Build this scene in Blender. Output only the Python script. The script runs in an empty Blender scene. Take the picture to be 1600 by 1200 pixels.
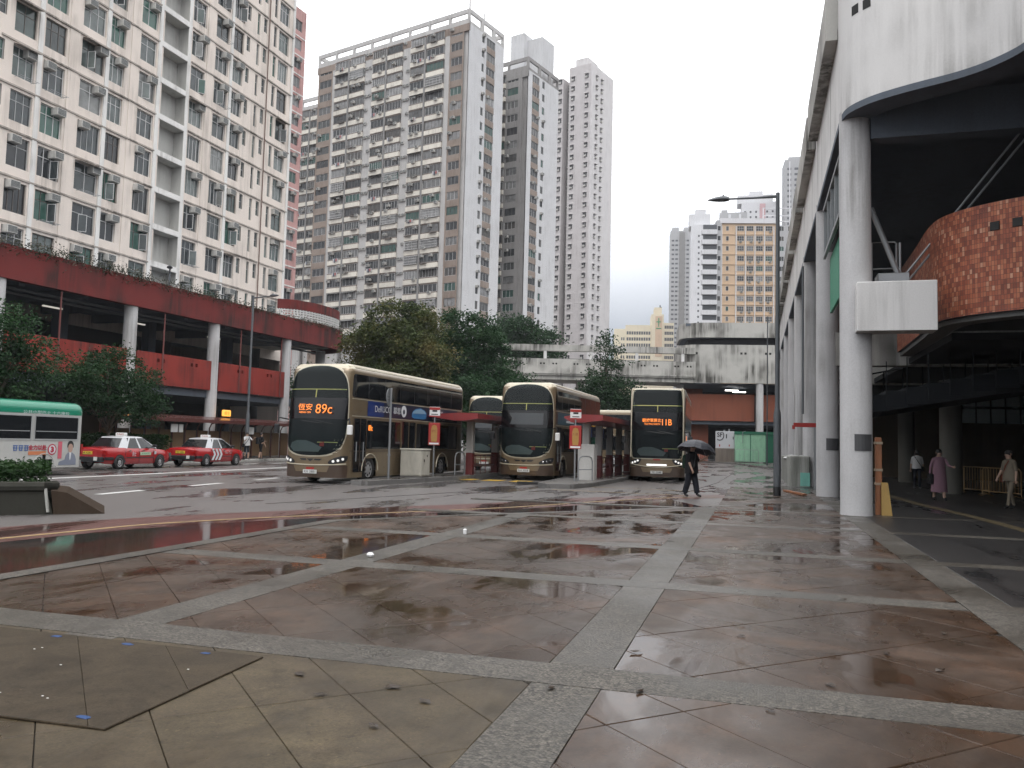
import bpy, bmesh, math, random
from mathutils import Vector, Matrix, Euler
rnd = random.Random(7)
PI = math.pi
S = bpy.context.scene
COL = S.collection

# ------------------------------------------------------------------ camera
cam_d = bpy.data.cameras.new("camera")
cam_d.sensor_width = 36.0
cam_d.lens = 36.0 * 1300.0 / 1600.0
cam_d.clip_start = 0.05
cam_d.clip_end = 6000.0
cam = bpy.data.objects.new("camera", cam_d)
COL.objects.link(cam)
cam.matrix_world = (Matrix.Translation((0, 0, 1.6)) @ Matrix.Rotation(math.radians(16.3), 4, 'Z')
                    @ Matrix.Rotation(math.radians(90 + 4.05), 4, 'X') @ Matrix.Rotation(0.025, 4, 'Z'))
S.camera = cam

# ------------------------------------------------------------------ sky, sun, exposure
SUN_EL, SUN_AZ = math.radians(56), math.radians(158)      # azimuth clockwise from +Y
world = bpy.data.worlds.new("World")
S.world = world
world.use_nodes = True
wn, wl = world.node_tree.nodes, world.node_tree.links
wn.clear()
w_out = wn.new("ShaderNodeOutputWorld")
w_bg = wn.new("ShaderNodeBackground")
w_sky = wn.new("ShaderNodeTexSky")
w_sky.sky_type = 'NISHITA'
w_sky.sun_disc = False
w_sky.sun_elevation = SUN_EL
w_sky.sun_rotation = SUN_AZ
w_sky.air_density = 1.0
w_sky.dust_density = 4.0
w_tc = wn.new("ShaderNodeTexCoord")
w_sep = wn.new("ShaderNodeSeparateXYZ")
wl.new(w_tc.outputs["Generated"], w_sep.inputs[0])
# an overcast deck: even white overhead, thinning to blue-grey rain mist at the horizon
w_noi = wn.new("ShaderNodeTexNoise")
w_noi.inputs["Scale"].default_value = 2.2
w_noi.inputs["Detail"].default_value = 5
wl.new(w_tc.outputs["Generated"], w_noi.inputs["Vector"])
w_mul = wn.new("ShaderNodeMath"); w_mul.operation = 'MULTIPLY_ADD'
w_mul.inputs[1].default_value = 0.16
wl.new(w_noi.outputs["Fac"], w_mul.inputs[0])
wl.new(w_sep.outputs["Z"], w_mul.inputs[2])
w_ramp = wn.new("ShaderNodeValToRGB")
cr = w_ramp.color_ramp
cr.elements[0].position = 0.19; cr.elements[0].color = (0.34, 0.39, 0.46, 1)
cr.elements[1].position = 0.27; cr.elements[1].color = (0.92, 0.96, 1.03, 1)
e = cr.elements.new(0.36); e.color = (1.62, 1.64, 1.68, 1)
e = cr.elements.new(0.60); e.color = (1.9, 1.92, 1.95, 1)
e = cr.elements.new(1.0); e.color = (2.05, 2.07, 2.1, 1)
wl.new(w_mul.outputs[0], w_ramp.inputs[0])
w_scl = wn.new("ShaderNodeVectorMath"); w_scl.operation = 'SCALE'
w_scl.inputs["Scale"].default_value = 10.0        # background strength 0.1 below brings the deck back to its own radiance
wl.new(w_ramp.outputs[0], w_scl.inputs[0])
w_mix = wn.new("ShaderNodeMixRGB")
w_mix.inputs[0].default_value = 0.94
wl.new(w_sky.outputs[0], w_mix.inputs[1])
wl.new(w_scl.outputs[0], w_mix.inputs[2])
wl.new(w_mix.outputs[0], w_bg.inputs[0])
w_bg.inputs[1].default_value = 0.1
wl.new(w_bg.outputs[0], w_out.inputs[0])

sun_d = bpy.data.lights.new("sun", 'SUN')
sun_d.energy = 1.0
sun_d.angle = math.radians(25)
sun_d.color = (1.0, 0.97, 0.93)
sun = bpy.data.objects.new("sun", sun_d)
COL.objects.link(sun)
sd = Vector((math.sin(SUN_AZ) * math.cos(SUN_EL), math.cos(SUN_AZ) * math.cos(SUN_EL), math.sin(SUN_EL)))
sun.rotation_euler = sd.to_track_quat('Z', 'Y').to_euler()
sun.location = (0, 0, 60)

S.view_settings.view_transform = 'Standard'
S.view_settings.look = 'None'
S.view_settings.gamma = 1.0
S.view_settings.use_curve_mapping = False
S.view_settings.exposure = 0.10
S.render.engine = 'CYCLES'
S.cycles.use_denoising = True
S.cycles.max_bounces = 4
S.cycles.diffuse_bounces = 2
S.cycles.glossy_bounces = 2
S.cycles.transparent_max_bounces = 6
S.cycles.volume_bounces = 0
S.cycles.use_adaptive_sampling = True
S.cycles.adaptive_threshold = 0.035
S.cycles.caustics_reflective = False
S.cycles.caustics_refractive = False

# ------------------------------------------------------------------ mesh helpers
class MB:
    """Collects vertices and faces; build() links them as one mesh object."""
    def __init__(self):
        self.v, self.f, self.m = [], [], []
    def add(self, vs, fs, m=0):
        o = len(self.v)
        self.v += [tuple(p) for p in vs]
        self.f += [tuple(i + o for i in f) for f in fs]
        self.m += [m] * len(fs)
        return self
    def quad(self, a, b, c, d, m=0):
        return self.add([a, b, c, d], [(0, 1, 2, 3)], m)
    def box(self, x0, y0, z0, x1, y1, z1, m=0, M=None):
        if x0 > x1: x0, x1 = x1, x0
        if y0 > y1: y0, y1 = y1, y0
        if z0 > z1: z0, z1 = z1, z0
        p = [(x0, y0, z0), (x1, y0, z0), (x1, y1, z0), (x0, y1, z0), (x0, y0, z1), (x1, y0, z1), (x1, y1, z1), (x0, y1, z1)]
        if M is not None: p = [M @ Vector(q) for q in p]
        return self.add(p, [(0, 3, 2, 1), (4, 5, 6, 7), (0, 1, 5, 4), (1, 2, 6, 5), (2, 3, 7, 6), (3, 0, 4, 7)], m)
    def cbox(self, x, y, z, sx, sy, sz, m=0, M=None):
        return self.box(x - sx / 2, y - sy / 2, z - sz / 2, x + sx / 2, y + sy / 2, z + sz / 2, m, M)
    def bbox(self, x0, y0, z0, x1, y1, z1, b=0.02, m=0):
        """box with chamfered vertical and top edges"""
        def ring(i, z):
            return [(x0 + i, y0 + b, z), (x0 + b, y0 + i, z), (x1 - b, y0 + i, z), (x1 - i, y0 + b, z),
                    (x1 - i, y1 - b, z), (x1 - b, y1 - i, z), (x0 + b, y1 - i, z), (x0 + i, y1 - b, z)]
        rings = [ring(0, z0), ring(0, z1 - b), ring(b, z1)]
        return self.loft(rings, m, True)
    def loft(self, rings, m=0, caps=True, close=True):
        n = len(rings[0]); vs = [p for r in rings for p in r]; fs = []
        for i in range(len(rings) - 1):
            for j in range(n if close else n - 1):
                k = (j + 1) % n
                fs.append((i * n + j, i * n + k, (i + 1) * n + k, (i + 1) * n + j))
        if caps:
            fs.append(tuple(range(n - 1, -1, -1)))
            fs.append(tuple((len(rings) - 1) * n + j for j in range(n)))
        return self.add(vs, fs, m)
    def frust(self, p0, p1, r0, r1, seg=8, m=0, caps=True):
        p0, p1 = Vector(p0), Vector(p1)
        d = (p1 - p0).normalized()
        a = d.orthogonal().normalized(); b = d.cross(a)
        rs = []
        for p, r in ((p0, r0), (p1, r1)):
            rs.append([p + a * (r * math.cos(2 * PI * k / seg)) + b * (r * math.sin(2 * PI * k / seg)) for k in range(seg)])
        return self.loft(rs, m, caps)
    def tube(self, pts, r, seg=6, m=0):
        pts = [Vector(p) for p in pts]; rs = []
        up = None
        for i, p in enumerate(pts):
            d = (pts[min(i + 1, len(pts) - 1)] - pts[max(i - 1, 0)]).normalized()
            if up is None: up = d.orthogonal().normalized()
            a = (up - d * up.dot(d)).normalized(); up = a
            b = d.cross(a); q = r[i] if isinstance(r, (list, tuple)) else r
            rs.append([p + a * (q * math.cos(2 * PI * k / seg)) + b * (q * math.sin(2 * PI * k / seg)) for k in range(seg)])
        return self.loft(rs, m, True)
    def lathe(self, prof, seg=16, c=(0, 0), m=0, M=None, caps=True):
        rs = [[(c[0] + r * math.cos(2 * PI * k / seg), c[1] + r * math.sin(2 * PI * k / seg), z) for k in range(seg)] for r, z in prof]
        if M is not None: rs = [[M @ Vector(p) for p in r] for r in rs]
        return self.loft(rs, m, caps)
    def prism(self, poly, z0, z1, m=0, f=lambda x, y, z: (x, y, z)):
        n = len(poly)
        vs = [f(x, y, z0) for x, y in poly] + [f(x, y, z1) for x, y in poly]
        fs = [(i, (i + 1) % n, n + (i + 1) % n, n + i) for i in range(n)]
        fs += [tuple(range(n - 1, -1, -1)), tuple(range(n, 2 * n))]
        return self.add(vs, fs, m)
    def mesh(self, name, mats, smooth=False):
        me = bpy.data.meshes.new(name)
        me.from_pydata(self.v, [], self.f)
        for k in (mats if isinstance(mats, (list, tuple)) else [mats]): me.materials.append(k)
        if any(self.m): me.polygons.foreach_set("material_index", self.m)
        if smooth:
            me.polygons.foreach_set("use_smooth", [True] * len(me.polygons))
        me.update()
        return me
    def build(self, name, mats, parent=None, loc=None, rotz=0.0, smooth=False, fix=True):
        me = self.mesh(name, mats, smooth)
        if fix and len(self.v) < 60000:
            bm = bmesh.new(); bm.from_mesh(me)
            bmesh.ops.recalc_face_normals(bm, faces=bm.faces)
            bm.to_mesh(me); bm.free()
        if smooth == 'auto':
            me.set_sharp_from_angle(angle=math.radians(35))
        return put(name, me, parent, loc, rotz)

def put(name, me, parent=None, loc=None, rotz=0.0, scale=None):
    o = bpy.data.objects.new(name, me)
    COL.objects.link(o)
    if loc is not None: o.location = loc
    if rotz: o.rotation_euler[2] = rotz
    if scale is not None: o.scale = scale
    if parent is not None: o.parent = parent
    return o

def tag(o, label, cat, group=None):
    o["label"] = label; o["category"] = cat
    if group: o["group"] = group
    return o

def thing(name, label, cat, loc=(0, 0, 0), rotz=0.0, group=None):
    o = bpy.data.objects.new(name, None)
    COL.objects.link(o)
    o.location = loc; o.rotation_euler = (0, 0, rotz); o.empty_display_size = 0.2
    return tag(o, label, cat, group)

def struct(o):
    o["kind"] = "structure"; return o
def stuff(o):
    o["kind"] = "stuff"; return o

def text_mesh(txt, size, align='CENTER', bold=0.0, depth=0.002):
    cu = bpy.data.curves.new("lettering", 'FONT')
    cu.body = txt; cu.size = size; cu.align_x = align; cu.align_y = 'CENTER'
    cu.offset = bold; cu.extrude = depth; cu.resolution_u = 3
    ob = bpy.data.objects.new("lettering", cu); COL.objects.link(ob)
    dg = bpy.context.evaluated_depsgraph_get()
    me = bpy.data.meshes.new_from_object(ob.evaluated_get(dg))
    bpy.data.objects.remove(ob); bpy.data.curves.remove(cu)
    return me

def lettering(txt, size, mat, parent, loc, rot, bold=0.0, width=None, depth=0.002, name="lettering", height=None):
    """flat raised letters as a mesh; text x axis to the reader's right, y up, facing +z before rot"""
    me = text_mesh(txt, size, 'CENTER', bold, depth)
    me.materials.clear(); me.materials.append(mat)
    if width and len(me.vertices):
        xs = [v.co.x for v in me.vertices]; k = width / max(1e-6, max(xs) - min(xs))
        ys = [v.co.y for v in me.vertices]; ky = (height / max(1e-6, max(ys) - min(ys))) if height else k
        cx, cy = (max(xs) + min(xs)) / 2, (max(ys) + min(ys)) / 2
        for v in me.vertices: v.co.x = (v.co.x - cx) * k; v.co.y = (v.co.y - cy) * ky
    o = put(name, me, parent, loc)
    o.rotation_euler = rot
    return o
FACE_MY = (PI / 2, 0, 0)            # reads from -Y
FACE_PX = (PI / 2, 0, PI / 2)       # reads from +X

# ------------------------------------------------------------------ materials
class N:
    def __init__(self, name):
        self.mat = bpy.data.materials.new(name)
        self.mat.use_nodes = True
        self.t = self.mat.node_tree
        self.t.nodes.clear()
        self.out = self.t.nodes.new("ShaderNodeOutputMaterial")
    def n(self, kind, **kw):
        nd = self.t.nodes.new(kind)
        for k, v in kw.items():
            if k.startswith("i_"): nd.inputs[k[2:].replace("_", " ")].default_value = v
            else: setattr(nd, k, v)
        return nd
    def l(self, a, b): self.t.links.new(a, b)
    def pos(self, scale=(1, 1, 1)):
        g = self.n("ShaderNodeNewGeometry"); m = self.n("ShaderNodeMapping")
        m.inputs["Scale"].default_value = scale
        self.l(g.outputs["Position"], m.inputs["Vector"]); return m.outputs[0]
    def noise(self, scale, detail=4, rough=0.55, vec=None, dist=0.0):
        x = self.n("ShaderNodeTexNoise"); x.inputs["Scale"].default_value = scale
        x.inputs["Detail"].default_value = detail; x.inputs["Roughness"].default_value = rough
        x.inputs["Distortion"].default_value = dist
        self.l(vec if vec is not None else self.pos(), x.inputs["Vector"]); return x.outputs["Fac"]
    def ramp(self, fac, stops, interp='LINEAR'):
        r = self.n("ShaderNodeValToRGB"); c = r.color_ramp; c.interpolation = interp
        while len(c.elements) < len(stops): c.elements.new(0.5)
        for el, (p, col) in zip(c.elements, stops):
            el.position = p; el.color = (col, col, col, 1) if isinstance(col, (int, float)) else (*col[:3], 1)
        self.l(fac, r.inputs[0]); return r.outputs[0]
    def mix(self, fac, a, b, mode='MIX'):
        m = self.n("ShaderNodeMixRGB"); m.blend_type = mode
        for s, v in ((m.inputs[0], fac), (m.inputs[1], a), (m.inputs[2], b)):
            if isinstance(v, (int, float)): s.default_value = v if s.type == 'VALUE' else (v, v, v, 1)
            elif isinstance(v, tuple): s.default_value = (*v[:3], 1)
            else: self.l(v, s)
        return m.outputs[0]
    def math(self, op, a, b=0.0, c=0.0):
        m = self.n("ShaderNodeMath"); m.operation = op
        for s, v in zip(m.inputs, (a, b, c)):
            if isinstance(v, (int, float)): s.default_value = v
            else: self.l(v, s)
        return m.outputs[0]
    def bsdf(self, col, rough=0.7, metal=0.0, spec=0.5, bump=None, bstr=0.2, bdist=0.02, coat=0.0, emit=None, estr=0.0, alpha=None):
        b = self.n("ShaderNodeBsdfPrincipled")
        def st(nm, v):
            s = b.inputs[nm]
            if isinstance(v, (int, float)): s.default_value = v
            elif isinstance(v, tuple): s.default_value = (*v[:3], 1)
            else: self.l(v, s)
        st("Base Color", col); st("Roughness", rough); st("Metallic", metal); st("Specular IOR Level", spec)
        if coat: st("Coat Weight", coat); b.inputs["Coat Roughness"].default_value = 0.08
        if emit is not None: st("Emission Color", emit); b.inputs["Emission Strength"].default_value = estr
        if alpha is not None: st("Alpha", alpha)
        if bump is not None:
            bp = self.n("ShaderNodeBump"); bp.inputs["Strength"].default_value = bstr; bp.inputs["Distance"].default_value = bdist
            self.l(bump, bp.inputs["Height"]); self.l(bp.outputs[0], b.inputs["Normal"])
        self.l(b.outputs[0], self.out.inputs[0])
        self.b = b
        return self.mat

def wall_mat(name, col, dark=None, rough=0.8, streak=0.5, blotch=0.25, scale=0.6, fine=0.06, spec=0.3, hi=0.62, lo=0.42, rnd_obj=0.0):
    """painted or rendered wall: blotches, vertical rain streaks, fine grain"""
    k = N(name)
    dark = dark or tuple(c * 0.35 for c in col)
    a = k.noise(scale, 3, 0.6)
    base = k.mix(k.math('MULTIPLY', a, blotch), col, tuple(c * 0.7 for c in col))
    st = k.noise(1.0, 4, 0.65, k.pos((2.6, 2.6, 0.16)))
    s2 = k.noise(0.35, 2, 0.6)
    stk = k.math('MULTIPLY', k.ramp(st, [(lo, 0.0), (hi, 1.0)]), k.ramp(s2, [(0.4, 0.0), (0.65, 1.0)]))
    base = k.mix(k.math('MULTIPLY', stk, streak), base, dark)
    if rnd_obj:
        oi = k.n("ShaderNodeObjectInfo")
        base = k.mix(k.math('MULTIPLY', oi.outputs["Random"], rnd_obj), base, tuple(c * 0.55 for c in col))
    g = k.noise(28, 2, 0.7)
    base = k.mix(fine, base, k.ramp(g, [(0.35, 0.0), (0.65, 1.0)]), 'OVERLAY')
    return k.bsdf(base, rough, spec=spec, bump=g, bstr=0.12)

def paint(name, col, rough=0.35, metal=0.0, var=0.12, coat=0.0, spec=0.5, dirt=0.0, dirtcol=(0.06, 0.05, 0.045)):
    k = N(name)
    a = k.noise(3.0, 4, 0.6)
    c = k.mix(k.math('MULTIPLY', a, var * 2), col, tuple(x * 0.6 for x in col))
    if dirt:
        d = k.ramp(k.noise(2.2, 5, 0.7, k.pos((1.5, 1.5, 0.5))), [(0.45, 0.0), (0.75, 1.0)])
        c = k.mix(k.math('MULTIPLY', d, dirt), c, dirtcol)
    r = k.math('MULTIPLY_ADD', k.noise(8, 3), 0.15, rough - 0.07)
    return k.bsdf(c, r, metal, spec, coat=coat)

def plain(name, col, rough=0.6, metal=0.0, spec=0.5):
    k = N(name)
    return k.bsdf(k.mix(k.math('MULTIPLY', k.noise(12, 3), 0.25), col, tuple(c * 0.65 for c in col)), rough, metal, spec)

def lamp_mat(name, col, strength):
    k = N(name)
    mt = k.bsdf((0.02, 0.02, 0.02), 0.5, emit=col, estr=strength)
    mt.cycles.emission_sampling = 'NONE'
    return mt

def glass_mat(name, cols, rough=0.06, spec=0.6):
    """window glass: dark or curtained panes, one tone per window by object"""
    k = N(name)
    oi = k.n("ShaderNodeObjectInfo")
    n = len(cols)
    c = k.ramp(oi.outputs["Random"], [(i / n, q) for i, q in enumerate(cols)], 'CONSTANT')
    c = k.mix(k.math('MULTIPLY', k.noise(1.6, 2), 0.8), c, (0.01, 0.012, 0.014))
    return k.bsdf(c, rough, spec=spec)
# ------------------------------------------------------------------ shared materials
concrete = wall_mat("pale_concrete", (0.72, 0.71, 0.70), (0.10, 0.095, 0.085), streak=0.55, blotch=0.3)
concrete_stained = wall_mat("stained_concrete", (0.50, 0.49, 0.46), (0.05, 0.048, 0.042), streak=0.95, blotch=0.5, scale=0.9, lo=0.36, hi=0.56)
column_white = wall_mat("white_column_paint", (0.58, 0.575, 0.58), (0.15, 0.14, 0.125), streak=0.6, blotch=0.5, scale=1.6)
soffit_grey = wall_mat("shaded_soffit_render", (0.115, 0.135, 0.165), (0.06, 0.06, 0.06), streak=0.3)  # dark bluish base colour carries the shade under the decks
dark_inside = wall_mat("shaded_interior_wall", (0.035, 0.036, 0.04), (0.02, 0.02, 0.02), streak=0.4)  # near-black base colour carries the shade of the interiors
red_paint = wall_mat("weathered_red_paint", (0.29, 0.040, 0.031), (0.03, 0.018, 0.016), streak=0.75, blotch=0.5, scale=1.1, lo=0.40, hi=0.60)
red_dirty = wall_mat("streaked_red_fascia", (0.17, 0.028, 0.026), (0.02, 0.016, 0.014), streak=0.95, blotch=0.6, scale=1.4, lo=0.36, hi=0.55)
steel = paint("galvanised_steel", (0.30, 0.31, 0.32), 0.45, 0.5)
lamp_grey = paint("grey_lamp_paint", (0.11, 0.12, 0.13), 0.5, 0.2)
black_rubber = plain("black_rubber", (0.012, 0.012, 0.013), 0.75)
black_plastic = plain("black_plastic", (0.015, 0.015, 0.017), 0.4)
white_paint = paint("white_paint", (0.72, 0.72, 0.70), 0.45, dirt=0.25)
yellow_paint = paint("yellow_paint", (0.72, 0.38, 0.05), 0.5, dirt=0.3)
stop_red = paint("stop_sign_red", (0.36, 0.025, 0.02), 0.4)
ink_black = plain("ink_black", (0.02, 0.02, 0.022), 0.6)
ink_white = plain("ink_white", (0.78, 0.78, 0.78), 0.6)
led_orange = lamp_mat("orange_led", (1.0, 0.25, 0.03), 1.5)
tube_light = lamp_mat("fluorescent_tube", (1.0, 0.97, 0.9), 9.0)

def wet_asphalt(name, base, alt, dry=0.0, pool=0.05):
    k = N(name)
    big = k.noise(0.22, 5, 0.6, dist=0.6)
    streaks = k.noise(1.0, 5, 0.6, k.pos((0.75, 0.16, 1.0)), 0.4)
    grain = k.noise(90, 2, 0.7)
    c = k.mix(big, base, alt)
    c = k.mix(0.25, c, k.ramp(grain, [(0.3, 0.0), (0.7, 1.0)]), 'OVERLAY')
    wet = k.ramp(k.math('MULTIPLY_ADD', streaks, 0.7, k.math('MULTIPLY', big, 0.45)), [(0.55 + dry, 0.0), (0.63 + dry, 1.0)])
    c = k.mix(k.math('MULTIPLY', wet, 0.5), c, (0.02, 0.02, 0.022))
    r = k.ramp(wet, [(0.0, 0.38), (1.0, pool)])
    r = k.mix(0.12, r, grain)
    b = k.bsdf(c, r, spec=0.5, bump=k.mix(wet, grain, 0.5), bstr=0.25, bdist=0.006)
    return b
asphalt = wet_asphalt("wet_asphalt", (0.150, 0.135, 0.130), (0.105, 0.097, 0.095), 0.02)
red_asphalt = wet_asphalt("wet_red_paving", (0.125, 0.048, 0.04), (0.08, 0.038, 0.033))
island_mat = wet_asphalt("wet_island_paving", (0.15, 0.14, 0.13), (0.10, 0.095, 0.09))
arcade_floor_mat = wet_asphalt("damp_shaded_arcade_tiles", (0.034, 0.032, 0.031), (0.022, 0.021, 0.021), 0.05, 0.16)  # damp tiles, base colour darkened further to paint the arcade's shade

def slab_mat(name, c1, c2, c3, dry, spec=0.5):
    k = N(name)
    oi = k.n("ShaderNodeObjectInfo")
    a = k.noise(0.55, 5, 0.6, dist=0.8)
    b = k.noise(2.6, 6, 0.65, dist=0.5)
    g = k.noise(60, 3, 0.7)
    c = k.ramp(a, [(0.32, c1), (0.5, c2), (0.68, c3)])
    c = k.mix(k.ramp(b, [(0.42, 0.0), (0.7, 0.75)]), c, tuple(x * 0.42 for x in c2))
    c = k.mix(k.ramp(k.noise(1.1, 7, 0.72, dist=1.5), [(0.50, 0.0), (0.64, 0.7)]), c, tuple(x * 0.3 for x in c2))
    c = k.mix(k.math('MULTIPLY', oi.outputs["Random"], 0.3), c, tuple(x * 0.5 for x in c1))
    pit = k.ramp(k.noise(17, 5, 0.75), [(0.56, 0.0), (0.66, 0.65)])
    c = k.mix(pit, c, tuple(x * 0.3 for x in c2))
    fleck = k.ramp(k.noise(33, 2, 0.6), [(0.68, 0.0), (0.74, 0.35)])
    c = k.mix(fleck, c, tuple(min(1, x * 2.2) for x in c1))
    c = k.mix(0.3, c, k.ramp(g, [(0.3, 0.0), (0.7, 1.0)]), 'OVERLAY')
    lie = k.noise(0.33, 4, 0.55, dist=1.0)
    st = k.noise(1.0, 4, 0.6, k.pos((1.6, 0.5, 1)), 0.6)
    wet = k.ramp(k.math('MULTIPLY_ADD', st, 0.4, k.math('MULTIPLY', lie, 0.75)), [(0.49 + dry, 0.0), (0.62 + dry, 1.0)])
    pud = k.ramp(k.math('MULTIPLY_ADD', st, 0.5, k.math('MULTIPLY', lie, 0.75)), [(0.69 + dry, 0.0), (0.73 + dry, 1.0)])
    c = k.mix(k.math('MULTIPLY', wet, 0.35), c, tuple(x * 0.35 for x in c2))
    r = k.ramp(wet, [(0.0, 0.55), (1.0, 0.24)])
    r = k.mix(pud, r, 0.03)
    r = k.mix(0.06, r, b)
    return k.bsdf(c, r, spec=spec, bump=k.mix(wet, k.mix(0.6, g, b), k.mix(0.2, 0.5, b)), bstr=0.22, bdist=0.008)
slab_red = slab_mat("wet_stamped_concrete", (0.105, 0.054, 0.029), (0.070, 0.045, 0.030), (0.046, 0.038, 0.030), -0.02, 0.42)
slab_tan = slab_mat("damp_tan_concrete", (0.105, 0.080, 0.045), (0.084, 0.063, 0.038), (0.042, 0.030, 0.020), 0.05, 0.3)

def aggregate(name, base, dark):
    k = N(name)
    v = k.n("ShaderNodeTexVoronoi"); v.inputs["Scale"].default_value = 58
    k.l(k.pos(), v.inputs["Vector"])
    sep = k.n("ShaderNodeSeparateColor"); k.l(v.outputs["Color"], sep.inputs[0])
    c = k.ramp(sep.outputs[0], [(0.0, dark), (0.3, tuple(x * 0.55 for x in base)), (0.6, base), (1.0, tuple(min(1, x * 1.45) for x in base))])
    c = k.mix(k.ramp(v.outputs["Distance"], [(0.4, 0.0), (0.75, 0.55)]), c, dark)
    big = k.noise(0.8, 5, 0.65)
    c = k.mix(k.ramp(big, [(0.38, 0.0), (0.66, 0.85)]), c, tuple(x * 0.4 for x in base))
    c = k.mix(k.ramp(k.noise(5, 5, 0.7), [(0.5, 0.0), (0.72, 0.6)]), c, tuple(x * 0.35 for x in base))
    r = k.ramp(k.noise(0.4, 3), [(0.4, 0.6), (0.62, 0.25)])
    return k.bsdf(c, r, spec=0.45, bump=v.outputs["Distance"], bstr=0.5, bdist=0.006)
strip_mat = aggregate("exposed_aggregate", (0.118, 0.105, 0.087), (0.026, 0.023, 0.021))
grout_mat = plain("dark_joint", (0.02, 0.018, 0.016), 0.6)

edge_pts = [(-7.9, -4.0), (-7.85, 8.0), (-7.85, 14.6), (-5.9, 17.3), (-2.75, 21.1), (-1.2, 23.0)]
# ------------------------------------------------------------------ ground and road
MB().quad((-1600, -400, -0.03), (1900, -400, -0.03), (1900, 2100, -0.03), (-1600, 2100, -0.03)).build("ground", asphalt)
struct(bpy.data.objects["ground"])
road = MB()
road.quad((-33.4, -12, 0), (30, -12, 0), (30, 140, 0), (-33.4, 140, 0))
road = struct(road.build("road", asphalt))

def ribbon(pts, w, z, off=0.0):
    """flat strip of width w along pts, shifted sideways by off"""
    m = MB(); L = []
    for i, p in enumerate(pts):
        a = Vector(pts[max(0, i - 1)]); b = Vector(pts[min(len(pts) - 1, i + 1)])
        d = (b - a).normalized(); n = Vector((-d.y, d.x)); p = Vector(p) + n * off
        L.append((p + n * w / 2, p - n * w / 2))
    for (a, b), (c, d) in zip(L, L[1:]):
        m.quad((b.x, b.y, z), (d.x, d.y, z), (c.x, c.y, z), (a.x, a.y, z))
    return m
def smooth_pts(pts, k=6):
    out = []
    for i in range(len(pts) - 1):
        p0, p1, p2, p3 = (Vector(pts[max(0, i - 1)]), Vector(pts[i]), Vector(pts[i + 1]), Vector(pts[min(len(pts) - 1, i + 2)]))
        for j in range(k):
            t = j / k
            out.append(0.5 * ((2 * p1) + (p2 - p0) * t + (2 * p0 - 5 * p1 + 4 * p2 - p3) * t * t + (3 * p1 - p0 - 3 * p2 + p3) * t ** 3))
    out.append(Vector(pts[-1]))
    return [tuple(p) for p in out]
band = smooth_pts([(-12.0, -2), (-11.3, 6), (-11.0, 10.5), (-10.1, 13.6), (-8.4, 16.6), (-6.0, 20.4), (-3.6, 25.3), (-1.2, 28.4), (2.0, 29.6)])
rb = ribbon(band, 1.75, 0.004, 0.1); struct(rb.build("road_red_band", red_asphalt))
yl = smooth_pts([(-11.1, 4), (-10.75, 9), (-10.5, 11), (-10.2, 12.7), (-9.1, 14.9), (-7.75, 16.85), (-5.8, 20.0), (-3.9, 24.2), (-1.9, 27.5), (0.2, 28.6)])
yellow_line = paint("worn_yellow_line", (0.36, 0.25, 0.11), 0.55, dirt=0.75)
struct(ribbon(yl, 0.12, 0.008).build("road_marking_yellow", yellow_line))
road_white = paint("worn_white_line", (0.72, 0.72, 0.70), 0.35, dirt=0.25)
def wline(a, b, w, z=0.006):
    m = ribbon([a, b], w, z); return struct(m.build("road_marking_white", road_white, road))
wline((-22.2, 8), (-24.9, 60), 0.42)
for i in range(9):
    y0 = 13.3 + i * 4.55; t = lambda y: -15.9 - (y - 15) * 0.145
    wline((t(y0), y0), (t(y0 + 2.0), y0 + 2.0), 0.26)
for i in range(5):
    y0 = 41.5 + i * 3.0
    wline((-28.0, y0), (-28.1, y0 + 1.6), 0.3)
# dark paving that holds water between the plaza edge and the yellow line
gut = MB(); ga = smooth_pts(edge_pts, 4); gb = smooth_pts([(-11.15, -4.0), (-10.85, 8.0), (-9.5, 14.2), (-7.35, 17.2), (-4.2, 23.3), (-2.6, 26.2)], 4)
for (a, b, c, d) in zip(ga, ga[1:], gb, gb[1:]): gut.quad((a[0], a[1], 0.0028), (b[0], b[1], 0.0028), (d[0], d[1], 0.0028), (c[0], c[1], 0.0028))
gk = N("standing_water_paving")
g1 = gk.noise(0.5, 5, 0.6, dist=0.8); g2 = gk.noise(40, 2)
gcol = gk.ramp(g1, [(0.38, (0.030, 0.030, 0.030)), (0.55, (0.065, 0.028, 0.024)), (0.7, (0.045, 0.034, 0.03))])
gm = gk.bsdf(gcol, gk.ramp(g1, [(0.35, 0.05), (0.62, 0.07), (0.75, 0.3)]), spec=0.5, bump=g2, bstr=0.04, bdist=0.004)
struct(gut.build("road_gutter", gm))
# hatched yellow blocks of the speed hump between the bays and faint yellow bay lines
hump = MB()
for (a, b) in ((-12.05, -11.35), (-10.95, -10.15), (-9.75, -8.95)):
    hump.quad((a, 33.05, 0.012), (b, 33.05, 0.012), (b + 0.05, 34.2, 0.012), (a + 0.05, 34.2, 0.012))
struct(hump.build("road_marking_blocks", paint("hump_yellow", (0.66, 0.42, 0.06), 0.4, dirt=0.35)))
for a, b in (((-8.0, 31.6), (-2.0, 31.2)), ((-6.8, 28.6), (-2.2, 28.3))):
    struct(ribbon([a, b], 0.13, 0.006).build("road_marking_faint", yellow_line))
# tar seam across the apron
tar = plain("tar_seam", (0.012, 0.012, 0.012), 0.25)
struct(ribbon([(-11.2, 17.6), (-9.4, 23.5), (-8.2, 28.4), (-7.0, 31.6)], 0.06, 0.0055).build("road_tar_seam", tar))
struct(ribbon([(-2.4, 29.0), (-1.6, 40.0), (-1.3, 56.0)], 0.06, 0.0055).build("road_tar_seam", tar))

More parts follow.
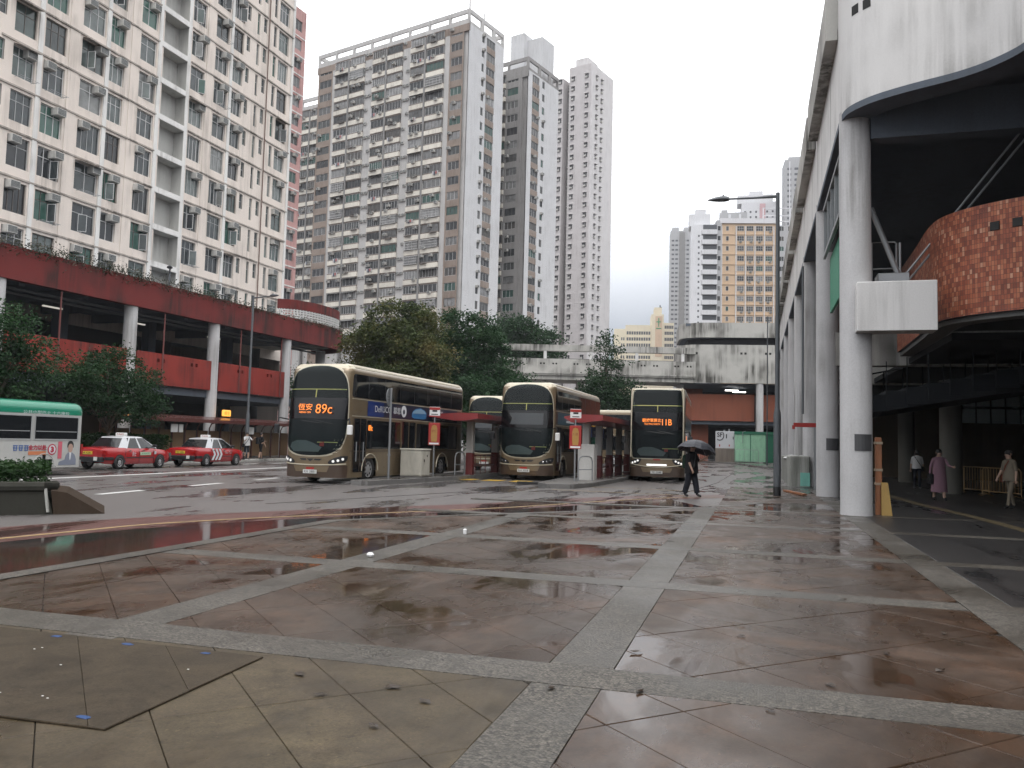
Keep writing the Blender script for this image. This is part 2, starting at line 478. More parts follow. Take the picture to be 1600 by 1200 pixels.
# ------------------------------------------------------------------ plaza: aggregate strips and diagonally scored slabs
edge = [(-7.95, -4.0), (-7.85, 8.0), (-7.85, 14.6), (-5.9, 17.3), (-2.75, 21.1), (-1.2, 23.0), (0.2, 26.0), (1.2, 30.5), (1.6, 36.0)]
base_poly = edge + [(20.0, 36.0), (20.0, -4.0)]
plaza = MB()
plaza.prism(base_poly[::-1], -0.02, 0.002)
plaza = struct(plaza.build("plaza", grout_mat))

def clip(poly, nx, ny, d):
    """keep the part of a convex polygon where nx*x + ny*y <= d"""
    out = []
    for i, p in enumerate(poly):
        q = poly[(i + 1) % len(poly)]
        a = nx * p[0] + ny * p[1] - d; b = nx * q[0] + ny * q[1] - d
        if a <= 0: out.append(p)
        if (a < 0 < b) or (b < 0 < a):
            t = a / (a - b); out.append((p[0] + (q[0] - p[0]) * t, p[1] + (q[1] - p[1]) * t))
    return out
def area(p):
    return 0.5 * abs(sum(p[i][0] * p[(i + 1) % len(p)][1] - p[(i + 1) % len(p)][0] * p[i][1] for i in range(len(p))))
def slab_mesh(poly, h, g=0.005):
    c = (sum(p[0] for p in poly) / len(poly), sum(p[1] for p in poly) / len(poly))
    def inset(p, k):
        d = math.hypot(p[0] - c[0], p[1] - c[1]); s = max(0.0, 1 - k / max(d, 1e-3)); return (c[0] + (p[0] - c[0]) * s, c[1] + (p[1] - c[1]) * s)
    a = [inset(p, g) for p in poly]; b = [inset(p, g + 0.006) for p in poly]
    m = MB()
    m.loft([[(x, y, 0.0) for x, y in a], [(x, y, h - 0.004) for x, y in a], [(x, y, h) for x, y in b]])
    return m
XS = [(-4.95, 0.46), (-1.18, 0.46), (2.34, 0.48)]            # long strips: centre, width
YS = [(1.5, 0.46), (5.72, 0.50), (9.72, 0.44), (13.35, 0.42), (17.95, 0.42), (22.4, 0.42)]
# boundary half planes for clipping everything to the plaza edge
def clip_edge(poly):
    out = [poly]
    for (a, b) in zip(edge[1:], edge[2:]):
        dx, dy = b[0] - a[0], b[1] - a[1]
        if dx > 0.05 and b[0] <= -1.1:
            nx, ny = -dy, dx                      # left normal: outside the plaza
            poly = clip(poly, nx, ny, nx * a[0] + ny * a[1] - 0.2 * math.hypot(dx, dy))
            if len(poly) < 3: return []
    return poly
xb = [-7.62] + sum([[c - w / 2, c + w / 2] for c, w in XS], []) + [20.0]
yb = [-4.0] + sum([[c - w / 2, c + w / 2] for c, w in YS], []) + [36.0]
pieces = []
for i in range(0, len(xb), 2):
    for j in range(0, len(yb), 2):
        x0, x1, y0, y1 = xb[i], xb[i + 1], yb[j], yb[j + 1]
        rect = clip_edge([(x0, y0), (x1, y0), (x1, y1), (x0, y1)]) if i < 4 else [(x0, y0), (x1, y0), (x1, y1), (x0, y1)]
        if j == len(yb) - 2 and i < 6: rect = clip(rect, -1, 0, 1.1) if rect else rect
        if len(rect) < 3: continue
        sp = 0.8
        cov = i >= 6
        k0 = int(min(x + y for x, y in rect) // sp); k1 = int(max(x + y for x, y in rect) // sp) + 1
        l0 = int(min(x - y for x, y in rect) // sp); l1 = int(max(x - y for x, y in rect) // sp) + 1
        if cov:
            pieces.append((rect, i, j)); continue
        r2 = math.sqrt(2)
        for k in range(k0, k1 + 1):
            pk = clip(clip(rect, 1, 1, (k + 1) * sp), -1, -1, -k * sp)
            if len(pk) < 3: continue
            for l in range(l0, l1 + 1, 2):
                pl = clip(clip(pk, 1, -1, (l + 2) * sp), -1, 1, -l * sp)
                if len(pl) >= 3 and area(pl) > 0.01: pieces.append((pl, i, j))
def vis(p):
    c = (sum(q[0] for q in p[0]) / len(p[0]), sum(q[1] for q in p[0]) / len(p[0]))
    return c[1] > 2.6 and -1.05 * c[1] < c[0] < 0.38 * c[1] + 0.4
seen = sorted([p for p in pieces if vis(p)], key=lambda p: -area(p[0]) / (sum(q[1] for q in p[0]) / len(p[0])) ** 2)
near, far = seen[:300], seen[300:] + [p for p in pieces if not vis(p)]
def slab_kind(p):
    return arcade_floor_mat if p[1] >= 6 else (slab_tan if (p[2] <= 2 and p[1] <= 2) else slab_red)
for p in near:
    slab_mesh(p[0], 0.022 + rnd.uniform(-0.001, 0.0015)).build("slab", slab_kind(p), plaza)
far_m = MB()
for p in far:
    s_ = slab_mesh(p[0], 0.022); far_m.add(s_.v, s_.f, [slab_red, slab_tan, arcade_floor_mat].index(slab_kind(p)))
stuff(far_m.build("slab_field", [slab_red, slab_tan, arcade_floor_mat], plaza))
# strips: long ones broken at the crossings
def strip_piece(x0, y0, x1, y1, h=0.024):
    poly = [(x0, y0), (x1, y0), (x1, y1), (x0, y1)]
    poly = clip_edge(poly) if x1 < 2.0 else poly
    if len(poly) >= 3 and area(poly) > 0.02:
        slab_mesh(poly, h, 0.006).build("aggregate_strip", strip_mat, plaza)
for i in range(0, len(xb) - 2, 2):
    cx0, cx1 = xb[i + 1], xb[i + 2]
    for j in range(0, len(yb), 2):
        y1 = yb[j + 1] if not (j == len(yb) - 2) else (23.2 if i < 4 else 36.0)
        strip_piece(cx0, yb[j], cx1, y1)
for j in range(0, len(yb) - 2, 2):
    strip_piece(-7.62, yb[j + 1], 2.1, yb[j + 2], 0.0245)
    strip_piece(2.1, yb[j + 1], 20.0, yb[j + 2], 0.0245)
el = [(x + 0.0, y) for x, y in edge]
ribbon(el[:-2], 0.30, 0.0262, -0.06).build("edge_strip", strip_mat, plaza)
ribbon([(5.35, 17.0), (5.5, 20.2), (5.3, 24.0), (4.9, 28.2), (4.6, 36.0)], 0.30, 0.0265).build("tactile_strip", paint("tactile_yellow", (0.13, 0.10, 0.055), 0.45, dirt=0.5), plaza)
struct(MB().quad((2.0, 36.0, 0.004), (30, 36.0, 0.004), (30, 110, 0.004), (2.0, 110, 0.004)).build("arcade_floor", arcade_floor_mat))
# ------------------------------------------------------------------ facade helpers (local frame: x right, z up, -y outward)
def grid_wall(mb, us, vs, cell, y=0.0, m=0):
    """flat wall of rectangles with recessed openings; cell(i, j) -> None or (depth, reveal_mat, back_mat or None)"""
    for i in range(len(us) - 1):
        j = 0
        while j < len(vs) - 1:
            h = cell(i, j)
            u0, u1 = us[i], us[i + 1]
            if h is None:
                k = j
                while k + 1 < len(vs) - 1 and cell(i, k + 1) is None: k += 1
                mb.quad((u0, y, vs[j]), (u1, y, vs[j]), (u1, y, vs[k + 1]), (u0, y, vs[k + 1]), m)
                j = k + 1; continue
            d, rm, bk = h
            k = j
            while k + 1 < len(vs) - 1 and cell(i, k + 1) == h: k += 1
            v0, v1 = vs[j], vs[k + 1]
            mb.quad((u0, y, v0), (u0, y + d, v0), (u0, y + d, v1), (u0, y, v1), rm)
            mb.quad((u1, y, v1), (u1, y + d, v1), (u1, y + d, v0), (u1, y, v0), rm)
            mb.quad((u0, y, v0), (u1, y, v0), (u1, y + d, v0), (u0, y + d, v0), rm)
            mb.quad((u0, y + d, v1), (u1, y + d, v1), (u1, y, v1), (u0, y, v1), rm)
            if bk is not None:
                mb.quad((u0, y + d, v0), (u1, y + d, v0), (u1, y + d, v1), (u0, y + d, v1), bk)
            j = k
            j += 1

_wm = {}
def window_meshes(w, h, bars, transom, fr, gl, t=0.05, d=0.06):
    """frame mesh and pane mesh of a window of w x h, origin at its lower left, facing -y"""
    key = (round(w, 2), round(h, 2), bars, transom, fr.name, gl.name)
    if key in _wm: return _wm[key]
    a = MB()
    a.box(0, 0, 0, t, d, h); a.box(w - t, 0, 0, w, d, h); a.box(t, 0, 0, w - t, d, t); a.box(t, 0, h - t, w - t, d, h)
    for k in range(1, bars):
        x = w * k / bars; a.box(x - t * 0.4, 0.004, t, x + t * 0.4, d - 0.01, h - t)
    if transom:
        z = h * transom; a.box(t, 0.008, z - t * 0.4, w - t, d - 0.014, z + t * 0.4)
    p = MB(); p.quad((t, d * 0.6, t), (w - t, d * 0.6, t), (w - t, d * 0.6, h - t), (t, d * 0.6, h - t))
    _wm[key] = (a.mesh("window_frame", fr), p.mesh("pane", gl))
    return _wm[key]
def add_window(parent, x, z, w, h, y, bars, transom, fr, gl, rot=0.0, org=(0, 0)):
    f, p = window_meshes(w, h, bars, transom, fr, gl)
    wo = put("window", f, parent, (x, y, z))
    put("pane", p, wo)
    return wo

alu = paint("window_aluminium", (0.42, 0.43, 0.43), 0.45, 0.2)
alu_white = paint("white_window_frame", (0.66, 0.66, 0.66), 0.5)
alu_dark = paint("bronze_window_frame", (0.13, 0.115, 0.105), 0.45, 0.2)
pane_mix = glass_mat("window_glass", [(0.07, 0.085, 0.085), (0.14, 0.17, 0.165), (0.03, 0.034, 0.038), (0.20, 0.235, 0.225), (0.06, 0.075, 0.08), (0.05, 0.15, 0.115), (0.30, 0.31, 0.30), (0.04, 0.048, 0.055), (0.11, 0.15, 0.14)])
pane_far = glass_mat("far_window_glass", [(0.07, 0.07, 0.075), (0.14, 0.14, 0.14), (0.04, 0.042, 0.046), (0.23, 0.23, 0.23), (0.09, 0.095, 0.095), (0.34, 0.34, 0.34), (0.05, 0.055, 0.06), (0.06, 0.13, 0.11), (0.10, 0.092, 0.085)], 0.2, 0.3)
ac_body = paint("aircon_casing", (0.58, 0.57, 0.54), 0.6, dirt=0.4, var=0.3)
ac_grille = plain("aircon_grille", (0.07, 0.08, 0.085), 0.6)
_ac = MB()
_ac.bbox(0, 0, 0, 0.70, 0.66, 0.46, 0.02, 0)
_ac.box(0.05, -0.012, 0.05, 0.65, 0.0, 0.41, 1)
for k in range(5): _ac.box(0.04, -0.02, 0.07 + k * 0.065, 0.66, -0.012, 0.085 + k * 0.065, 0)
_ac.box(0.02, 0.0, -0.03, 0.06, 0.6, 0.0, 0); _ac.box(0.6, 0.0, -0.03, 0.64, 0.6, 0.0, 0)
ac_mesh = _ac.mesh("air_conditioner", [ac_body, ac_grille])
_sa = MB()
for q in ((0, 0, 0, .03, .03, 1.15), (.5, 0, 0, .53, .03, 1.15), (.03, 0, 0, .5, .03, .03), (.03, 0, 1.12, .5, .03, 1.15)): _sa.box(*q)
_sa.box(.03, .012, .03, .5, .018, 1.12, 1)
sash_mesh = _sa.mesh("sash", [alu_white, pane_mix])

# ------------------------------------------------------------------ cream apartment block on the left
cream = wall_mat("cream_render", (0.80, 0.715, 0.645), (0.20, 0.17, 0.14), streak=0.42, blotch=0.32, scale=0.5)
cream_white = wall_mat("white_pilaster", (0.80, 0.785, 0.76), (0.18, 0.16, 0.14), streak=0.5, blotch=0.3)
bay_grey = wall_mat("balcony_grey_render", (0.54, 0.535, 0.51), (0.14, 0.13, 0.115), streak=0.35, blotch=0.5, scale=0.9)
ledge_grime = wall_mat("grimy_ledge", (0.46, 0.41, 0.37), (0.05, 0.045, 0.04), streak=0.85, blotch=0.6, scale=1.6, lo=0.36, hi=0.55)
block = thing("apartment_block", "cream apartment block with window air conditioners rising behind the red podium", "building",
              (-43.45, 33.0, 0.0), math.radians(90 - 2.6))
FH, Z0, NF = 2.775, 11.28, 14          # floor height, slab of the first floor, floors
wins = [(37.25, 37.75, 's'), (38.33, 39.87, 'w'), (40.47, 42.10, 'w'), (43.3, 45.2, 'w'), (45.6, 46.97, 'w'), (48.25, 49.95, 'w'), (50.6, 53.2, 'b'),
        (53.6, 55.16, 'w'), (56.34, 57.96, 'w'), (58.55, 59.86, 'w'), (60.22, 60.66, 's'), (61.6, 61.97, 't'), (62.5, 62.95, 's'), (64.0, 64.45, 't'), (64.8, 66.33, 'w')]
us = [0.0]; kinds = {}
for a, b, k in wins:
    us += [a - 33.0, b - 33.0]; kinds[len(us) - 2] = k
us.append(34.15)
vs = [Z0 - 2.7]; vk = []
for f in range(NF):
    s = Z0 + f * FH
    vs += [s + 0.10, s + 0.28, s + 0.72, s + 1.35, s + 2.62]; vk += ['slab', 'bal', 'low', 'mid', 'up']
vs.append(Z0 + NF * FH + 1.2)
vk = [None] + [vk[(i - 1) % 5] for i in range(1, len(vs))]
def block_cell(i, j):
    k = kinds.get(i)
    if k is None or j == 0 or j >= len(vs) - 2: return None
    lvl = (j - 1) % 5                     # intervals above each listed line: 0 slab..bal, 1 bal..low, 2 low..mid, 3 mid..up, 4 up..next slab
    if k == 'b': return (0.95, 2, 2) if lvl in (1, 2, 3) else None
    if k == 's': return (0.18, 1, 1) if lvl == 3 else None
    return (0.22, 0, 1) if lvl in (2, 3) else None
w_ = MB(); grid_wall(w_, us, vs, block_cell)
w_.quad((34.15, 0, 0), (34.15, 13, 0), (34.15, 13, vs[-1]), (34.15, 0, vs[-1]))
w_.quad((0, 0, vs[-1]), (34.15, 0, vs[-1]), (34.15, 13, vs[-1]), (0, 13, vs[-1]))
w_.quad((0, 13, 0), (0, 0, 0), (0, 0, vs[-1]), (0, 13, vs[-1]))
w_.quad((34.15, 13, 0), (0, 13, 0), (0, 13, vs[-1]), (34.15, 13, vs[-1]))
w_.build("wall", [cream, ledge_grime, bay_grey], block, fix=False)
for f in range(NF):
    s = Z0 + f * FH
    # ledges: thin slab edge, broken at the balcony bay
    for a, b in ((4.5, 17.15), (20.6, 30.05), (30.35, 34.0)):
        m = MB(); m.box(a, -0.09, s + 0.02, b, -0.002, s + 0.13); m.build("ledge", ledge_grime, block)
    m = MB(); m.box(17.35, -0.07, s - 0.14, 20.45, -0.003, s + 0.27); m.build("ledge", cream_white, block)
for x in (7.15, 12.42, 17.22, 20.28, 25.3, 34.0):
    m = MB(); m.box(x - 0.16, -0.075, Z0 - 1, x + 0.16, -0.001, Z0 + NF * FH + 0.6); m.build("pilaster", cream_white, block)
for x in (9.7, 14.9, 22.75):
    m = MB(); m.box(x - 0.42, -0.04, Z0 - 1, x + 0.42, -0.0015, Z0 + NF * FH + 0.6); m.build("pilaster", cream, block)
m = MB(); m.tube([(30.2, -0.09, 9.6), (30.2, -0.09, Z0 + NF * FH)], 0.05); m.build("drain_pipe", plain("rusty_pipe", (0.16, 0.10, 0.08), 0.7), block)
rl = random.Random(11)
hood = MB(); hood.box(0, -0.55, 0, 1.0, 0, 0.03); hood_mesh = hood.mesh("awning", ledge_grime)
rack = MB()
for k in range(3): rack.tube([(0, -0.15 - k * 0.22, 0), (1.3, -0.15 - k * 0.22, 0)], 0.014, 4)
rack.tube([(0.1, 0, 0), (0.1, -0.62, 0)], 0.014, 4); rack.tube([(1.2, 0, 0), (1.2, -0.62, 0)], 0.014, 4)
rack_mesh = rack.mesh("drying_rack", steel)
for f in range(NF):
    s = Z0 + f * FH
    for a, b, k in wins:
        x, w = a - 33.0, b - a
        if k == 'b' or s > 28.5 + x * 0.5: continue          # above the frame
        if k == 's':
            add_window(block, x, s + 1.35, w, 1.27, 0.1, 1, 0.5, alu, pane_mix); continue
        if k == 't':
            add_window(block, x, s + 0.72, w, 1.90, 0.1, 1, 0.66, alu, pane_mix)
            continue
        style = rl.random()
        bars, tr = (3, 0.68) if style < 0.6 else ((2, 0.68) if style < 0.85 else (4, 0.0))
        add_window(block, x, s + 0.72, w, 1.90, 0.13 + 0.001 * rl.random(), bars, tr, rl.choice((alu_white, alu, alu, alu_white, alu_dark)), pane_mix)
        if rl.random() < 0.68:
            right = rl.random() < 0.6
            put("air_conditioner", ac_mesh, block, (x + (w - 0.74 if right else 0.08), -0.36 + rl.uniform(-0.1, 0.1), s + 2.12 + rl.uniform(-0.02, 0.05)))
        if rl.random() < 0.26:
            o = put("sash", sash_mesh, block, (x + w * rl.choice((0.3, 0.62)), 0.06, s + 0.78)); o.rotation_euler[2] = -rl.uniform(0.7, 1.4)
        if rl.random() < 0.16:
            put("drying_rack", rack_mesh, block, (x + 0.1, -0.01, s + 0.66), scale=(w / 1.5, 1, 1))
        if rl.random() < 0.12:
            o = put("awning", hood_mesh, block, (x, -0.002, s + 2.66), scale=(w, 1, 1)); o.rotation_euler[0] = 0.25

# ------------------------------------------------------------------ pink block beside it
pink = wall_mat("pink_render", (0.52, 0.31, 0.29), (0.12, 0.05, 0.05), streak=0.5, blotch=0.4)
pk = thing("apartment_block", "narrow pink apartment block squeezed between the cream block and the brown slab block", "building", (-65.6, 77.2, 0), math.radians(90 - 8))
us = [0.0]; holes = []
for a, b in ((1.2, 2.0), (2.6, 4.6), (6.0, 6.8), (7.4, 9.4), (11.0, 11.8), (12.4, 14.4), (16.0, 16.8), (17.4, 19.4), (21.2, 22.0), (22.6, 24.6)):
    us += [a, b]; holes.append((len(us) - 2, a, b))
us.append(25.4)
PF = 20; vs = [0]; 
for f in range(PF): vs += [6 + f * 2.75 + 0.9, 6 + f * 2.75 + 2.45]
vs.append(6 + PF * 2.75 + 1.4)
hi_ = {h[0] for h in holes}
w_ = MB(); grid_wall(w_, us, vs, lambda i, j: (0.2, 0, 0) if (i in hi_ and j % 2 == 1) else None)
T = vs[-1]
w_.quad((25.4, 0, 0), (25.4, 9, 0), (25.4, 9, T), (25.4, 0, T)); w_.quad((0, 0, T), (25.4, 0, T), (25.4, 9, T), (0, 9, T))
w_.quad((0, 9, 0), (0, 0, 0), (0, 0, T), (0, 9, T)); w_.quad((25.4, 9, 0), (0, 9, 0), (0, 9, T), (25.4, 9, T))
w_.build("wall", [pink], pk, fix=False)
for f in range(PF):
    m = MB(); m.box(0.1, -0.06, 6 + f * 2.75, 25.3, -0.002, 6 + f * 2.75 + 0.16); m.build("ledge", cream_white, pk)
    for i, a, b in holes[4:]:
        z = 6 + f * 2.75 + 0.9
        if z < 18: continue
        add_window(pk, a, z, b - a, 1.55, 0.1, 1 if b - a < 1 else 3, 0.0, alu, pane_far)
        if b - a > 1 and rl.random() < 0.5: put("air_conditioner", ac_mesh, pk, (a + 1.2, -0.36, z + 1.1))

# ------------------------------------------------------------------ brown and cream slab towers
tile_brown = wall_mat("brown_tile", (0.29, 0.235, 0.20), (0.10, 0.07, 0.055), streak=0.5, blotch=0.5, scale=0.35)
tower_grey = wall_mat("tower_grey_render", (0.50, 0.49, 0.48), (0.20, 0.19, 0.18), streak=0.4, blotch=0.35, scale=0.25)
tower_pale = wall_mat("tower_end_wall", (0.60, 0.60, 0.61), (0.30, 0.29, 0.29), streak=0.35, blotch=0.3, scale=0.15)
tower_dark = wall_mat("tower_dark_brown", (0.29, 0.28, 0.275), (0.09, 0.08, 0.075), streak=0.4, blotch=0.4, scale=0.3)
fin_mat = wall_mat("grey_fin", (0.24, 0.235, 0.23), (0.12, 0.11, 0.11), streak=0.3)
band_cream = wall_mat("cream_band", (0.76, 0.72, 0.64), (0.25, 0.22, 0.19), streak=0.5, blotch=0.4, rnd_obj=0.35)
sill_brown = wall_mat("window_box_brown", (0.20, 0.165, 0.145), (0.08, 0.07, 0.06), streak=0.3, rnd_obj=0.5)
TF = 2.755
def slab_tower(root, cols, top, floors, zmin, depth, side_cols, W, body=tower_grey, rail=True, crown=2.7, side_mat=tower_pale, seed=3, fr=(alu, alu_white, alu_dark, alu_white)):
    """cols: list of (kind, x0, x1) with kind bay / brown / grey / fin / dark; front at y = 0 from x 0..W, right end wall at x = W"""
    r = random.Random(seed)
    base = top - crown - floors * TF
    Zt = top - crown
    b = MB()
    b.box(0, 0.30, 0, W - 0.4, depth - 0.02, Zt, 0)
    b.build("core", body, root)
    for kind, x0, x1 in cols:
        if kind == 'fin':
            m = MB(); m.box(x0, -0.42, 0, x1, 0.301, Zt - 0.5); m.build("fin", fin_mat, root)
        elif kind == 'grey':
            m = MB(); m.box(x0, -0.02, 0, x1, 0.3005, Zt); m.build("panel", body, root)
        elif kind in ('brown', 'dark'):
            m = MB(); us = [x0, x0 + 0.35, x1 - 0.35, x1]; v = [0]
            for f in range(floors): v += [base + f * TF + 0.95, base + f * TF + 2.45]
            v.append(Zt)
            grid_wall(m, us, v, lambda i, j: (0.28, 0, 0) if (i == 1 and j % 2 == 1) else None, -0.03)
            m.build("panel", tile_brown if kind == 'brown' else tower_dark, root, fix=False)
    m = MB(); m.box(-0.02, -0.05, Zt - 1.35, W, 0.299, Zt); m.build("top_band", tile_brown if body is tower_grey else tower_dark, root)
    for f in range(floors):
        z = base + f * TF
        if z < zmin: continue
        for kind, x0, x1 in cols:
            if kind == 'bay':
                w = x1 - x0
                m_ = _bay.get(round(w, 2))
                if m_ is None:
                    a = MB(); a.box(0, -0.34, 0.0, w, 0.298, 0.86); band = a.mesh("spandrel", band_cream)
                    a = MB(); a.box(0.02, -0.26, 0.86, w - 0.02, 0.297, 1.08); a.box(0.02, -0.26, 2.52, w - 0.02, 0.297, 2.72); sill = a.mesh("window_box", sill_brown)
                    _bay[round(w, 2)] = m_ = (band, sill)
                put("spandrel", m_[0], root, (x0, 0, z)); put("window_box", m_[1], root, (x0, 0, z))
                v_ = r.random()
                if v_ < 0.12: put("window_cage", cage_mesh, root, (x0 + 0.1, 0, z + 0.95), scale=((w - 0.2) / 3.0, 1, 1))
                elif v_ < 0.30: put("flower_rack", frack_mesh, root, (x0 + r.uniform(0.1, w - 1.7), 0, z + 0.78))
                elif v_ < 0.42: put("awning", tawn_mesh, root, (x0 + 0.1, 0, z + 2.42), scale=((w - 0.2) / 3.0, 1, 1))
                elif v_ < 0.54: put("laundry", wash_mesh, root, (x0 + r.uniform(0.1, w - 1.5), -0.5, z + 1.1))
                add_window(root, x0 + 0.05, z + 1.08, w - 0.1, 1.44, -0.2, r.choice((4, 5, 6, 5)), 0.0, r.choice(fr), pane_far)
                for _ in range(1 if r.random() < 0.75 else 2):
                    if r.random() < 0.7:
                        put("air_conditioner", ac_mesh, root, (x0 + r.uniform(0.1, w - 0.8), -0.72, z + r.choice((0.62, 0.70, 1.5, 2.0))))
            elif kind in ('brown', 'dark'):
                add_window(root, x0 + 0.35, z + 0.95, x1 - x0 - 0.7, 1.5, 0.05, 3, 0.0, r.choice(fr), pane_far)
                if r.random() < 0.4: put("air_conditioner", ac_mesh, root, (x0 + r.uniform(0.2, 1.2), -0.5, z + 2.0))
            elif kind == 'grey' and x1 - x0 > 1.2:
                for dx in (0.25, x1 - x0 - 0.95):
                    if r.random() < 0.75: put("air_conditioner", ac_mesh, root, (x0 + dx, -0.3, z + 2.15))
    # end wall, local x = W plane facing +x: built as grid in (y, z)
    e = MB(); us = [0.0]; hs = []
    for a, b_ in side_cols:
        us += [a, b_]; hs.append(len(us) - 2)
    us.append(depth)
    v = [0]
    for f in range(floors): v += [base + f * TF + 0.95, base + f * TF + 2.45]
    v += [Zt]
    g = MB(); grid_wall(g, us, v, lambda i, j: (0.25, 0, 0) if (i in hs and j % 2 == 1) else None, 0.0)
    e.add([(W - py, px, pz) for px, py, pz in g.v], g.f)
    e.build("end_wall", side_mat, root, fix=False)
    for f in range(floors):
        z = base + f * TF
        if z < zmin: continue
        for a, b_ in side_cols:
            o = add_window(root, 0, 0, b_ - a, 1.5, 0, 3 if b_ - a > 1.4 else 1, 0.0, r.choice(fr), pane_far)
            o.location = (W - 0.10, a, z + 0.95); o.rotation_euler[2] = PI / 2
            if b_ - a > 1.4:
                q = put("spandrel", _side_sp(b_ - a), root, (W + 0.002, a, z - 0.28)); 
            if r.random() < 0.45:
                q = put("air_conditioner", ac_mesh, root, (W + 0.4, a + r.uniform(0.0, max(0.05, b_ - a - 0.7)), z + 2.1)); q.rotation_euler[2] = PI / 2
    # roof parapet with see-through openings
    c = MB()
    c.box(0, 0, top - 0.75, W, 0.35, top); c.box(0, depth - 0.35, top - 0.75, W, depth, top)
    c.box(W - 0.35, 0.35, top - 0.75, W, depth - 0.35, top); c.box(0, 0.35, top - 0.75, 0.35, depth - 0.35, top)
    n = max(2, int(W / 4.6))
    for k in range(n + 1):
        x = min(W - 0.5, k * W / n)
        c.box(x, 0.01, Zt, x + 0.5, 0.34, top - 0.75); c.box(x, depth - 0.34, Zt, x + 0.5, depth - 0.01, top - 0.75)
    for k in range(1, 3):
        y = depth * k / 3; c.box(W - 0.34, y, Zt, W - 0.01, y + 0.9, top - 0.75); c.box(0.01, y, Zt, 0.34, y + 0.9, top - 0.75)
    c.box(0, 0.0, Zt, W, 0.33, Zt + 0.9); c.box(W - 0.33, 0.33, Zt, W, depth, Zt + 0.5)
    c.build("roof_parapet", body, root)
_bay = {}
_c = MB()
for k in range(16): _c.box(k * 0.2 - 0.015, -0.62, 0, k * 0.2 + 0.015, -0.59, 1.5)
for z in (0, 0.5, 1.0, 1.47): _c.box(0, -0.625, z, 3.0, -0.585, z + 0.04)
_c.box(0, -0.6, -0.03, 3.0, -0.26, 0.0); _c.box(0, -0.6, 1.5, 3.0, -0.26, 1.53)
cage_mesh = _c.mesh("window_cage", alu_white)
_c = MB(); _c.box(0, -0.75, 0, 1.6, -0.345, 0.04)
for k in range(9): _c.box(k * 0.2 - 0.012, -0.75, 0.04, k * 0.2 + 0.012, -0.72, 0.4)
_c.box(0, -0.755, 0.38, 1.6, -0.715, 0.42)
frack_mesh = _c.mesh("flower_rack", alu_dark)
_c = MB(); _c.add([(0, -0.21, 0.25), (3.0, -0.21, 0.25), (3.0, -0.95, 0.0), (0, -0.95, 0.0)], [(0, 1, 2, 3)]); tawn_mesh = _c.mesh("awning", alu)
_c = MB()
for k, (a, b, h) in enumerate(((0, 0.3, 0.55), (0.36, 0.6, 0.7), (0.7, 1.1, 0.5), (1.15, 1.35, 0.62))): _c.box(a, -0.02, -h, b, 0.01, 0, k % 3)
_c.tube([(0, 0, 0.02), (1.4, 0, 0.02)], 0.02, 4, 0)
wash_mesh = _c.mesh("laundry", [plain("wash_pale", (0.5, 0.5, 0.52), 0.9), plain("wash_dark", (0.08, 0.09, 0.13), 0.9), plain("wash_rose", (0.35, 0.14, 0.14), 0.9)])
_sp = {}
def _side_sp(w):
    w = round(w, 2)
    if w not in _sp:
        a = MB(); a.box(0, 0, 0, 0.03, w, 1.2); _sp[w] = a.mesh("spandrel", tile_brown)
    return _sp[w]
brown = thing("apartment_tower", "long brown and cream slab block with stacked window bays and openings in its roof parapet", "building",
              (-85.95, 147.05, 0), math.radians(-16.2))
slab_tower(brown, [('brown', 0.3, 4.3), ('grey', 4.3, 5.1), ('bay', 5.1, 8.8), ('fin', 8.8, 9.2), ('bay', 9.2, 13.0), ('grey', 13.0, 15.1), ('bay', 15.1, 18.5), ('fin', 18.5, 18.9), ('bay', 18.9, 22.6), ('grey', 22.6, 24.6), ('bay', 24.6, 28.0), ('fin', 28.0, 28.4), ('bay', 28.4, 32.5), ('grey', 32.5, 33.6), ('brown', 33.6, 36.8)],
           79.6, 27, 19.0, 11.4, [(4.1, 4.9), (5.6, 8.4)], 37.9, seed=5)
for (x, y) in ((37.6, 0.4), (37.6, 5.0)):
    m = MB(); m.frust((x, y, 79.6), (x, y, 82.6 if y < 1 else 80.9), 0.16, 0.12, 8); m.build("roof_post", concrete, brown)
left_t = thing("apartment_tower", "sliver of a cream-banded slab block seen left of the long brown slab block", "building", (-108.0, 164.0, 0), math.radians(-14))
slab_tower(left_t, [('fin', 0, .3), ('bay', 9.4, 12.9), ('fin', 12.9, 13.3), ('bay', 13.3, 16.8), ('grey', 16.8, 17.6)], 77.5, 26, 22, 10, [], 25.0, seed=8)
mid_t = thing("apartment_tower", "grey brown slab block with machine room on its roof, right of the long brown block", "building", (-68.2, 163.2, 0), math.radians(-17))
slab_tower(mid_t, [('bay', 8, 11.6), ('fin', 11.6, 12.0), ('bay', 12.0, 15.6), ('grey', 15.6, 16.3), ('bay', 16.3, 20.3), ('dark', 20.3, 23.6), ('grey', 23.6, 24.2)],
           79.0, 27, 20, 12.0, [(1.6, 4.3), (5.4, 6.4)], 25.6, body=tower_dark, seed=12, side_mat=tower_pale)
m = MB(); m.box(17.5, 5.5, 75.7, 20.8, 11.8, 87.5); m.box(20.8, 7.0, 75.7, 24.4, 11.8, 86.4); m.build("machine_room", tower_pale, mid_t)

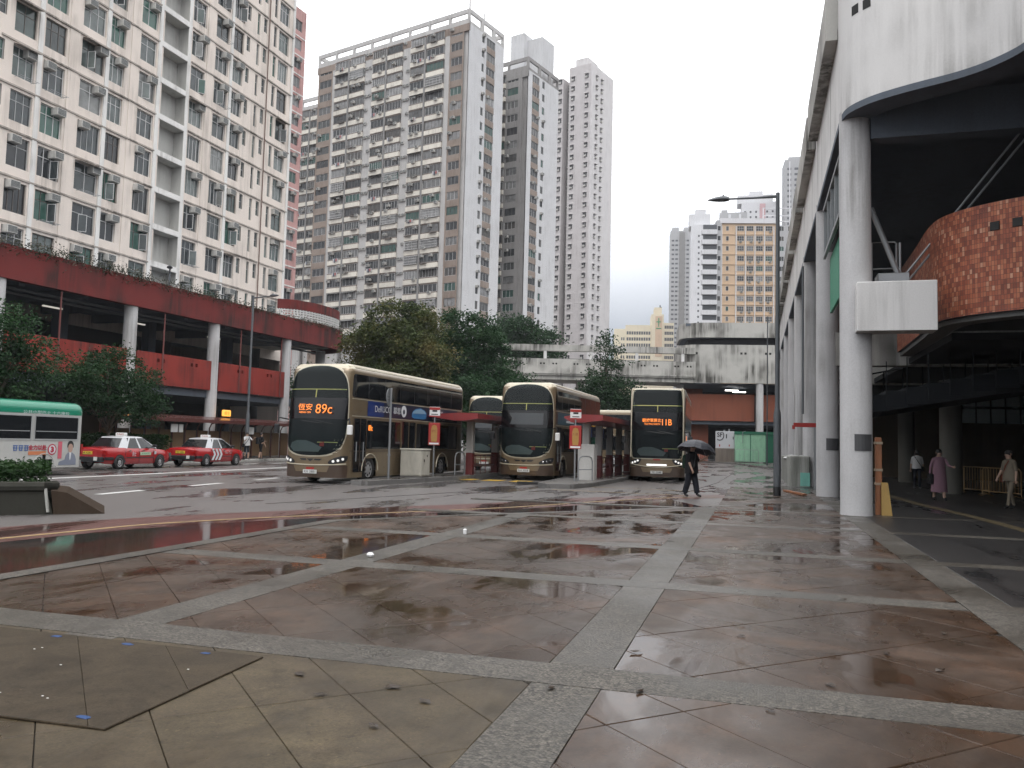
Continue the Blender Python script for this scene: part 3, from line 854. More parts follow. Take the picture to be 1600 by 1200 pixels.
# pale tower with small hooded windows
pale_white = wall_mat("pale_tower_render", (0.64, 0.62, 0.62), (0.35, 0.33, 0.33), streak=0.35, blotch=0.3, scale=0.12)
pale_pink = wall_mat("pale_pink_render", (0.56, 0.53, 0.53), (0.30, 0.26, 0.26), streak=0.35, blotch=0.3, scale=0.12)
pale = thing("apartment_tower", "tall pale tower dotted with small hooded windows, rightmost of the near towers", "building", (-56.4, 221.7, 0), math.radians(-17))
m = MB(); m.box(0, 0.0, 0, 5.0, 14, 103.5, 0); m.box(5.0, 2.6, 0, 6.9, 14, 102.5, 1); m.box(6.9, 0, 0, 13.7, 13.0, 106.0, 0)
m.build("wall", [pale_pink, fin_mat], pale)
m = MB(); m.box(13.7, 0.003, 0, 14.0, 12.9, 106.0, 0); m.build("end_wall", pale_white, pale)
_h = MB(); _h.box(0, -0.02, 0, 1.05, 0.0, 1.25, 1); _h.box(-0.1, -0.5, 1.25, 1.15, -0.001, 1.36, 0); _h.box(0.1, -0.45, 0.1, 0.75, -0.021, 0.55, 2); _h.box(0.49, -0.035, 0.02, 0.55, -0.0205, 1.23, 0)
hood_win = _h.mesh("window", [pale_white, plain("hooded_window_dark", (0.06, 0.06, 0.065), 0.3), ac_body])
for f in range(36):
    z = 5 + f * 2.77
    if z < 24: continue
    for x in (0.3, 3.5, 7.6, 11.9):
        put("window", hood_win, pale, (x, 0.0, z))
    for y in (2.2, 5.2):
        o = put("window", hood_win, pale, (14.0, y, z)); o.rotation_euler[2] = PI / 2
    if f % 2 == 0: put("window", hood_win, pale, (5.4, 2.6, z + 0.4))
m = MB(); m.box(7.2, 3, 106, 11, 9, 109.5); m.build("machine_room", pale_white, pale)

# ------------------------------------------------------------------ far towers on the right
far_grey = wall_mat("far_grey_render", (0.42, 0.42, 0.43), (0.25, 0.25, 0.25), streak=0.3, scale=0.08)
far_white = wall_mat("far_white_render", (0.66, 0.66, 0.68), (0.4, 0.4, 0.4), streak=0.3, scale=0.08)
far_beige = wall_mat("far_beige_render", (0.60, 0.44, 0.30), (0.32, 0.22, 0.14), streak=0.3, scale=0.15)
far_cream = wall_mat("far_cream_render", (0.74, 0.66, 0.50), (0.4, 0.35, 0.28), streak=0.2, scale=0.1)
far_pink = wall_mat("far_pink_render", (0.62, 0.40, 0.42), (0.35, 0.25, 0.25), streak=0.3, scale=0.1)
far_dark = plain("far_window_dark", (0.07, 0.075, 0.085), 0.3)
def far_windows(m, x0, x1, z0, z1, nx, fh, w, h, y=-0.02, mi=0, dz=0.9):
    for f in range(int((z1 - z0) / fh)):
        for i in range(nx):
            cx = x0 + (i + 0.5) * (x1 - x0) / nx
            m.box(cx - w / 2, y - 0.03, z0 + f * fh + dz, cx + w / 2, y, z0 + f * fh + dz + h, mi)
# beige block with white mullion grid
yb_ = thing("apartment_block", "beige block framed in white with a stack of white balconies on its left", "building", (-13.0, 236.8, 0), math.radians(12))
m = MB(); m.box(4.0, 0.1, 0, 19.0, 14, 64.8); m.build("wall", far_beige, yb_)
m = MB(); m.box(2.6, -0.3, 0, 4.0, 14, 65.6); m.box(19.0, -0.2, 0, 28, 14, 64.2); m.build("grey_wing", far_grey, yb_)
m = MB()
for x in (4.05, 8.0, 10.6, 13.2, 15.8, 18.4): m.box(x - 0.12, -0.16, 30, x + 0.12, 0.098, 64.0)
m.build("mullion", far_white, yb_)
for f in range(11):
    z = 33.2 + f * 2.85
    m = MB(); m.box(4.2, -0.10, z - 0.12, 18.9, 0.097, z + 0.12); m.build("floor_band", far_beige, yb_)
    for i in range(4):
        o = add_window(yb_, 8.3 + i * 2.6, z + 0.95, 1.9, 1.45, 0.02, 3, 0.5, alu_white, pane_far)
        if rl.random() < 0.5: put("air_conditioner", ac_mesh, yb_, (8.6 + i * 2.6 + rl.uniform(0, 0.9), -0.35, z + 0.5))
    add_window(yb_, 5.2, z + 1.0, 0.8, 1.3, 0.02, 1, 0.0, alu_white, pane_far)
    for x in (19.8, 22.2): add_window(yb_, x, z + 0.9, 1.3, 1.4, -0.24, 2, 0.0, alu_white, pane_far)
    m = MB(); m.box(-1.6, -1.4, z - 0.3, 2.59, 0.6, z + 1.0); m.build("balcony", far_white, yb_)
    m = MB(); m.box(-1.2, -0.5, z + 1.0, 2.58, 0.4, z + 2.55); m.build("balcony_recess", far_dark, yb_)
    add_window(yb_, 2.8, z + 0.9, 0.9, 1.4, -0.35, 1, 0.0, alu_white, pane_far)
m = MB(); m.box(3.5, -0.35, 64.8, 19.2, 14.2, 66.2); m.build("roof_parapet", far_white, yb_)
def simple_tower(label, loc, rot, W, D, Htop, wall, strips, fh, nx, ww, wh, zmin, end=None, cap=None):
    t = thing("apartment_tower", label, "building", loc, rot)
    m = MB(); m.box(0, 0, 0, W, D, Htop); m.build("wall", wall, t)
    for a, b, c in strips:
        m = MB(); m.box(a, -0.5, 0, b, -0.001, Htop - 1.0); m.build("rib", c, t)
    m = MB(); far_windows(m, 0.4, W - 0.4, zmin, Htop - 3, nx, fh, ww, wh)
    if end:
        for f in range(int((Htop - 3 - zmin) / fh)):
            for i in range(end):
                y = (i + 0.5) * D / end
                for xx in (-0.03, W):
                    m.box(xx, y - 0.5, zmin + f * fh + 0.9, xx + 0.03, y + 0.5, zmin + f * fh + 2.2)
    stuff(m.build("windows", far_dark, t))
    for (a, b, c, d, h) in (cap or []):
        m = MB(); m.box(a, c, Htop, b, d, Htop + h); m.build("machine_room", wall, t)
    return t
simple_tower("slim grey ribbed tower, leftmost of the distant group by the lamp post", (-49.0, 500, 0), math.radians(8), 13.9, 14, 131.5, far_grey, [(5.2, 8.6, fin_mat)], 2.8, 6, 1.5, 1.1, 40, cap=[(1, 5, 2, 8, 2.5), (8, 12, 2, 8, 2.5)])
simple_tower("white tower with one dark column of windows between the slim grey tower and beige block", (-29.6, 402, 0), math.radians(6), 13.6, 16, 108.5, far_white, [], 2.8, 2, 0.8, 1.0, 40, cap=[(-1, 9, 3, 13, 6), (2, 7, 4, 12, 8.5)])
simple_tower("grey towers topping the beige block, behind its left half", (-17.5, 427, 0), math.radians(3), 13.5, 14, 120.5, far_grey, [(4.4, 5.6, far_white), (9.6, 10.6, far_white)], 2.8, 6, 1.3, 1.2, 60, cap=[(1, 4, 2, 8, 2)])
p_ = simple_tower("pale tower with a pink stripe standing behind the beige block roof", (-7.0, 447, 0), math.radians(3), 17.5, 16, 131, far_white, [(9.2, 12.0, far_pink)], 2.8, 6, 0.9, 1.1, 60, cap=[(-2, 16, 2, 12, 4.5), (4, 11, 4, 10, 7)])
simple_tower("tallest distant tower, grey with stacked bays, beside the lamp post head", (14.2, 432, 0), math.radians(4), 14.5, 14, 147.5, far_grey, [(2.0, 2.6, far_white), (8.6, 9.3, far_white)], 2.8, 4, 1.9, 1.2, 60, end=3, cap=[(2, 8, 2, 8, 2)])
# roof frame on the beige block
m = MB()
for z in (66.2, 67.8, 70.0): m.box(16.0, 3.0, z, 27.5, 3.25, z + 0.22)
for x in (16.0, 19.8, 23.6, 27.3): m.box(x, 3.0, 64.2, x + 0.25, 3.26, 70.2)
m.build("roof_frame", far_white, yb_)
# long cream hospital-like building with a green cross
hosp = thing("institution_building", "long cream building with rows of windows and a green cross sign, far off", "building", (-73.5, 447, 0), math.radians(10))
m = MB(); m.box(0, 0, 0, 6.2, 14, 65.0); m.box(6.2, 0.5, 0, 20, 14, 67.2); m.box(20.0, -0.6, 0, 26.5, 14, 73.0); m.box(26.5, 0.4, 0, 32, 14, 68.5); m.box(21.5, 1, 73, 25.5, 10, 77)
m.build("wall", far_cream, hosp)
m = MB(); m.box(22.0, -0.8, 50, 25.6, -0.601, 72.0); m.build("tower_panel", wall_mat("far_peach", (0.66, 0.48, 0.34), streak=0.2, scale=0.1), hosp)
m = MB(); m.box(24.4, 3, 77, 25.0, 3.6, 78.6); m.box(25.0, 3, 73, 25.6, 3.6, 77.6); m.build("chimney", far_dark, hosp)
m = MB()
far_windows(m, 6.6, 19.6, 38, 66, 10, 3.3, 1.0, 1.7, 0.5); far_windows(m, 27.0, 31.8, 38, 68, 5, 3.3, 0.8, 1.7, 0.4); far_windows(m, 3.6, 5.8, 38, 64, 2, 3.3, 0.7, 1.6, 0.0)
stuff(m.build("windows", far_dark, hosp))
grn = plain("sign_green", (0.03, 0.30, 0.14), 0.5)
m = MB(); m.box(23.55, -0.95, 66.2, 24.05, -0.801, 71.0); m.box(22.6, -0.95, 68.6, 25.0, -0.802, 69.1); m.box(22.4, -0.95, 65.0, 25.2, -0.801, 65.5); m.build("cross_sign", grn, hosp)
t2 = thing("low_block", "small pale green roofed block far left of the cream building", "building", (-82.0, 440, 0), math.radians(8))
m = MB(); m.box(0, 0, 0, 7.5, 10, 57); m.box(2, 1, 57, 6, 8, 59.5); m.build("wall", wall_mat("far_mint", (0.46, 0.60, 0.56), streak=0.2, scale=0.1), t2)
m = MB(); far_windows(m, 0.3, 7.2, 38, 56, 5, 3.0, 0.8, 1.3, 0.0); stuff(m.build("windows", far_dark, t2))

# hills behind, in the rain mist
hill = MB(); hr = random.Random(3)
from mathutils import noise as mnoise
HX, HY = 60, 16
for j in range(HY + 1):
    for i in range(HX + 1):
        x = -1500 + i * 55; y = 1000 + j * 60
        t = math.sin(PI * min(1, j / HY * 1.05))
        h = t * (150 + 90 * mnoise.noise(Vector((x * 0.0022, y * 0.002, 0))) + 45 * mnoise.noise(Vector((x * 0.008, y * 0.008, 5))))
        h *= 0.55 + 0.6 * math.exp(-((x + 140) / 330) ** 2)
        hill.v.append((x, y, max(-2, h)))
for j in range(HY):
    for i in range(HX):
        a = j * (HX + 1) + i; hill.f.append((a, a + 1, a + HX + 2, a + HX + 1)); hill.m.append(0)
hk = N("wooded_hillside"); hillmat = hk.bsdf(hk.ramp(hk.noise(0.03, 6, 0.7), [(0.3, (0.03, 0.05, 0.035)), (0.7, (0.07, 0.10, 0.07))]), 0.9)
struct(hill.build("hill", hillmat, smooth=True, fix=False))
# ------------------------------------------------------------------ red podium with deck on the left (local: x along the street, -y towards the road)
pod = thing("podium_building", "two-storey podium with red fascia and parapets on white round columns below the cream block", "building",
            (-36.05, 17.0, 0.0), math.radians(90 - 3.0))
PL = 45.6          # straight length
m = MB(); m.box(0, -0.02, 9.06, PL, 0.35, 10.75, 0); m.build("fascia", red_dirty, pod)
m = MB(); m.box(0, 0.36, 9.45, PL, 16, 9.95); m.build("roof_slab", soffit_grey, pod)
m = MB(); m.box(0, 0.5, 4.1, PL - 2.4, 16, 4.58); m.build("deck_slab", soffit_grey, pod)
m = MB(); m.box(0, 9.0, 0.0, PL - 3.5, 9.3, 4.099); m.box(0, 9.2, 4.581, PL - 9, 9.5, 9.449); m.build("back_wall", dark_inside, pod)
for x in (0.3, 7.4, 14.7, 23.35, 30.7, 39.0):
    m = MB(); m.lathe([(0.38, 0.15), (0.38, 9.1)], 20, (x, 0.45)); m.build("column", column_white, pod, smooth='auto')
    if x > 20:
        m = MB(); m.box(x - 0.35, 5.6, 0, x + 0.35, 6.2, 4.1); m.box(x - 0.35, 5.6, 4.58, x + 0.35, 6.2, 9.45); m.build("inner_column", soffit_grey, pod)
spans = [(0.7, 7.0), (7.8, 14.3), (15.1, 22.95), (23.75, 30.3), (31.1, 38.6)]
hole = plain("parapet_hole", (0.03, 0.012, 0.01), 0.8)
for a, b in spans:
    m = MB(); us = [a]; hs = []
    n = 2
    for k in range(n):
        c = a + (b - a) * (0.3 + 0.45 * k)
        for d in (-0.34, 0.1): us += [c + d, c + d + 0.22]; hs.append(len(us) - 2)
    us.append(b)
    g = MB(); grid_wall(g, us, [4.6, 5.98, 6.2, 6.52], lambda i, j: (0.16, 0, 1) if (i in hs and j == 1) else None, 0.2)
    m.add(g.v, g.f); m.m = g.m[:]
    m.quad((a, 0.2, 6.52), (b, 0.2, 6.52), (b, 0.42, 6.52), (a, 0.42, 6.52)); m.quad((a, 0.42, 4.6), (a, 0.2, 4.6), (a, 0.2, 6.52), (a, 0.42, 6.52))
    m.quad((b, 0.2, 4.6), (b, 0.42, 4.6), (b, 0.42, 6.52), (b, 0.2, 6.52)); m.quad((a, 0.42, 4.6), (b, 0.42, 4.6), (b, 0.42, 6.52), (a, 0.42, 6.52))
    m.quad((a, 0.2, 4.6), (a, 0.42, 4.6), (b, 0.42, 4.6), (b, 0.2, 4.6))
    m.build("parapet", [red_paint, hole], pod, fix=False)
# things inside the deck: pale panels, beams, shopfront shutters
pale_panel = plain("pale_panel", (0.28, 0.27, 0.26), 0.7)
for x, w, z0, z1 in ((19.5, 2.2, 4.6, 7.6), (23.0, 3.0, 5.4, 6.4), (26.5, 3.2, 4.6, 7.0), (30.5, 2.4, 5.2, 6.6), (34.0, 2.2, 4.6, 7.2)):
    m = MB(); m.box(x, 9.0, z0, x + w, 9.19, z1); m.build("shopfront_panel", pale_panel, pod)
for x in (12, 16, 20, 24, 28, 32, 36):
    m = MB(); m.box(x, 0.6, 8.95, x + 0.35, 15, 9.449); m.build("beam", soffit_grey, pod)
for x in range(14, 37, 2):
    m = MB(); m.bbox(x, 8.7, 0.15, x + 1.85, 8.95, 3.4, 0.03); m.build("shutter", rl.choice((plain("shutter_tan", (0.20, 0.13, 0.08), 0.7), pale_panel, dark_inside)), pod)
for x in (16.5, 20.5, 27.0, 34.5):
    m = MB(); m.box(x, 4.0, 8.72, x + 1.3, 4.14, 8.80); m.build("tube_light", lamp_mat("dim_tube", (1.0, 0.95, 0.85), 0.5), pod)
for z, y in ((8.8, 1.0), (8.65, 1.5)):
    m = MB(); m.tube([(8, y, z), (PL - 1, y, z)], 0.07, 6); m.build("service_pipe", lamp_grey, pod)
for x in (18.2, 25.8, 33.2, 38.0):
    m = MB(); m.tube([(x, 0.16, 4.6), (x, 0.16, 9.0)], 0.05, 6); m.build("drain_pipe", plain("pipe_maroon", (0.16, 0.05, 0.045), 0.6), pod)
# rounded end: fascia turns away from the road, drum of white breeze blocks above it
arc = []
for k in range(13):
    a = PI * 0.5 * k / 12
    arc.append((PL + 3.6 * math.sin(a), 4.6 - 4.6 * math.cos(a)))
def curved_band(pts, z0, z1, t=0.35):
    m = MB(); L = []
    for i, p in enumerate(pts):
        a = Vector(pts[max(0, i - 1)]); b = Vector(pts[min(len(pts) - 1, i + 1)])
        d = (b - a).normalized(); L.append((Vector(p), Vector(p) + Vector((-d.y, d.x)) * t))
    m.loft([[(o.x, o.y, z0), (o.x, o.y, z1), (q.x, q.y, z1), (q.x, q.y, z0)] for o, q in L])
    return m
curved_band(arc, 9.06, 10.75).build("fascia", red_dirty, pod)
m = MB(); m.prism([(PL, 15)] + [(PL, 0.36)] + [(x - 0.36 * math.sin(PI * 0.5 * k / 12), y + 0.36) for k, (x, y) in enumerate(arc) if k] + [(PL + 3.2, 15)], 9.45, 9.95); m.build("roof_slab", concrete_stained, pod)
drum = smooth_pts([(38.2, 2.2), (39.2, 1.0), (41.2, 0.42), (43.6, 0.40), (45.4, 0.9), (46.5, 2.0), (46.9, 3.4), (46.9, 6.0)], 3)[:17 + 4]
drum = [(x + 1.9, y) for x, y in drum]
DZ = -0.5
curved_band(drum, 9.96, 11.42 + DZ, 0.3).build("drum_base", red_dirty, pod)
curved_band(drum, 12.25 + DZ, 13.0 + DZ, 0.3).build("drum_cap", red_dirty, pod)
lat = MB()
DN = 46
for k in range(DN + 1):
    t = k / DN * 20; i = min(19, int(t)); u = t - i
    p = Vector(drum[i]).lerp(Vector(drum[i + 1]), u); d = (Vector(drum[i + 1]) - Vector(drum[i])).normalized(); n = Vector((-d.y, d.x))
    a = p - d * 0.035; b = p + d * 0.035
    lat.add([(a.x, a.y, 11.42 + DZ), (b.x, b.y, 11.42 + DZ), (b.x + n.x * .2, b.y + n.y * .2, 11.42 + DZ), (a.x + n.x * .2, a.y + n.y * .2, 11.42 + DZ),
             (a.x, a.y, 12.25 + DZ), (b.x, b.y, 12.25 + DZ), (b.x + n.x * .2, b.y + n.y * .2, 12.25 + DZ), (a.x + n.x * .2, a.y + n.y * .2, 12.25 + DZ)],
            [(0, 3, 2, 1), (4, 5, 6, 7), (0, 1, 5, 4), (1, 2, 6, 5), (2, 3, 7, 6), (3, 0, 4, 7)])
for z in (11.58, 11.78, 11.98, 12.16):
    c = curved_band(drum, z + DZ - 0.03, z + DZ + 0.03, 0.17); lat.add(c.v, c.f)
lat.build("breeze_block_screen", white_paint, pod)
m = MB(); m.lathe([(0.4, 0.15), (0.4, 9.1)], 18, (PL + 1.6, 2.6)); m.build("column", column_white, pod, smooth='auto')
m = MB(); m.lathe([(0.4, 0.15), (0.4, 9.1)], 18, (PL - 1.0, 7.4)); m.build("column", dark_inside, pod, smooth='auto')  # rear column in the wall colour darkened for interior shade
# self-sown plants along the fascia top
def leaf_quads(mb, c, n, sp, size, r, droop=0.0):
    for _ in range(n):
        p = Vector(c) + Vector((r.gauss(0, sp[0]), r.gauss(0, sp[1]), r.gauss(0, sp[2])))
        a = Vector((r.uniform(-1, 1), r.uniform(-1, 1), r.uniform(-0.6, 0.6))).normalized() * size * r.uniform(0.6, 1.3)
        b = a.cross(Vector((r.uniform(-1, 1), r.uniform(-1, 1), r.uniform(-1, 1)))).normalized() * size * r.uniform(0.3, 0.6)
        mb.add([p - a * 0.5, p + b * 0.6 - a * 0.05, p + a * 0.5, p - b * 0.6 - a * 0.05], [(0, 1, 2, 3)])
def leaf_mat(name, cols, rough=0.45, trans=0.25, sc=1.1):
    k = N(name)
    c = k.ramp(k.noise(sc, 3, 0.6), [(0.30, cols[0]), (0.5, cols[1]), (0.7, cols[2])])
    f = k.noise(9, 2); c = k.mix(k.math('MULTIPLY', f, 0.6), c, tuple(x * 0.5 for x in cols[0]))
    d = k.n("ShaderNodeBsdfPrincipled"); k.l(c, d.inputs["Base Color"]); d.inputs["Roughness"].default_value = 0.65; d.inputs["Specular IOR Level"].default_value = 0.22
    t = k.n("ShaderNodeBsdfTranslucent"); k.l(c, t.inputs["Color"])
    mx = k.n("ShaderNodeMixShader"); mx.inputs[0].default_value = trans
    k.l(d.outputs[0], mx.inputs[1]); k.l(t.outputs[0], mx.inputs[2]); k.l(mx.outputs[0], k.out.inputs[0])
    return k.mat
weed_green = leaf_mat("weed_leaf", ((0.025, 0.032, 0.018), (0.07, 0.08, 0.05), (0.26, 0.24, 0.20)), sc=3.0)
lr = random.Random(21)
wd = MB()
x = 11.0
while x < PL + 1:
    h = max(0.05, 0.9 - abs(x - 20) * 0.05)
    if lr.random() < 0.85: leaf_quads(wd, (x, -0.05, 10.70 + h * 0.10 + lr.uniform(-0.1, 0.1)), int(16 + 34 * h), (0.22, 0.10, 0.13 + 0.14 * h), 0.12, lr)
    x += 0.16
stuff(tag(wd.build("wall_plants", weed_green), "fringe of small weeds along the top of the red fascia", "plants"))
bpy.data.objects["wall_plants"].matrix_world = Matrix.Translation((-36.05, 17.0, 0.0)) @ Matrix.Rotation(math.radians(87.0), 4, 'Z')

# raised pavement on the far side of the road and the covered walkway standing on it
pav = MB(); pav.box(-48.0, -10, -0.02, -31.2, 70, 0.14); struct(pav.build("pavement", island_mat))
m = MB(); m.bbox(-31.2, -10, -0.02, -31.0, 70, 0.15, 0.03); struct(m.build("kerb", concrete_stained))
sh = thing("covered_walkway", "long low covered walkway with dark red roof and brown panels behind the taxis", "shelter", (-33.6, 37.0, 0.14), math.radians(87.0))
maroon = paint("maroon_metal", (0.11, 0.035, 0.03), 0.45, 0.1, dirt=0.3)
maroon_roof = paint("maroon_roof_sheet", (0.13, 0.055, 0.05), 0.25, 0.1, dirt=0.3)
tan_panel = wall_mat("tan_hoarding", (0.25, 0.16, 0.09), (0.08, 0.05, 0.03), streak=0.5, rnd_obj=0.4)
for k in range(20):
    m = MB(); a, b = k * 1.1 + 0.02, k * 1.1 + 1.08
    m.add([(a, -0.9, 2.32), (b, -0.9, 2.32), (b, 0.9, 2.62), (a, 0.9, 2.62), (a, -0.9, 2.36), (b, -0.9, 2.36), (b, 0.9, 2.66), (a, 0.9, 2.66)],
          [(0, 3, 2, 1), (4, 5, 6, 7), (0, 1, 5, 4), (1, 2, 6, 5), (2, 3, 7, 6), (3, 0, 4, 7)]); m.build("roof_panel", maroon_roof, sh)
    m = MB(); m.box(k * 1.1 + 0.06, 0.42, 0.12, k * 1.1 + 1.04, 0.47, 1.75); m.build("wall_panel", tan_panel, sh)
    m = MB(); m.tube([(k * 1.1, 0.36, 0), (k * 1.1, 0.36, 1.9), (k * 1.1, 0.2, 2.2), (k * 1.1, -0.5, 2.36)], 0.045, 6); m.build("post", maroon, sh)
m = MB(); m.box(0, -0.95, 2.22, 22, -0.9, 2.42); m.box(0, 0.3, 2.40, 22, 0.36, 2.5); m.build("gutter", maroon, sh)
# small notices hung under the walkway roof and a lit taxi sign
for x, w in ((4.3, 0.55), (4.95, 0.35), (11.2, 0.5), (11.65, 0.45)):
    m = MB(); m.box(x, -0.6, 1.6, x + w, -0.56, 2.08); m.build("notice", white_paint, sh)
amber = lamp_mat("amber_sign", (1.0, 0.42, 0.06), 1.6)
for lab, x in (("glowing amber shop sign above the walkway roof beside a white column", 11.1), ("glowing amber shop sign half hidden by the small roadside tree", 2.3)):
    t = thing("shop_sign", lab, "sign", (-34.4 + x * 0.05, 37.0 + x, 2.9), math.radians(87.0))
    m = MB(); m.bbox(-0.42, 0, 0, 0.42, 0.14, 0.42, 0.05); m.build("face", amber, t)
    lettering("的士", 0.3, plain("sign_brown", (0.25, 0.08, 0.01), 0.5), t, (0, -0.004, 0.2), FACE_MY, width=0.5)
    m = MB(); m.tube([(0, 0.3, 0.2), (0, 0.14, 0.2)], 0.03); m.build("bracket", steel, t)

# ------------------------------------------------------------------ right arcade: columns, curved fascia, brick curve, decks
arc_b = thing("arcade_building", "pale concrete arcade on tall round columns with curved fascia and brick deck on the right", "building", (0, 0, 0))
COLX, COLY = 2.45, [22.5, 30.95, 39.4, 47.9, 56.3, 64.8, 73.3, 81.8]
for i, y in enumerate(COLY):
    m = MB(); m.lathe([(0.385, 0.0), (0.38, 0.3), (0.38, 10.3)], 32, (COLX, y)); m.build("column", column_white, arc_b, smooth='auto')
# fascia: straight along X = 2.1, then the S-curve towards the plaza side
curve = smooth_pts([(2.1, 86.0), (2.1, 60.0), (2.1, 40.0), (2.1, 26.0), (2.1, 23.2), (2.12, 22.3), (2.28, 21.75), (2.75, 21.2), (3.5, 20.72), (4.36, 20.28), (4.95, 19.78), (5.4, 19.05), (5.65, 17.8), (5.72, 15.0), (5.72, 6.0)], 4)
def band2(pts, z0, z1, t, side=1):
    m = MB(); L = []
    for i, p in enumerate(pts):
        a = Vector(pts[max(0, i - 1)]); b = Vector(pts[min(len(pts) - 1, i + 1)])
        d = (b - a).normalized(); L.append((Vector(p), Vector(p) + Vector((-d.y, d.x)) * t * side))
    m.loft([[(o.x, o.y, z0), (o.x, o.y, z1), (q.x, q.y, z1), (q.x, q.y, z0)] for o, q in L])
    return m
band2(curve, 10.22, 15.2, 0.30, 1).build("fascia", concrete, arc_b, smooth='auto')
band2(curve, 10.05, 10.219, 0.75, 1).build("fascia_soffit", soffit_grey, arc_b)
# pairs of square weep holes in the fascia
dk = plain("hole_dark", (0.03, 0.03, 0.03), 0.9)
for (x, y, a) in ((2.72, 21.22, -0.86), (3.14, 20.93, -0.6)):
    pass
m = MB()
for y in (23.0, 23.6, 31.4, 32.0, 39.9, 40.5):
    m.box(2.085, y, 12.55, 2.099, y + 0.28, 12.83)
for t_ in ():
    p = Vector(curve[t_]); q = Vector(curve[t_ + 1]); d = (q - p).normalized(); n = Vector((d.y, -d.x))
    M_ = Matrix.Translation((p.x + n.x * 0.012, p.y + n.y * 0.012, 13.0)) @ Matrix.Rotation(math.atan2(d.y, d.x), 4, 'Z')
    m.box(-0.15, -0.01, -0.15, 0.15, 0.01, 0.15, 0, M_)
for (tx, ty, tz) in ((2.36, 21.62, 12.62), (2.63, 21.33, 12.60)):
    i_ = min(range(len(curve) - 1), key=lambda q: (curve[q][0] - tx) ** 2 + (curve[q][1] - ty) ** 2)
    p = Vector(curve[i_]); d = (Vector(curve[i_ + 1]) - Vector(curve[i_ - 1])).normalized()
    m.box(-0.11, -0.006, -0.12, 0.11, 0.02, 0.12, 0, Matrix.Translation((p.x, p.y, tz)) @ Matrix.Rotation(math.atan2(d.y, d.x), 4, 'Z'))
m.build("weep_holes", dk, arc_b)
# projecting planter ledge along the top of the straight part, in lengths between the columns
for i in range(len(COLY) - 1):
    a, b = COLY[i] + 0.5, COLY[i + 1] - 0.3
    m = MB(); m.box(1.78, a, 12.55, 2.099, b, 13.75); m.build("planter_ledge", concrete_stained, arc_b)
    m = MB(); m.box(1.95, b, 12.9, 2.098, COLY[i + 1] + 0.5, 13.3); m.build("ledge_link", concrete, arc_b)
# deck over the ground floor, beam from the first column to the brick curve
m = MB(); m.bbox(2.40, 21.75, 4.55, 4.2, 22.45, 5.76, 0.02); m.build("beam", concrete, arc_b)
for y in COLY[1:]:
    m = MB(); m.box(2.6, y - 0.3, 4.55, 9.0, y + 0.3, 5.7); m.build("beam", concrete_stained, arc_b)
m = MB(); m.box(2.85, 31.0, 4.4, 3.25, 86, 5.75); m.build("deck_edge", concrete, arc_b)
under_dark = wall_mat("shaded_underside", (0.03, 0.031, 0.034), (0.012, 0.012, 0.012), streak=0.3, spec=0.1)  # near-black colour paints the shade on the deck's underside
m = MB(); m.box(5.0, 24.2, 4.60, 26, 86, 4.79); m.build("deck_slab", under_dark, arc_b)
brick_wall = smooth_pts([(4.55, 30.0), (4.45, 26.0), (4.38, 24.0), (4.45, 22.9), (4.75, 22.2), (5.3, 21.6), (6.2, 21.0), (7.6, 20.4), (9.5, 20.0)], 8)
bw = band2(brick_wall, 4.92, 7.52, 0.28, 1)
bo = bw.mesh("brick_parapet", None) if False else None
# brick parapet with UVs so that its tiles follow the curve
bk = N("brown_mosaic_brick")
uvn = bk.n("ShaderNodeUVMap"); uvn.uv_map = "uv"
def cells(k, su, sv):
    mp = k.n("ShaderNodeMapping"); mp.inputs["Scale"].default_value = (su, sv, 1); k.l(uvn.outputs[0], mp.inputs[0])
    return mp.outputs[0]
vv = cells(bk, 1 / 0.066, 1 / 0.118)
fl = bk.n("ShaderNodeVectorMath"); fl.operation = 'FLOOR'; bk.l(vv, fl.inputs[0])
fr_ = bk.n("ShaderNodeVectorMath"); fr_.operation = 'FRACTION'; bk.l(vv, fr_.inputs[0])
wnz = bk.n("ShaderNodeTexWhiteNoise"); wnz.noise_dimensions = '3D'; bk.l(fl.outputs[0], wnz.inputs["Vector"])
bc = bk.ramp(wnz.outputs["Value"], [(0.0, (0.19, 0.048, 0.028)), (0.3, (0.27, 0.070, 0.036)), (0.6, (0.36, 0.100, 0.048)), (0.86, (0.43, 0.145, 0.070)), (0.975, (0.54, 0.28, 0.18))])
sp_ = bk.n("ShaderNodeSeparateXYZ"); bk.l(fr_.outputs[0], sp_.inputs[0])
gx = bk.math('MINIMUM', sp_.outputs[0], bk.math('SUBTRACT', 1.0, sp_.outputs[0])); gy = bk.math('MINIMUM', sp_.outputs[1], bk.math('SUBTRACT', 1.0, sp_.outputs[1]))
gap = bk.math('MULTIPLY', bk.ramp(gx, [(0.03, 0.0), (0.09, 1.0)]), bk.ramp(gy, [(0.02, 0.0), (0.05, 1.0)]))
bcol = bk.mix(gap, (0.10, 0.05, 0.035), bc)
brick_mat = bk.bsdf(bk.mix(0.35, bcol, bk.noise(3.0, 5), 'OVERLAY'), 0.6, bump=gap, bstr=0.6, bdist=0.01)
me = bpy.data.meshes.new("brick_parapet"); bvs = []; bfs = []; buv = []
acc = 0.0; prev = None; zs = [4.92, 7.52]
for i, p in enumerate(brick_wall):
    if prev: acc += (Vector(p) - Vector(prev)).length
    prev = p
    for z in zs: bvs.append((p[0], p[1], z)); buv.append((acc, z))
for i in range(len(brick_wall) - 1):
    bfs.append((2 * i, 2 * i + 2, 2 * i + 3, 2 * i + 1))
me.from_pydata(bvs, [], bfs); me.materials.append(brick_mat)
ul = me.uv_layers.new(name="uv")
for poly in me.polygons:
    poly.use_smooth = True
    for li, vi in zip(poly.loop_indices, poly.vertices): ul.data[li].uv = buv[vi]
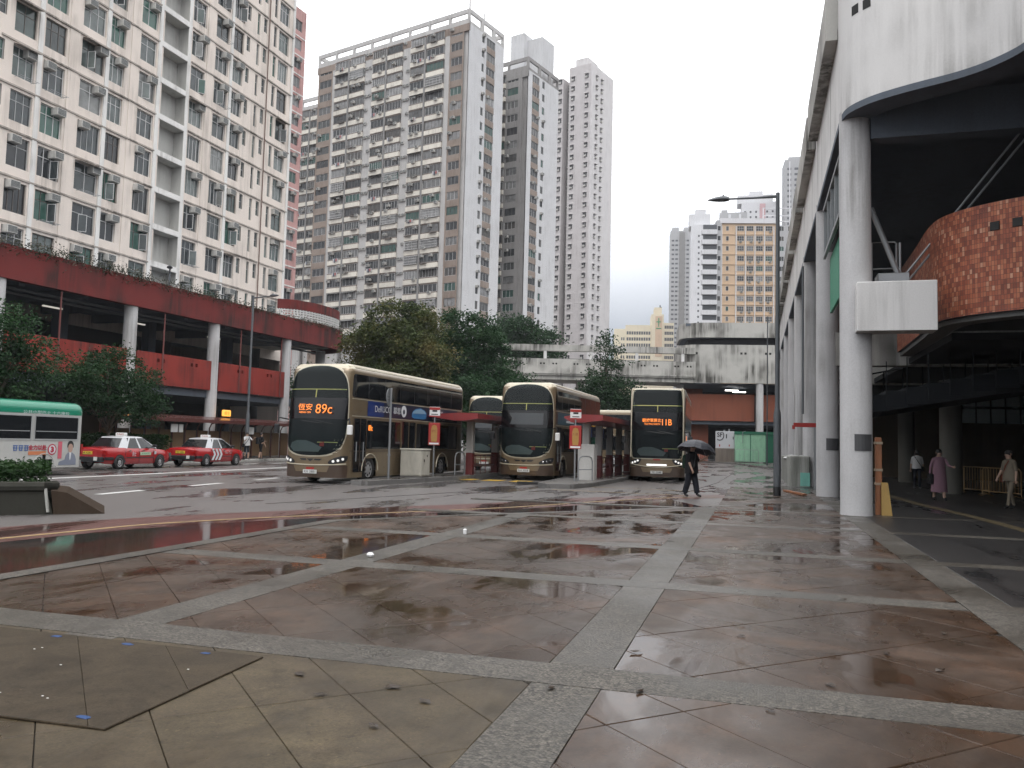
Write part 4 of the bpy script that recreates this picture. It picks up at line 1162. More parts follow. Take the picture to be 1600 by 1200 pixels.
put("brick_parapet", me, arc_b)
band2([(x + 0.0, y) for x, y in brick_wall], 4.921, 7.515, 0.3, 1).build("parapet_core", soffit_grey, arc_b, loc=(0.006, 0.004, 0))
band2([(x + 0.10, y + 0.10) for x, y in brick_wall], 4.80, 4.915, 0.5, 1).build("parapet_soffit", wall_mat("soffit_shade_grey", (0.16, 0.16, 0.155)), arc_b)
m = MB()
for x, y, a in ((5.38, 21.52, -0.68), (5.78, 21.24, -0.55)):
    M_ = Matrix.Translation((x, y, 6.95)) @ Matrix.Rotation(a, 4, 'Z'); m.box(-0.10, -0.02, -0.10, 0.10, 0.02, 0.10, 0, M_)
m.build("weep_holes", dk, arc_b)
# enclosure: roof, inner walls, soffits; dark colours carry the interior shade
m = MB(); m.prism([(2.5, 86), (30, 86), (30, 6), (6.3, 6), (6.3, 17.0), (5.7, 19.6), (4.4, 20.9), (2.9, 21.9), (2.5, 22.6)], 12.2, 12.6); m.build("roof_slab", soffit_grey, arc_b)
m = MB(); m.box(2.8, 22.2, 9.5, 9.0, 22.7, 10.6); m.box(6.6, 12.0, 10.3, 7.1, 22.2, 11.1); m.build("roof_beam", soffit_grey, arc_b)
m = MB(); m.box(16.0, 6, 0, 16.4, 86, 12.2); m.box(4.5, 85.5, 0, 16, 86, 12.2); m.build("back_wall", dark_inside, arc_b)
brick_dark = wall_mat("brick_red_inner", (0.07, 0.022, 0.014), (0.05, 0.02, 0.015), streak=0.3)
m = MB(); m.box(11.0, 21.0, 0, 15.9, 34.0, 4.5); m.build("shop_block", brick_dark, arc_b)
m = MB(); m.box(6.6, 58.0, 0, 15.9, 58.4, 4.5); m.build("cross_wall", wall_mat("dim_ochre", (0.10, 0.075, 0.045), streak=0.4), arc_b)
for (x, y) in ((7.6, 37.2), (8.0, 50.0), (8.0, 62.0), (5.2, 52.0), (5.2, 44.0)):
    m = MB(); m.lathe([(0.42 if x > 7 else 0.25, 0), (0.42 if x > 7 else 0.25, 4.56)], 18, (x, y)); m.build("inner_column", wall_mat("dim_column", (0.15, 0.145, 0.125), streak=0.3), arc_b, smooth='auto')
# pedestrian ramp hanging under the deck, with rails, and the daylight strip beyond it
ramp_dark = plain("ramp_shade_dark", (0.014, 0.016, 0.019), 0.8, spec=0.15)  # colour taken to near black for the shade below the deck
fl_ = MB()                                    # dark stair flight slanting up to the deck
for k in range(14):
    u = k / 14; x = 3.3 + 7.6 * u; y = 27.6 - 3.0 * u; z = 3.2 + 1.5 * u
    fl_.box(x, y, z, x + 0.58, y + 2.4, z + 0.16); fl_.box(x, y, z - 0.34, x + 0.58, y + 0.12, z)
fl_.build("stair_flight", ramp_dark, arc_b)
for k in range(15):
    u = k / 14; x = 3.3 + 7.6 * u; y = 27.58 - 3.0 * u; z = 3.3 + 1.5 * u
    m = MB(); m.tube([(x, y, z), (x, y, min(4.57, z + 0.95))], 0.018, 4); m.build("baluster", ramp_dark, arc_b)
stair = MB()
A, B = Vector((3.2, 34.0, 3.15)), Vector((11.5, 27.0, 4.45))
d = (B - A); n = Vector((-d.y, d.x, 0)).normalized() * 0.7
def slab_between(mb, A, B, n, t, dz=0.0):
    up = Vector((0, 0, 1))
    p = [A - n + up * dz, A + n + up * dz, B + n + up * dz, B - n + up * dz]
    mb.add([tuple(q) for q in p] + [tuple(q - up * t) for q in p], [(0, 1, 2, 3), (7, 6, 5, 4), (0, 4, 5, 1), (1, 5, 6, 2), (2, 6, 7, 3), (3, 7, 4, 0)])
slab_between(stair, A, B, n, 0.35)
stair.build("ramp", ramp_dark, arc_b)
for k in range(16):
    p = A.lerp(B, k / 15) - n
    m = MB(); m.tube([p, p + Vector((0, 0, 1.05))], 0.02, 5); m.build("baluster", ramp_dark, arc_b)
m = MB(); m.tube([A - n + Vector((0, 0, 1.05)), B - n + Vector((0, 0, 1.05))], 0.03, 5); m.build("handrail", ramp_dark, arc_b)
m = MB(); m.box(9.2, 46.0, 3.15, 13.2, 46.05, 4.5); m.build("clerestory", plain("milky_glass", (0.42, 0.50, 0.50), 0.3), arc_b)
m = MB(); m.box(9.0, 45.9, 3.85, 13.4, 45.98, 3.97)
for k in range(7): m.box(9.2 + k * 0.65, 45.9, 3.1, 9.25 + k * 0.65, 45.97, 4.55)
m.build("clerestory_bar", ramp_dark, arc_b)
# maintenance platform in the void: rails, diagonal strut, plant box
m = MB(); m.tube([(2.95, 23.4, 5.76), (2.95, 23.4, 7.1), (3.5, 23.4, 7.1), (3.55, 23.4, 7.05), (3.55, 23.4, 5.76)], 0.025); m.tube([(2.95, 23.4, 6.4), (3.55, 23.4, 6.4)], 0.02); m.tube([(3.65, 23.5, 5.76), (3.65, 23.5, 7.1)], 0.03)
m.build("platform_rail", steel, arc_b)
m = MB(); m.tube([(2.9, 23.1, 7.95), (3.62, 23.1, 5.95)], 0.07, 6); m.build("strut", steel, arc_b)
m = MB(); m.bbox(3.0, 22.7, 5.77, 3.75, 23.3, 6.15, 0.02); m.build("plant_box", steel, arc_b)
m = MB(); m.tube([(3.6, 24.0, 6.0), (6.3, 22.6, 9.6)], 0.03, 5); m.tube([(3.75, 24.0, 5.95), (6.5, 22.6, 9.55)], 0.03, 5); m.build("cable_tray", steel, arc_b)
# glazed box and green panels high between the columns
gl_ = MB(); gl_.box(2.3, 24.4, 8.3, 2.55, 29.6, 9.7); gl_.build("glazed_bay", pane_mix, arc_b)
m = MB()
for k in range(5): m.box(2.24, 24.4 + k * 1.3, 8.2, 2.3, 24.5 + k * 1.3, 9.8)
m.box(2.22, 24.3, 8.1, 2.31, 29.8, 8.22); m.box(2.22, 24.3, 9.72, 2.31, 29.8, 9.84); m.build("glazing_bar", steel, arc_b)
m = MB(); m.box(2.42, 26.5, 6.2, 2.5, 29.5, 8.05); m.build("green_panel", paint("green_panel", (0.03, 0.26, 0.15), 0.5), arc_b)
# plaques, pipes, boxed outlets on the columns
for y in COLY[:2]:
    m = MB(); ring = [0.392 * 1.0]
    for k in range(6):
        a0, a1 = -PI / 2 - 0.20 + k * 0.20, -PI / 2 - 0.20 + (k + 1) * 0.20
        m.add([(COLX + r * math.cos(a), y + r * math.sin(a), z) for r in (0.384, 0.398) for a in (a0, a1) for z in (1.62, 2.03)],
              [(4, 5, 7, 6), (0, 1, 5, 4), (2, 6, 7, 3), (1, 3, 7, 5), (0, 4, 6, 2)])
    m.build("plaque", plain("plaque_grey", (0.07, 0.07, 0.075), 0.5), arc_b)
m = MB(); m.tube([(2.05, 38.9, 3.2), (2.05, 38.9, 9.8)], 0.05); m.build("drain_pipe", lamp_grey, arc_b)
m = MB(); m.box(1.55, 36.2, 2.55, 2.5, 36.5, 2.72); m.box(1.5, 36.18, 2.46, 1.6, 36.52, 2.62); m.build("bracket", stop_red, arc_b)
m = MB(); m.box(2.35, 36.2, 0.02, 2.6, 36.5, 2.55); m.build("bracket_post", steel, arc_b)

# ------------------------------------------------------------------ footbridge deck in the middle distance
fb = thing("footbridge", "stained concrete footbridge with open slot railing crossing behind the buses", "bridge", (-40.0, 86.6, 0), math.radians(15.5))
BL = 34.8
m = MB(); m.box(0, 0, 8.9, BL, 6, 9.4); m.build("deck", concrete_stained, fb)
us = [0.0]; hs = []
for k in range(9):
    c = 2 + k * 3.8
    for d_ in (0, 0.36, 1.4, 1.76): us += [c + d_, c + d_ + 0.2]; hs.append(len(us) - 2)
us.append(BL)
g = MB(); grid_wall(g, us, [9.38, 10.2, 10.6, 10.8, 11.25], lambda i, j: (0.15, 0, 1) if (i in hs and j == 2) else None, -0.2)
g.quad((0, -0.2, 11.25), (BL, -0.2, 11.25), (BL, 0.1, 11.25), (0, 0.1, 11.25)); g.quad((0, -0.2, 9.38), (0, 0.1, 9.38), (BL, 0.1, 9.38), (BL, -0.2, 9.38)); g.quad((0, 0.1, 9.38), (0, 0.1, 11.25), (BL, 0.1, 11.25), (BL, 0.1, 9.38))
g.build("parapet", [concrete_stained, dk], fb, fix=False)
m = MB(); m.box(0, -0.28, 9.55, BL, -0.201, 9.7); m.build("drip_ledge", concrete_stained, fb)
m = MB(); m.box(0, -0.15, 12.15, BL, 0.6, 12.85); m.build("top_rail", concrete_stained, fb)
for k in range(7):
    m = MB(); m.box(2.0 + k * 5.2, -0.1, 11.25, 2.35 + k * 5.2, 0.08, 12.15); m.build("rail_post", concrete, fb)
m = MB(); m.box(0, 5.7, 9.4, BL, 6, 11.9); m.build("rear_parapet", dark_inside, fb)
for x in (9.0, 22.0):
    m = MB(); m.lathe([(0.5, 0), (0.5, 8.9)], 16, (x, 3.0)); m.build("pier", concrete_stained, fb, smooth='auto')

# ------------------------------------------------------------------ concrete and brick podium at the end of the street
ep = thing("podium_building", "stained concrete podium with rounded corner and brick red parapet at the end of the street", "building", (-8.5, 96.0, 0), math.radians(8))
ring = [(0.0, 8.0), (0.05, 2.5), (0.4, 1.2), (1.2, 0.35), (2.4, 0.0), (8.0, 0.0), (20.0, 0.0)]
ring = smooth_pts(ring, 5)
band2(ring, 8.95, 13.3, 0.3, 1).build("fascia", concrete_stained, ep, smooth='auto')
band2([(x + 0.6 - 0.3 * (x < 1), y + 0.5) for x, y in ring], 14.2, 15.9, 0.3, 1).build("roof_edge", concrete_stained, ep, smooth='auto')
band2([(x + 1.2, y + 1.4) for x, y in ring], 13.301, 14.199, 0.2, 1).build("dark_slot", dark_inside, ep)
m = MB(); m.box(0.4, 0.5, 8.8, 20, 20, 8.949); m.box(1.0, 1.0, 15.6, 20, 20, 15.85); m.build("slab", soffit_grey, ep)
for x, y in ((0.45, 1.6), (9.2, 0.45), (15.5, 0.45)):
    m = MB(); m.lathe([(0.42, 0.1), (0.42, 8.95)], 18, (x, y)); m.build("column", column_white, ep, smooth='auto')
brick_red = wall_mat("brick_red_panel", (0.27, 0.09, 0.055), (0.10, 0.04, 0.03), streak=0.4, blotch=0.4)
m = MB(); m.box(0.9, 1.4, 4.7, 8.75, 1.65, 7.75); m.box(9.65, 1.4, 4.7, 15.05, 1.65, 7.75); m.build("brick_parapet", brick_red, ep)
m = MB(); m.box(0.9, 1.66, 4.3, 20, 14, 4.69); m.build("deck_slab", soffit_grey, ep)
m = MB(); m.box(0.9, 3.2, 0.1, 3.8, 3.4, 4.3); m.box(0.9, 8, 4.7, 3.5, 8.2, 8.8); m.build("brick_panel", brick_red, ep)
m = MB(); m.box(0.9, 14, 0, 20, 14.3, 8.8); m.build("back_wall", dark_inside, ep)
for x, y, z in ((5.8, 4.0, 8.35), (6.9, 6.0, 8.3)):
    m = MB(); m.box(x, y, z, x + 1.5, y + 0.12, z + 0.09); m.build("tube_light", tube_light, ep)
m = MB(); m.box(9.0, 0.0, 1.0, 9.1, 0.1, 2.6); m.build("pipe", steel, ep)
for k in range(6):
    c = 1.6 + k * 2.7
    m = MB()
    for d_ in (0, 0.45): m.box(c + d_, -0.015, 12.2, c + d_ + 0.24, -0.001, 12.44)
    m.build("weep_hole", dk, ep)
# raised yard and kerb in front of it
m = MB(); m.prism([(-9.5, 96.0), (-9.5, 92.6), (-5.5, 92.0), (-1.8, 88.0), (1.9, 66.0), (1.98, 66.0), (1.98, 96.0)], -0.02, 0.15); struct(m.build("pavement", island_mat))
# ------------------------------------------------------------------ vehicle helpers
tyre_mat = plain("tyre_rubber", (0.014, 0.014, 0.015), 0.7)
rim_mat = paint("wheel_rim", (0.48, 0.48, 0.49), 0.35, 0.5)
def _wheel(r, w, seg=24):
    M_ = Matrix.Rotation(PI / 2, 4, 'Y')
    t = MB(); t.lathe([(r * 0.62, -w / 2), (r * 0.93, -w / 2), (r, -w / 2 + 0.03), (r, w / 2 - 0.03), (r * 0.93, w / 2), (r * 0.62, w / 2)], seg, (0, 0), 0, M_, False)
    c = MB(); c.lathe([(r * 0.62, -w * 0.42), (r * 0.62, w * 0.42), (r * 0.50, w * 0.36), (r * 0.3, w * 0.40), (r * 0.16, w * 0.46), (0.01, w * 0.47)], seg, (0, 0), 0, M_)
    for k in range(8):
        a = 2 * PI * k / 8
        c.box(-0.03, -r * 0.075, -r * 0.075, 0.012, r * 0.075, r * 0.075, 1, Matrix.Translation((w * 0.385, r * 0.42 * math.cos(a), r * 0.42 * math.sin(a))))
    return t.mesh("tyre", tyre_mat, True), c.mesh("rim", [rim_mat, black_plastic], False)
_wh = {}
def add_wheel(parent, x, y, r, w, out):
    k = (r, w)
    if k not in _wh: _wh[k] = _wheel(r, w)
    o = put("wheel", _wh[k][0], parent, (x, y, r)); rim = put("rim", _wh[k][1], o)
    if out < 0: o.rotation_euler[2] = PI
    return o

class Shell:
    """A coach body: rounded plan outline swept up a profile. Front faces -y at y = 0; surface point by perimeter s (0 at the nose, + towards +x)."""
    def __init__(self, W, L, H, z0, rc, bulge, lean, rtop, rc_back=0.18):
        self.W, self.L, self.H, self.z0, self.rtop, self.lean = W, L, H, z0, rtop, lean
        hw = W / 2; pts = []
        n = 14
        xf = hw - rc
        for i in range(n + 1):
            x = xf * i / n; pts.append((x, bulge * (x / xf) ** 2))
        for i in range(1, 11):
            a = PI / 2 * i / 10; pts.append((xf + rc * math.sin(a), bulge + rc * (1 - math.cos(a)) * 1.15))
        y1 = pts[-1][1]
        for i in range(1, 40): pts.append((hw, y1 + (L - rc_back - y1) * i / 39))
        for i in range(1, 6):
            a = PI / 2 * i / 5; pts.append((hw - rc_back * (1 - math.cos(a)), L - rc_back + rc_back * math.sin(a)))
        pts.append((0.0, L))
        self.p = [Vector(q) for q in pts]
        self.s = [0.0]
        for a, b in zip(self.p, self.p[1:]): self.s.append(self.s[-1] + (b - a).length)
        self.s_side = self.s[n + 10]; self.y_side = y1
    def s_of_y(self, y):
        return self.s_side + (y - self.y_side)
    def plan(self, s):
        sg = 1 if s >= 0 else -1; s = min(abs(s), self.s[-1] - 1e-6)
        lo, hi = 0, len(self.s) - 1
        while hi - lo > 1:
            m = (lo + hi) // 2
            if self.s[m] <= s: lo = m
            else: hi = m
        t = (s - self.s[lo]) / max(1e-9, self.s[lo + 1] - self.s[lo])
        def nrm(i):
            a = self.p[max(0, i - 1)] if i > 0 else Vector((-self.p[1].x, self.p[1].y)); b = self.p[min(len(self.p) - 1, i + 1)]
            d = (b - a).normalized(); return Vector((d.y, -d.x))
        p = self.p[lo].lerp(self.p[lo + 1], t); n = nrm(lo).lerp(nrm(lo + 1), t).normalized()
        return Vector((p.x * sg, p.y)), Vector((n.x * sg, n.y))
    def at(self, s, z, off=0.0):
        p, n = self.plan(s)
        zr = self.H - self.rtop
        nz = 0.0; ins = 0.0
        if z > zr:
            q = min(1.0, (z - zr) / self.rtop); c = math.sqrt(max(0.0, 1 - q * q)); ins = self.rtop * (1 - c); nz = q; n2 = n * c
        else: n2 = n
        w = max(0.0, 1 - p.y / 1.6)
        y = p.y + self.lean(z) * w * w
        v = Vector((p.x - n.x * ins, y - n.y * ins, z))
        return v + Vector((n2.x, n2.y, nz)) * off
    def patch(self, rows, off, ncol=10, m=0, mb=None):
        """rows: list of (z, s_left, s_right)"""
        mb = mb or MB(); vs = []
        for z, a, b in rows:
            for j in range(ncol + 1): vs.append(self.at(a + (b - a) * j / ncol, z, off))
        fs = []
        for i in range(len(rows) - 1):
            for j in range(ncol):
                q = i * (ncol + 1) + j; fs.append((q, q + 1, q + ncol + 2, q + ncol + 1))
        return mb.add(vs, fs, m)
    def side_rect(self, y0, y1, z0, z1, off, sgn=1, r=0.08, m=0, mb=None):
        rows = []
        for k in range(5):
            a = PI / 2 * k / 4; rows.append((z0 + r * (1 - math.cos(PI / 2 - a + 0)) if False else z0 + r * (1 - math.cos(a)) , r * (1 - math.sin(a))))
        for k in range(5):
            a = PI / 2 * k / 4; rows.append((z1 - r * (1 - math.sin(a)), r * (1 - math.cos(a))))
        rows = sorted(set((round(z, 4), round(i, 4)) for z, i in rows))
        out = []
        for z, i in rows:
            a, b = self.s_of_y(y0 + i), self.s_of_y(y1 - i)
            out.append((z, a, b) if sgn > 0 else (z, -b, -a))
        n = max(1, int((y1 - y0) / 0.14))
        return self.patch(out, off, n, m, mb)
    def body(self, arches, mats):
        """whole skin with wheel arches left open on the sides: arches = [(y, radius, zc)]"""
        mb = MB()
        zs = [self.z0, self.z0 + 0.12, 0.6, 0.9, 1.15, 1.5, 2, 2.5, 3, 3.4] if self.H > 3.5 else [self.z0, 0.6, 0.9, 1.2, 1.5, 1.9]
        zr = self.H - self.rtop
        zs = [z for z in zs if z < zr - 0.02] + [zr] + [zr + self.rtop * math.sin(PI / 2 * k / 7) for k in range(1, 7)] + [self.H]
        half = [self.s[i] for i in range(0, len(self.s))]
        full = [-s for s in half[::-1]] + half[1:]
        n = len(full); vs = []
        for z in zs:
            for s in full: vs.append(self.at(s, z))
        fs = []
        for i in range(len(zs) - 1):
            for j in range(n - 1):
                q = i * n + j
                c = (Vector(vs[q]) + Vector(vs[q + 1]) + Vector(vs[q + n]) + Vector(vs[q + n + 1])) / 4
                if abs(c.x) > self.W / 2 - 0.1 and any(abs(c.y - ya) < r * 0.98 and c.z < zc + math.sqrt(max(0, r * r - (c.y - ya) ** 2)) * 0.9 for ya, r, zc in arches): continue
                fs.append((q, q + 1, q + n + 1, q + n))
        mb.add(vs, fs, 0)
        for q, f in enumerate(fs):
            if self.H > 3.5 and vs[f[0]].z > zr + self.rtop * 0.42: mb.m[q] = 1
        t = (len(zs) - 1) * n
        mb.f.append(tuple(range(t, t + n))); mb.m.append(1)
        mb.f.append(tuple(range(n - 1, -1, -1))); mb.m.append(0)
        return mb

gold = paint("champagne_gold_paint", (0.215, 0.162, 0.100), 0.30, 0.4, var=0.06, coat=0.5, dirt=0.18)
gold_dark = paint("bronze_skirt_paint", (0.085, 0.055, 0.038), 0.35, 0.3, coat=0.4, dirt=0.3)
cream_trim = paint("cream_trim", (0.58, 0.52, 0.40), 0.35, 0.1, coat=0.3)
bus_glass = N("dark_bus_glass").bsdf((0.008, 0.009, 0.011), 0.04, spec=0.45)
bus_screen = N("blind_box_black").bsdf((0.006, 0.006, 0.007), 0.12, spec=0.4)
inner_dark = plain("cab_shade", (0.010, 0.011, 0.013), 0.8)
kc = N("windscreen_glass")
_g = kc.n("ShaderNodeBsdfGlossy"); _g.inputs["Roughness"].default_value = 0.03
_t = kc.n("ShaderNodeBsdfTransparent"); _t.inputs[0].default_value = (0.62, 0.70, 0.70, 1)
_l = kc.n("ShaderNodeLayerWeight"); _l.inputs[0].default_value = 0.22
_m = kc.n("ShaderNodeMixShader"); kc.l(kc.math('MULTIPLY_ADD', _l.outputs["Fresnel"], 0.6, 0.006), _m.inputs[0]); kc.l(_t.outputs[0], _m.inputs[1]); kc.l(_g.outputs[0], _m.inputs[2]); kc.l(_m.outputs[0], kc.out.inputs[0])
windscreen_glass = kc.mat
rail_yellow = paint("handrail_yellow", (0.62, 0.58, 0.18), 0.4)
head_glass = lamp_mat("headlamp", (1.0, 0.98, 0.95), 0.9)
chrome = paint("chrome", (0.5, 0.5, 0.5), 0.15, 0.9)
plate_white = paint("plate_white", (0.62, 0.62, 0.60), 0.4)

def double_decker(label, loc, rotz, style='A', L=11.3, route=None, side_ad=None, lit=False, red_rails=False, plate="RX 5688"):
    t = thing("double_decker_bus", label, "bus", loc, rotz, "double decker buses at the terminus")
    H = 4.30
    if style == 'A':
        lean = lambda z: 0.085 * max(0.0, z - 1.3) ** 1.45 * (1 if z > 1.3 else 0) + 0.10 * max(0, 0.75 - z)
        sh_ = Shell(2.5, L, H, 0.22, 0.50, 0.10, lean, 0.34)
    else:
        lean = lambda z: 0.05 * max(0.0, z - 2.2) ** 2 + 0.05 * max(0, 0.7 - z)
        sh_ = Shell(2.5, L, H, 0.22, 0.34, 0.06, lean, 0.16)
    fw, rw = 2.05, L - 2.45
    arches = [(fw, 0.62, 0.45), (rw, 0.62, 0.45)] + ([(rw + 1.28, 0.62, 0.45)] if L > 11.6 else [])
    b = sh_.body(arches, None)
    b.build("body", [gold, cream_trim], t, smooth='auto', fix=False)
    # lower skirt darker
    rows = [(0.31, -sh_.s_of_y(L - 0.4), sh_.s_of_y(L - 0.4)), (0.42, -sh_.s_of_y(L - 0.4), sh_.s_of_y(L - 0.4))]
    # wheel wells and floor
    m = MB()
    for ya, r, zc in arches:
        for sx in (-1, 1):
            m.box(sx * 0.72, ya - 0.62, 0.3, sx * 0.75, ya + 0.62, 1.1); 
            for k in range(8):
                a0, a1 = PI * k / 8, PI * (k + 1) / 8
                m.quad((sx * 0.75, ya + 0.62 * math.cos(a0), 0.45 + 0.62 * math.sin(a0)), (sx * 1.24, ya + 0.62 * math.cos(a0), 0.45 + 0.62 * math.sin(a0)),
                       (sx * 1.24, ya + 0.62 * math.cos(a1), 0.45 + 0.62 * math.sin(a1)), (sx * 0.75, ya + 0.62 * math.cos(a1), 0.45 + 0.62 * math.sin(a1)))
    m.build("wheel_well", black_plastic, t, fix=False)
    for ya, r, zc in arches:
        for sx in (-1, 1): add_wheel(t, sx * 1.07, ya, 0.49, 0.28, sx)
        for sx in (1, -1):
            m = MB()                               # arch lip
            pts = []
            for k in range(13):
                a = PI * k / 12; pts.append((sx * 1.258, ya + 0.64 * math.cos(a), 0.45 + 0.62 * math.sin(a)))
            m.tube(pts, 0.022, 5); m.build("arch_trim", cream_trim, t)
    # front mask
    if style == 'A':
        prof = [(0.99, 0.02), (1.0, 0.35), (1.03, 0.58), (1.08, 0.76), (1.16, 0.92), (1.28, 1.06), (1.45, 1.16), (1.7, 1.24), (2.1, 1.28), (2.6, 1.275), (3.0, 1.255), (3.3, 1.22), (3.55, 1.17), (3.75, 1.09), (3.9, 0.99), (4.0, 0.88), (4.08, 0.74), (4.14, 0.56), (4.18, 0.34), (4.195, 0.05)]
        top_gl, dest0, dest1 = 4.2, 2.28, 3.04
    else:
        prof = [(1.06, 0.98), (1.09, 1.08), (1.2, 1.14), (1.6, 1.17), (2.4, 1.17), (3.2, 1.16), (3.8, 1.13), (4.1, 1.10), (4.18, 1.06), (4.22, 0.98)]
        dest0, dest1 = 2.35, 3.18
    trim = [(z + (0.0 if z > 1.3 else -0.045) + (0.055 if z > 3.95 else 0), w + 0.055) for z, w in prof]
    sh_.patch([(min(z, H - 0.01), -w, w) for z, w in trim], 0.006, 20).build("front_trim", cream_trim, t, smooth=True, fix=False)
    inner = [(z, -w, w) for z, w in prof]
    sh_.patch(inner, 0.012, 20).build("cab_shade", inner_dark, t, smooth=True, fix=False)  # dark patch under the glass paints the shade inside the cab
    # destination panel and display
    rows = [(z, -w, w) for z, w in prof if dest0 <= z <= dest1]
    wi = lambda z: next(w0 + (w1 - w0) * (z - z0) / (z1 - z0) for (z0, w0), (z1, w1) in zip(prof, prof[1:]) if z0 <= z <= z1)
    zz = [dest0 + (dest1 - dest0) * k / 4 for k in range(5)]
    sh_.patch([(z, -wi(z), wi(z)) for z in zz], 0.030, 16).build("blind_box", bus_screen, t, smooth=True, fix=False)
    # rails and dash seen through the glass
    def bar(pts, r, mat, name):
        m = MB(); m.tube([sh_.at(s, z, 0.022) for s, z in pts], r, 5); m.build(name, mat, t)
    zr_ = 3.34 if style == 'A' else 3.48
    bar([(-1.15 + 0.23 * k, zr_) for k in range(11)], 0.018, rail_yellow, "handrail")
    bar([(0.02, zr_), (0.02, dest1 + 0.01)], 0.02, rail_yellow, "handrail")
    # dashboard and bits
    dash = paint("dash_grey", (0.16, 0.17, 0.17), 0.6)
    lowz = 1.10 if style == 'A' else 1.15
    sh_.patch([(lowz + 0.02, -0.75, 0.3), (lowz + 0.18, -0.9, 0.42), (lowz + 0.33, -0.85, 0.1), (lowz + 0.42, -0.6, -0.2)], 0.018, 8).build("dashboard", dash, t, smooth=True, fix=False)
    bar([(0.25, lowz + 0.36), (0.98, lowz + 0.36)], 0.016, rail_yellow, "handrail")
    sh_.patch([(lowz + 0.22, 0.34, 0.5), (lowz + 0.38, 0.34, 0.5)], 0.021, 1).build("permit", stop_red, t, fix=False)
    m = MB(); c = sh_.at(0.55, 1.75, 0.0)
    # glass in two pieces with a joint between
    low = [(z, -wi(z), wi(z)) for z in sorted([z for z, w in prof if z < dest0 - 0.05] + [dest0 - 0.012])]
    up = [(z, -wi(z), wi(z)) for z in sorted([dest1 + 0.012] + [z for z, w in prof if z > dest1 + 0.05])]
    sh_.patch(low, 0.036, 20).build("windscreen", windscreen_glass, t, smooth=True, fix=False)
    sh_.patch(up, 0.036, 20).build("upper_windscreen", windscreen_glass, t, smooth=True, fix=False)
    # wipers
    zb = dest0 - 0.06
    m = MB(); m.tube([sh_.at(-0.45 + 0.1 * k, zb - 0.012 * k, 0.055) for k in range(9)], 0.014, 5); m.tube([sh_.at(0.05 + 0.1 * k, zb + 0.03 - 0.02 * k, 0.055) for k in range(8)], 0.014, 5)
    m.build("wiper", black_plastic, t)
    if route:
        zh, main, numb = route
        def led(txt, x, z, w, h, bold):
            y = min(sh_.at(q, z + dz, 0.036).y for q in (x - w / 2, x, x + w / 2, 0.0) for dz in (-h / 2, h / 2)) - 0.004
            sl = (sh_.at(0, z + 0.2, 0).y - sh_.at(0, z - 0.2, 0).y) / 0.4
            o = lettering(txt, 0.3, led_orange, t, (x, y, z), FACE_MY, bold=bold, width=w, height=h, name="route_display"); o.rotation_euler[0] = PI / 2 - math.atan(sl)
        if style == 'A':
            led(zh, -0.34, 2.70, 0.56, 0.24, 0.002); led(main, -0.34, 2.51, 0.46, 0.065, 0.003); led(numb, 0.42, 2.64, 0.66, 0.34, 0.0)
        else:
            led(zh, -0.24, 2.80, 0.86, 0.17, 0.003); led(main, -0.22, 2.63, 0.72, 0.09, 0.002); led(numb, 0.45, 2.72, 0.44, 0.28, 0.002)
    else:
        # dark, switched-off blind
        sh_.patch([(2.42, -0.75, 0.8), (2.92, -0.75, 0.8)], 0.033, 8).build("route_display", plain("blind_off", (0.05, 0.055, 0.06), 0.4), t, fix=False)
    # bumper, headlamps, plate, badge
    sh_.patch([(0.23, -1.34, 1.34), (0.34, -1.36, 1.36), (0.5, -1.38, 1.38), (0.62, -1.38, 1.38), (0.70, -1.0, 1.0) if style == 'B' else (0.66, -1.36, 1.36)], 0.014, 24).build("bumper", gold_dark, t, smooth=True, fix=False)
    sh_.patch([(0.42, -0.62, 0.62), (0.63, -0.72, 0.72)], 0.022, 12).build("bumper_centre", gold, t, fix=False)
    sm = MB()
    for k in range(24): pass
    sm.tube([sh_.at(-1.3 + 2.6 * k / 24, 0.66 + (0.16 * (abs(-1.3 + 2.6 * k / 24) / 1.3) ** 2 if style == 'B' else 0.05 * (abs(-1.3 + 2.6 * k / 24) / 1.3) ** 2), 0.02) for k in range(25)], 0.02, 5)
    sm.build("front_molding", cream_trim, t)
    for sgn in (-1, 1):
        rows = [(0.70, 0.70, 0.86), (0.76, 0.66, 1.24), (0.84, 0.74, 1.34), (0.92, 0.90, 1.38), (0.99, 1.12, 1.38)] if style == 'A' else [(0.70, 1.0, 1.1), (0.80, 0.82, 1.24), (0.92, 0.72, 1.26), (1.0, 0.70, 1.0), (1.03, 0.70, 0.84)]
        rows = [(z, a, c) if sgn > 0 else (z, -c, -a) for z, a, c in rows]
        hl = sh_.patch(rows, 0.02, 8).build("headlight", black_plastic, t, smooth=True, fix=False)
        for (s_, z_) in (((0.86, 0.80), (1.02, 0.83), (1.18, 0.88)) if style == 'A' else ((0.86, 0.94), (0.98, 0.88), (1.10, 0.84))):
            m = MB(); c = sh_.at(sgn * s_, z_, 0.024); _, nn = sh_.plan(sgn * s_)
            m.lathe([(0.048, 0.0), (0.048, 0.012), (0.03, 0.02)], 12, (0, 0), 0, Matrix.Translation(c) @ Vector((nn.x, nn.y, 0)).to_track_quat('Z', 'Y').to_matrix().to_4x4())
            m.build("bulb", head_glass if lit else chrome, hl)
        # mirror arm and mirror
        c = sh_.at(sgn * 1.28, 2.25, 0.03); m = MB()
        m.tube([c, c + Vector((sgn * 0.22, -0.28, 0.06)), c + Vector((sgn * 0.26, -0.30, -0.12))], 0.025, 5); arm = m.build("mirror_arm", black_plastic, t)
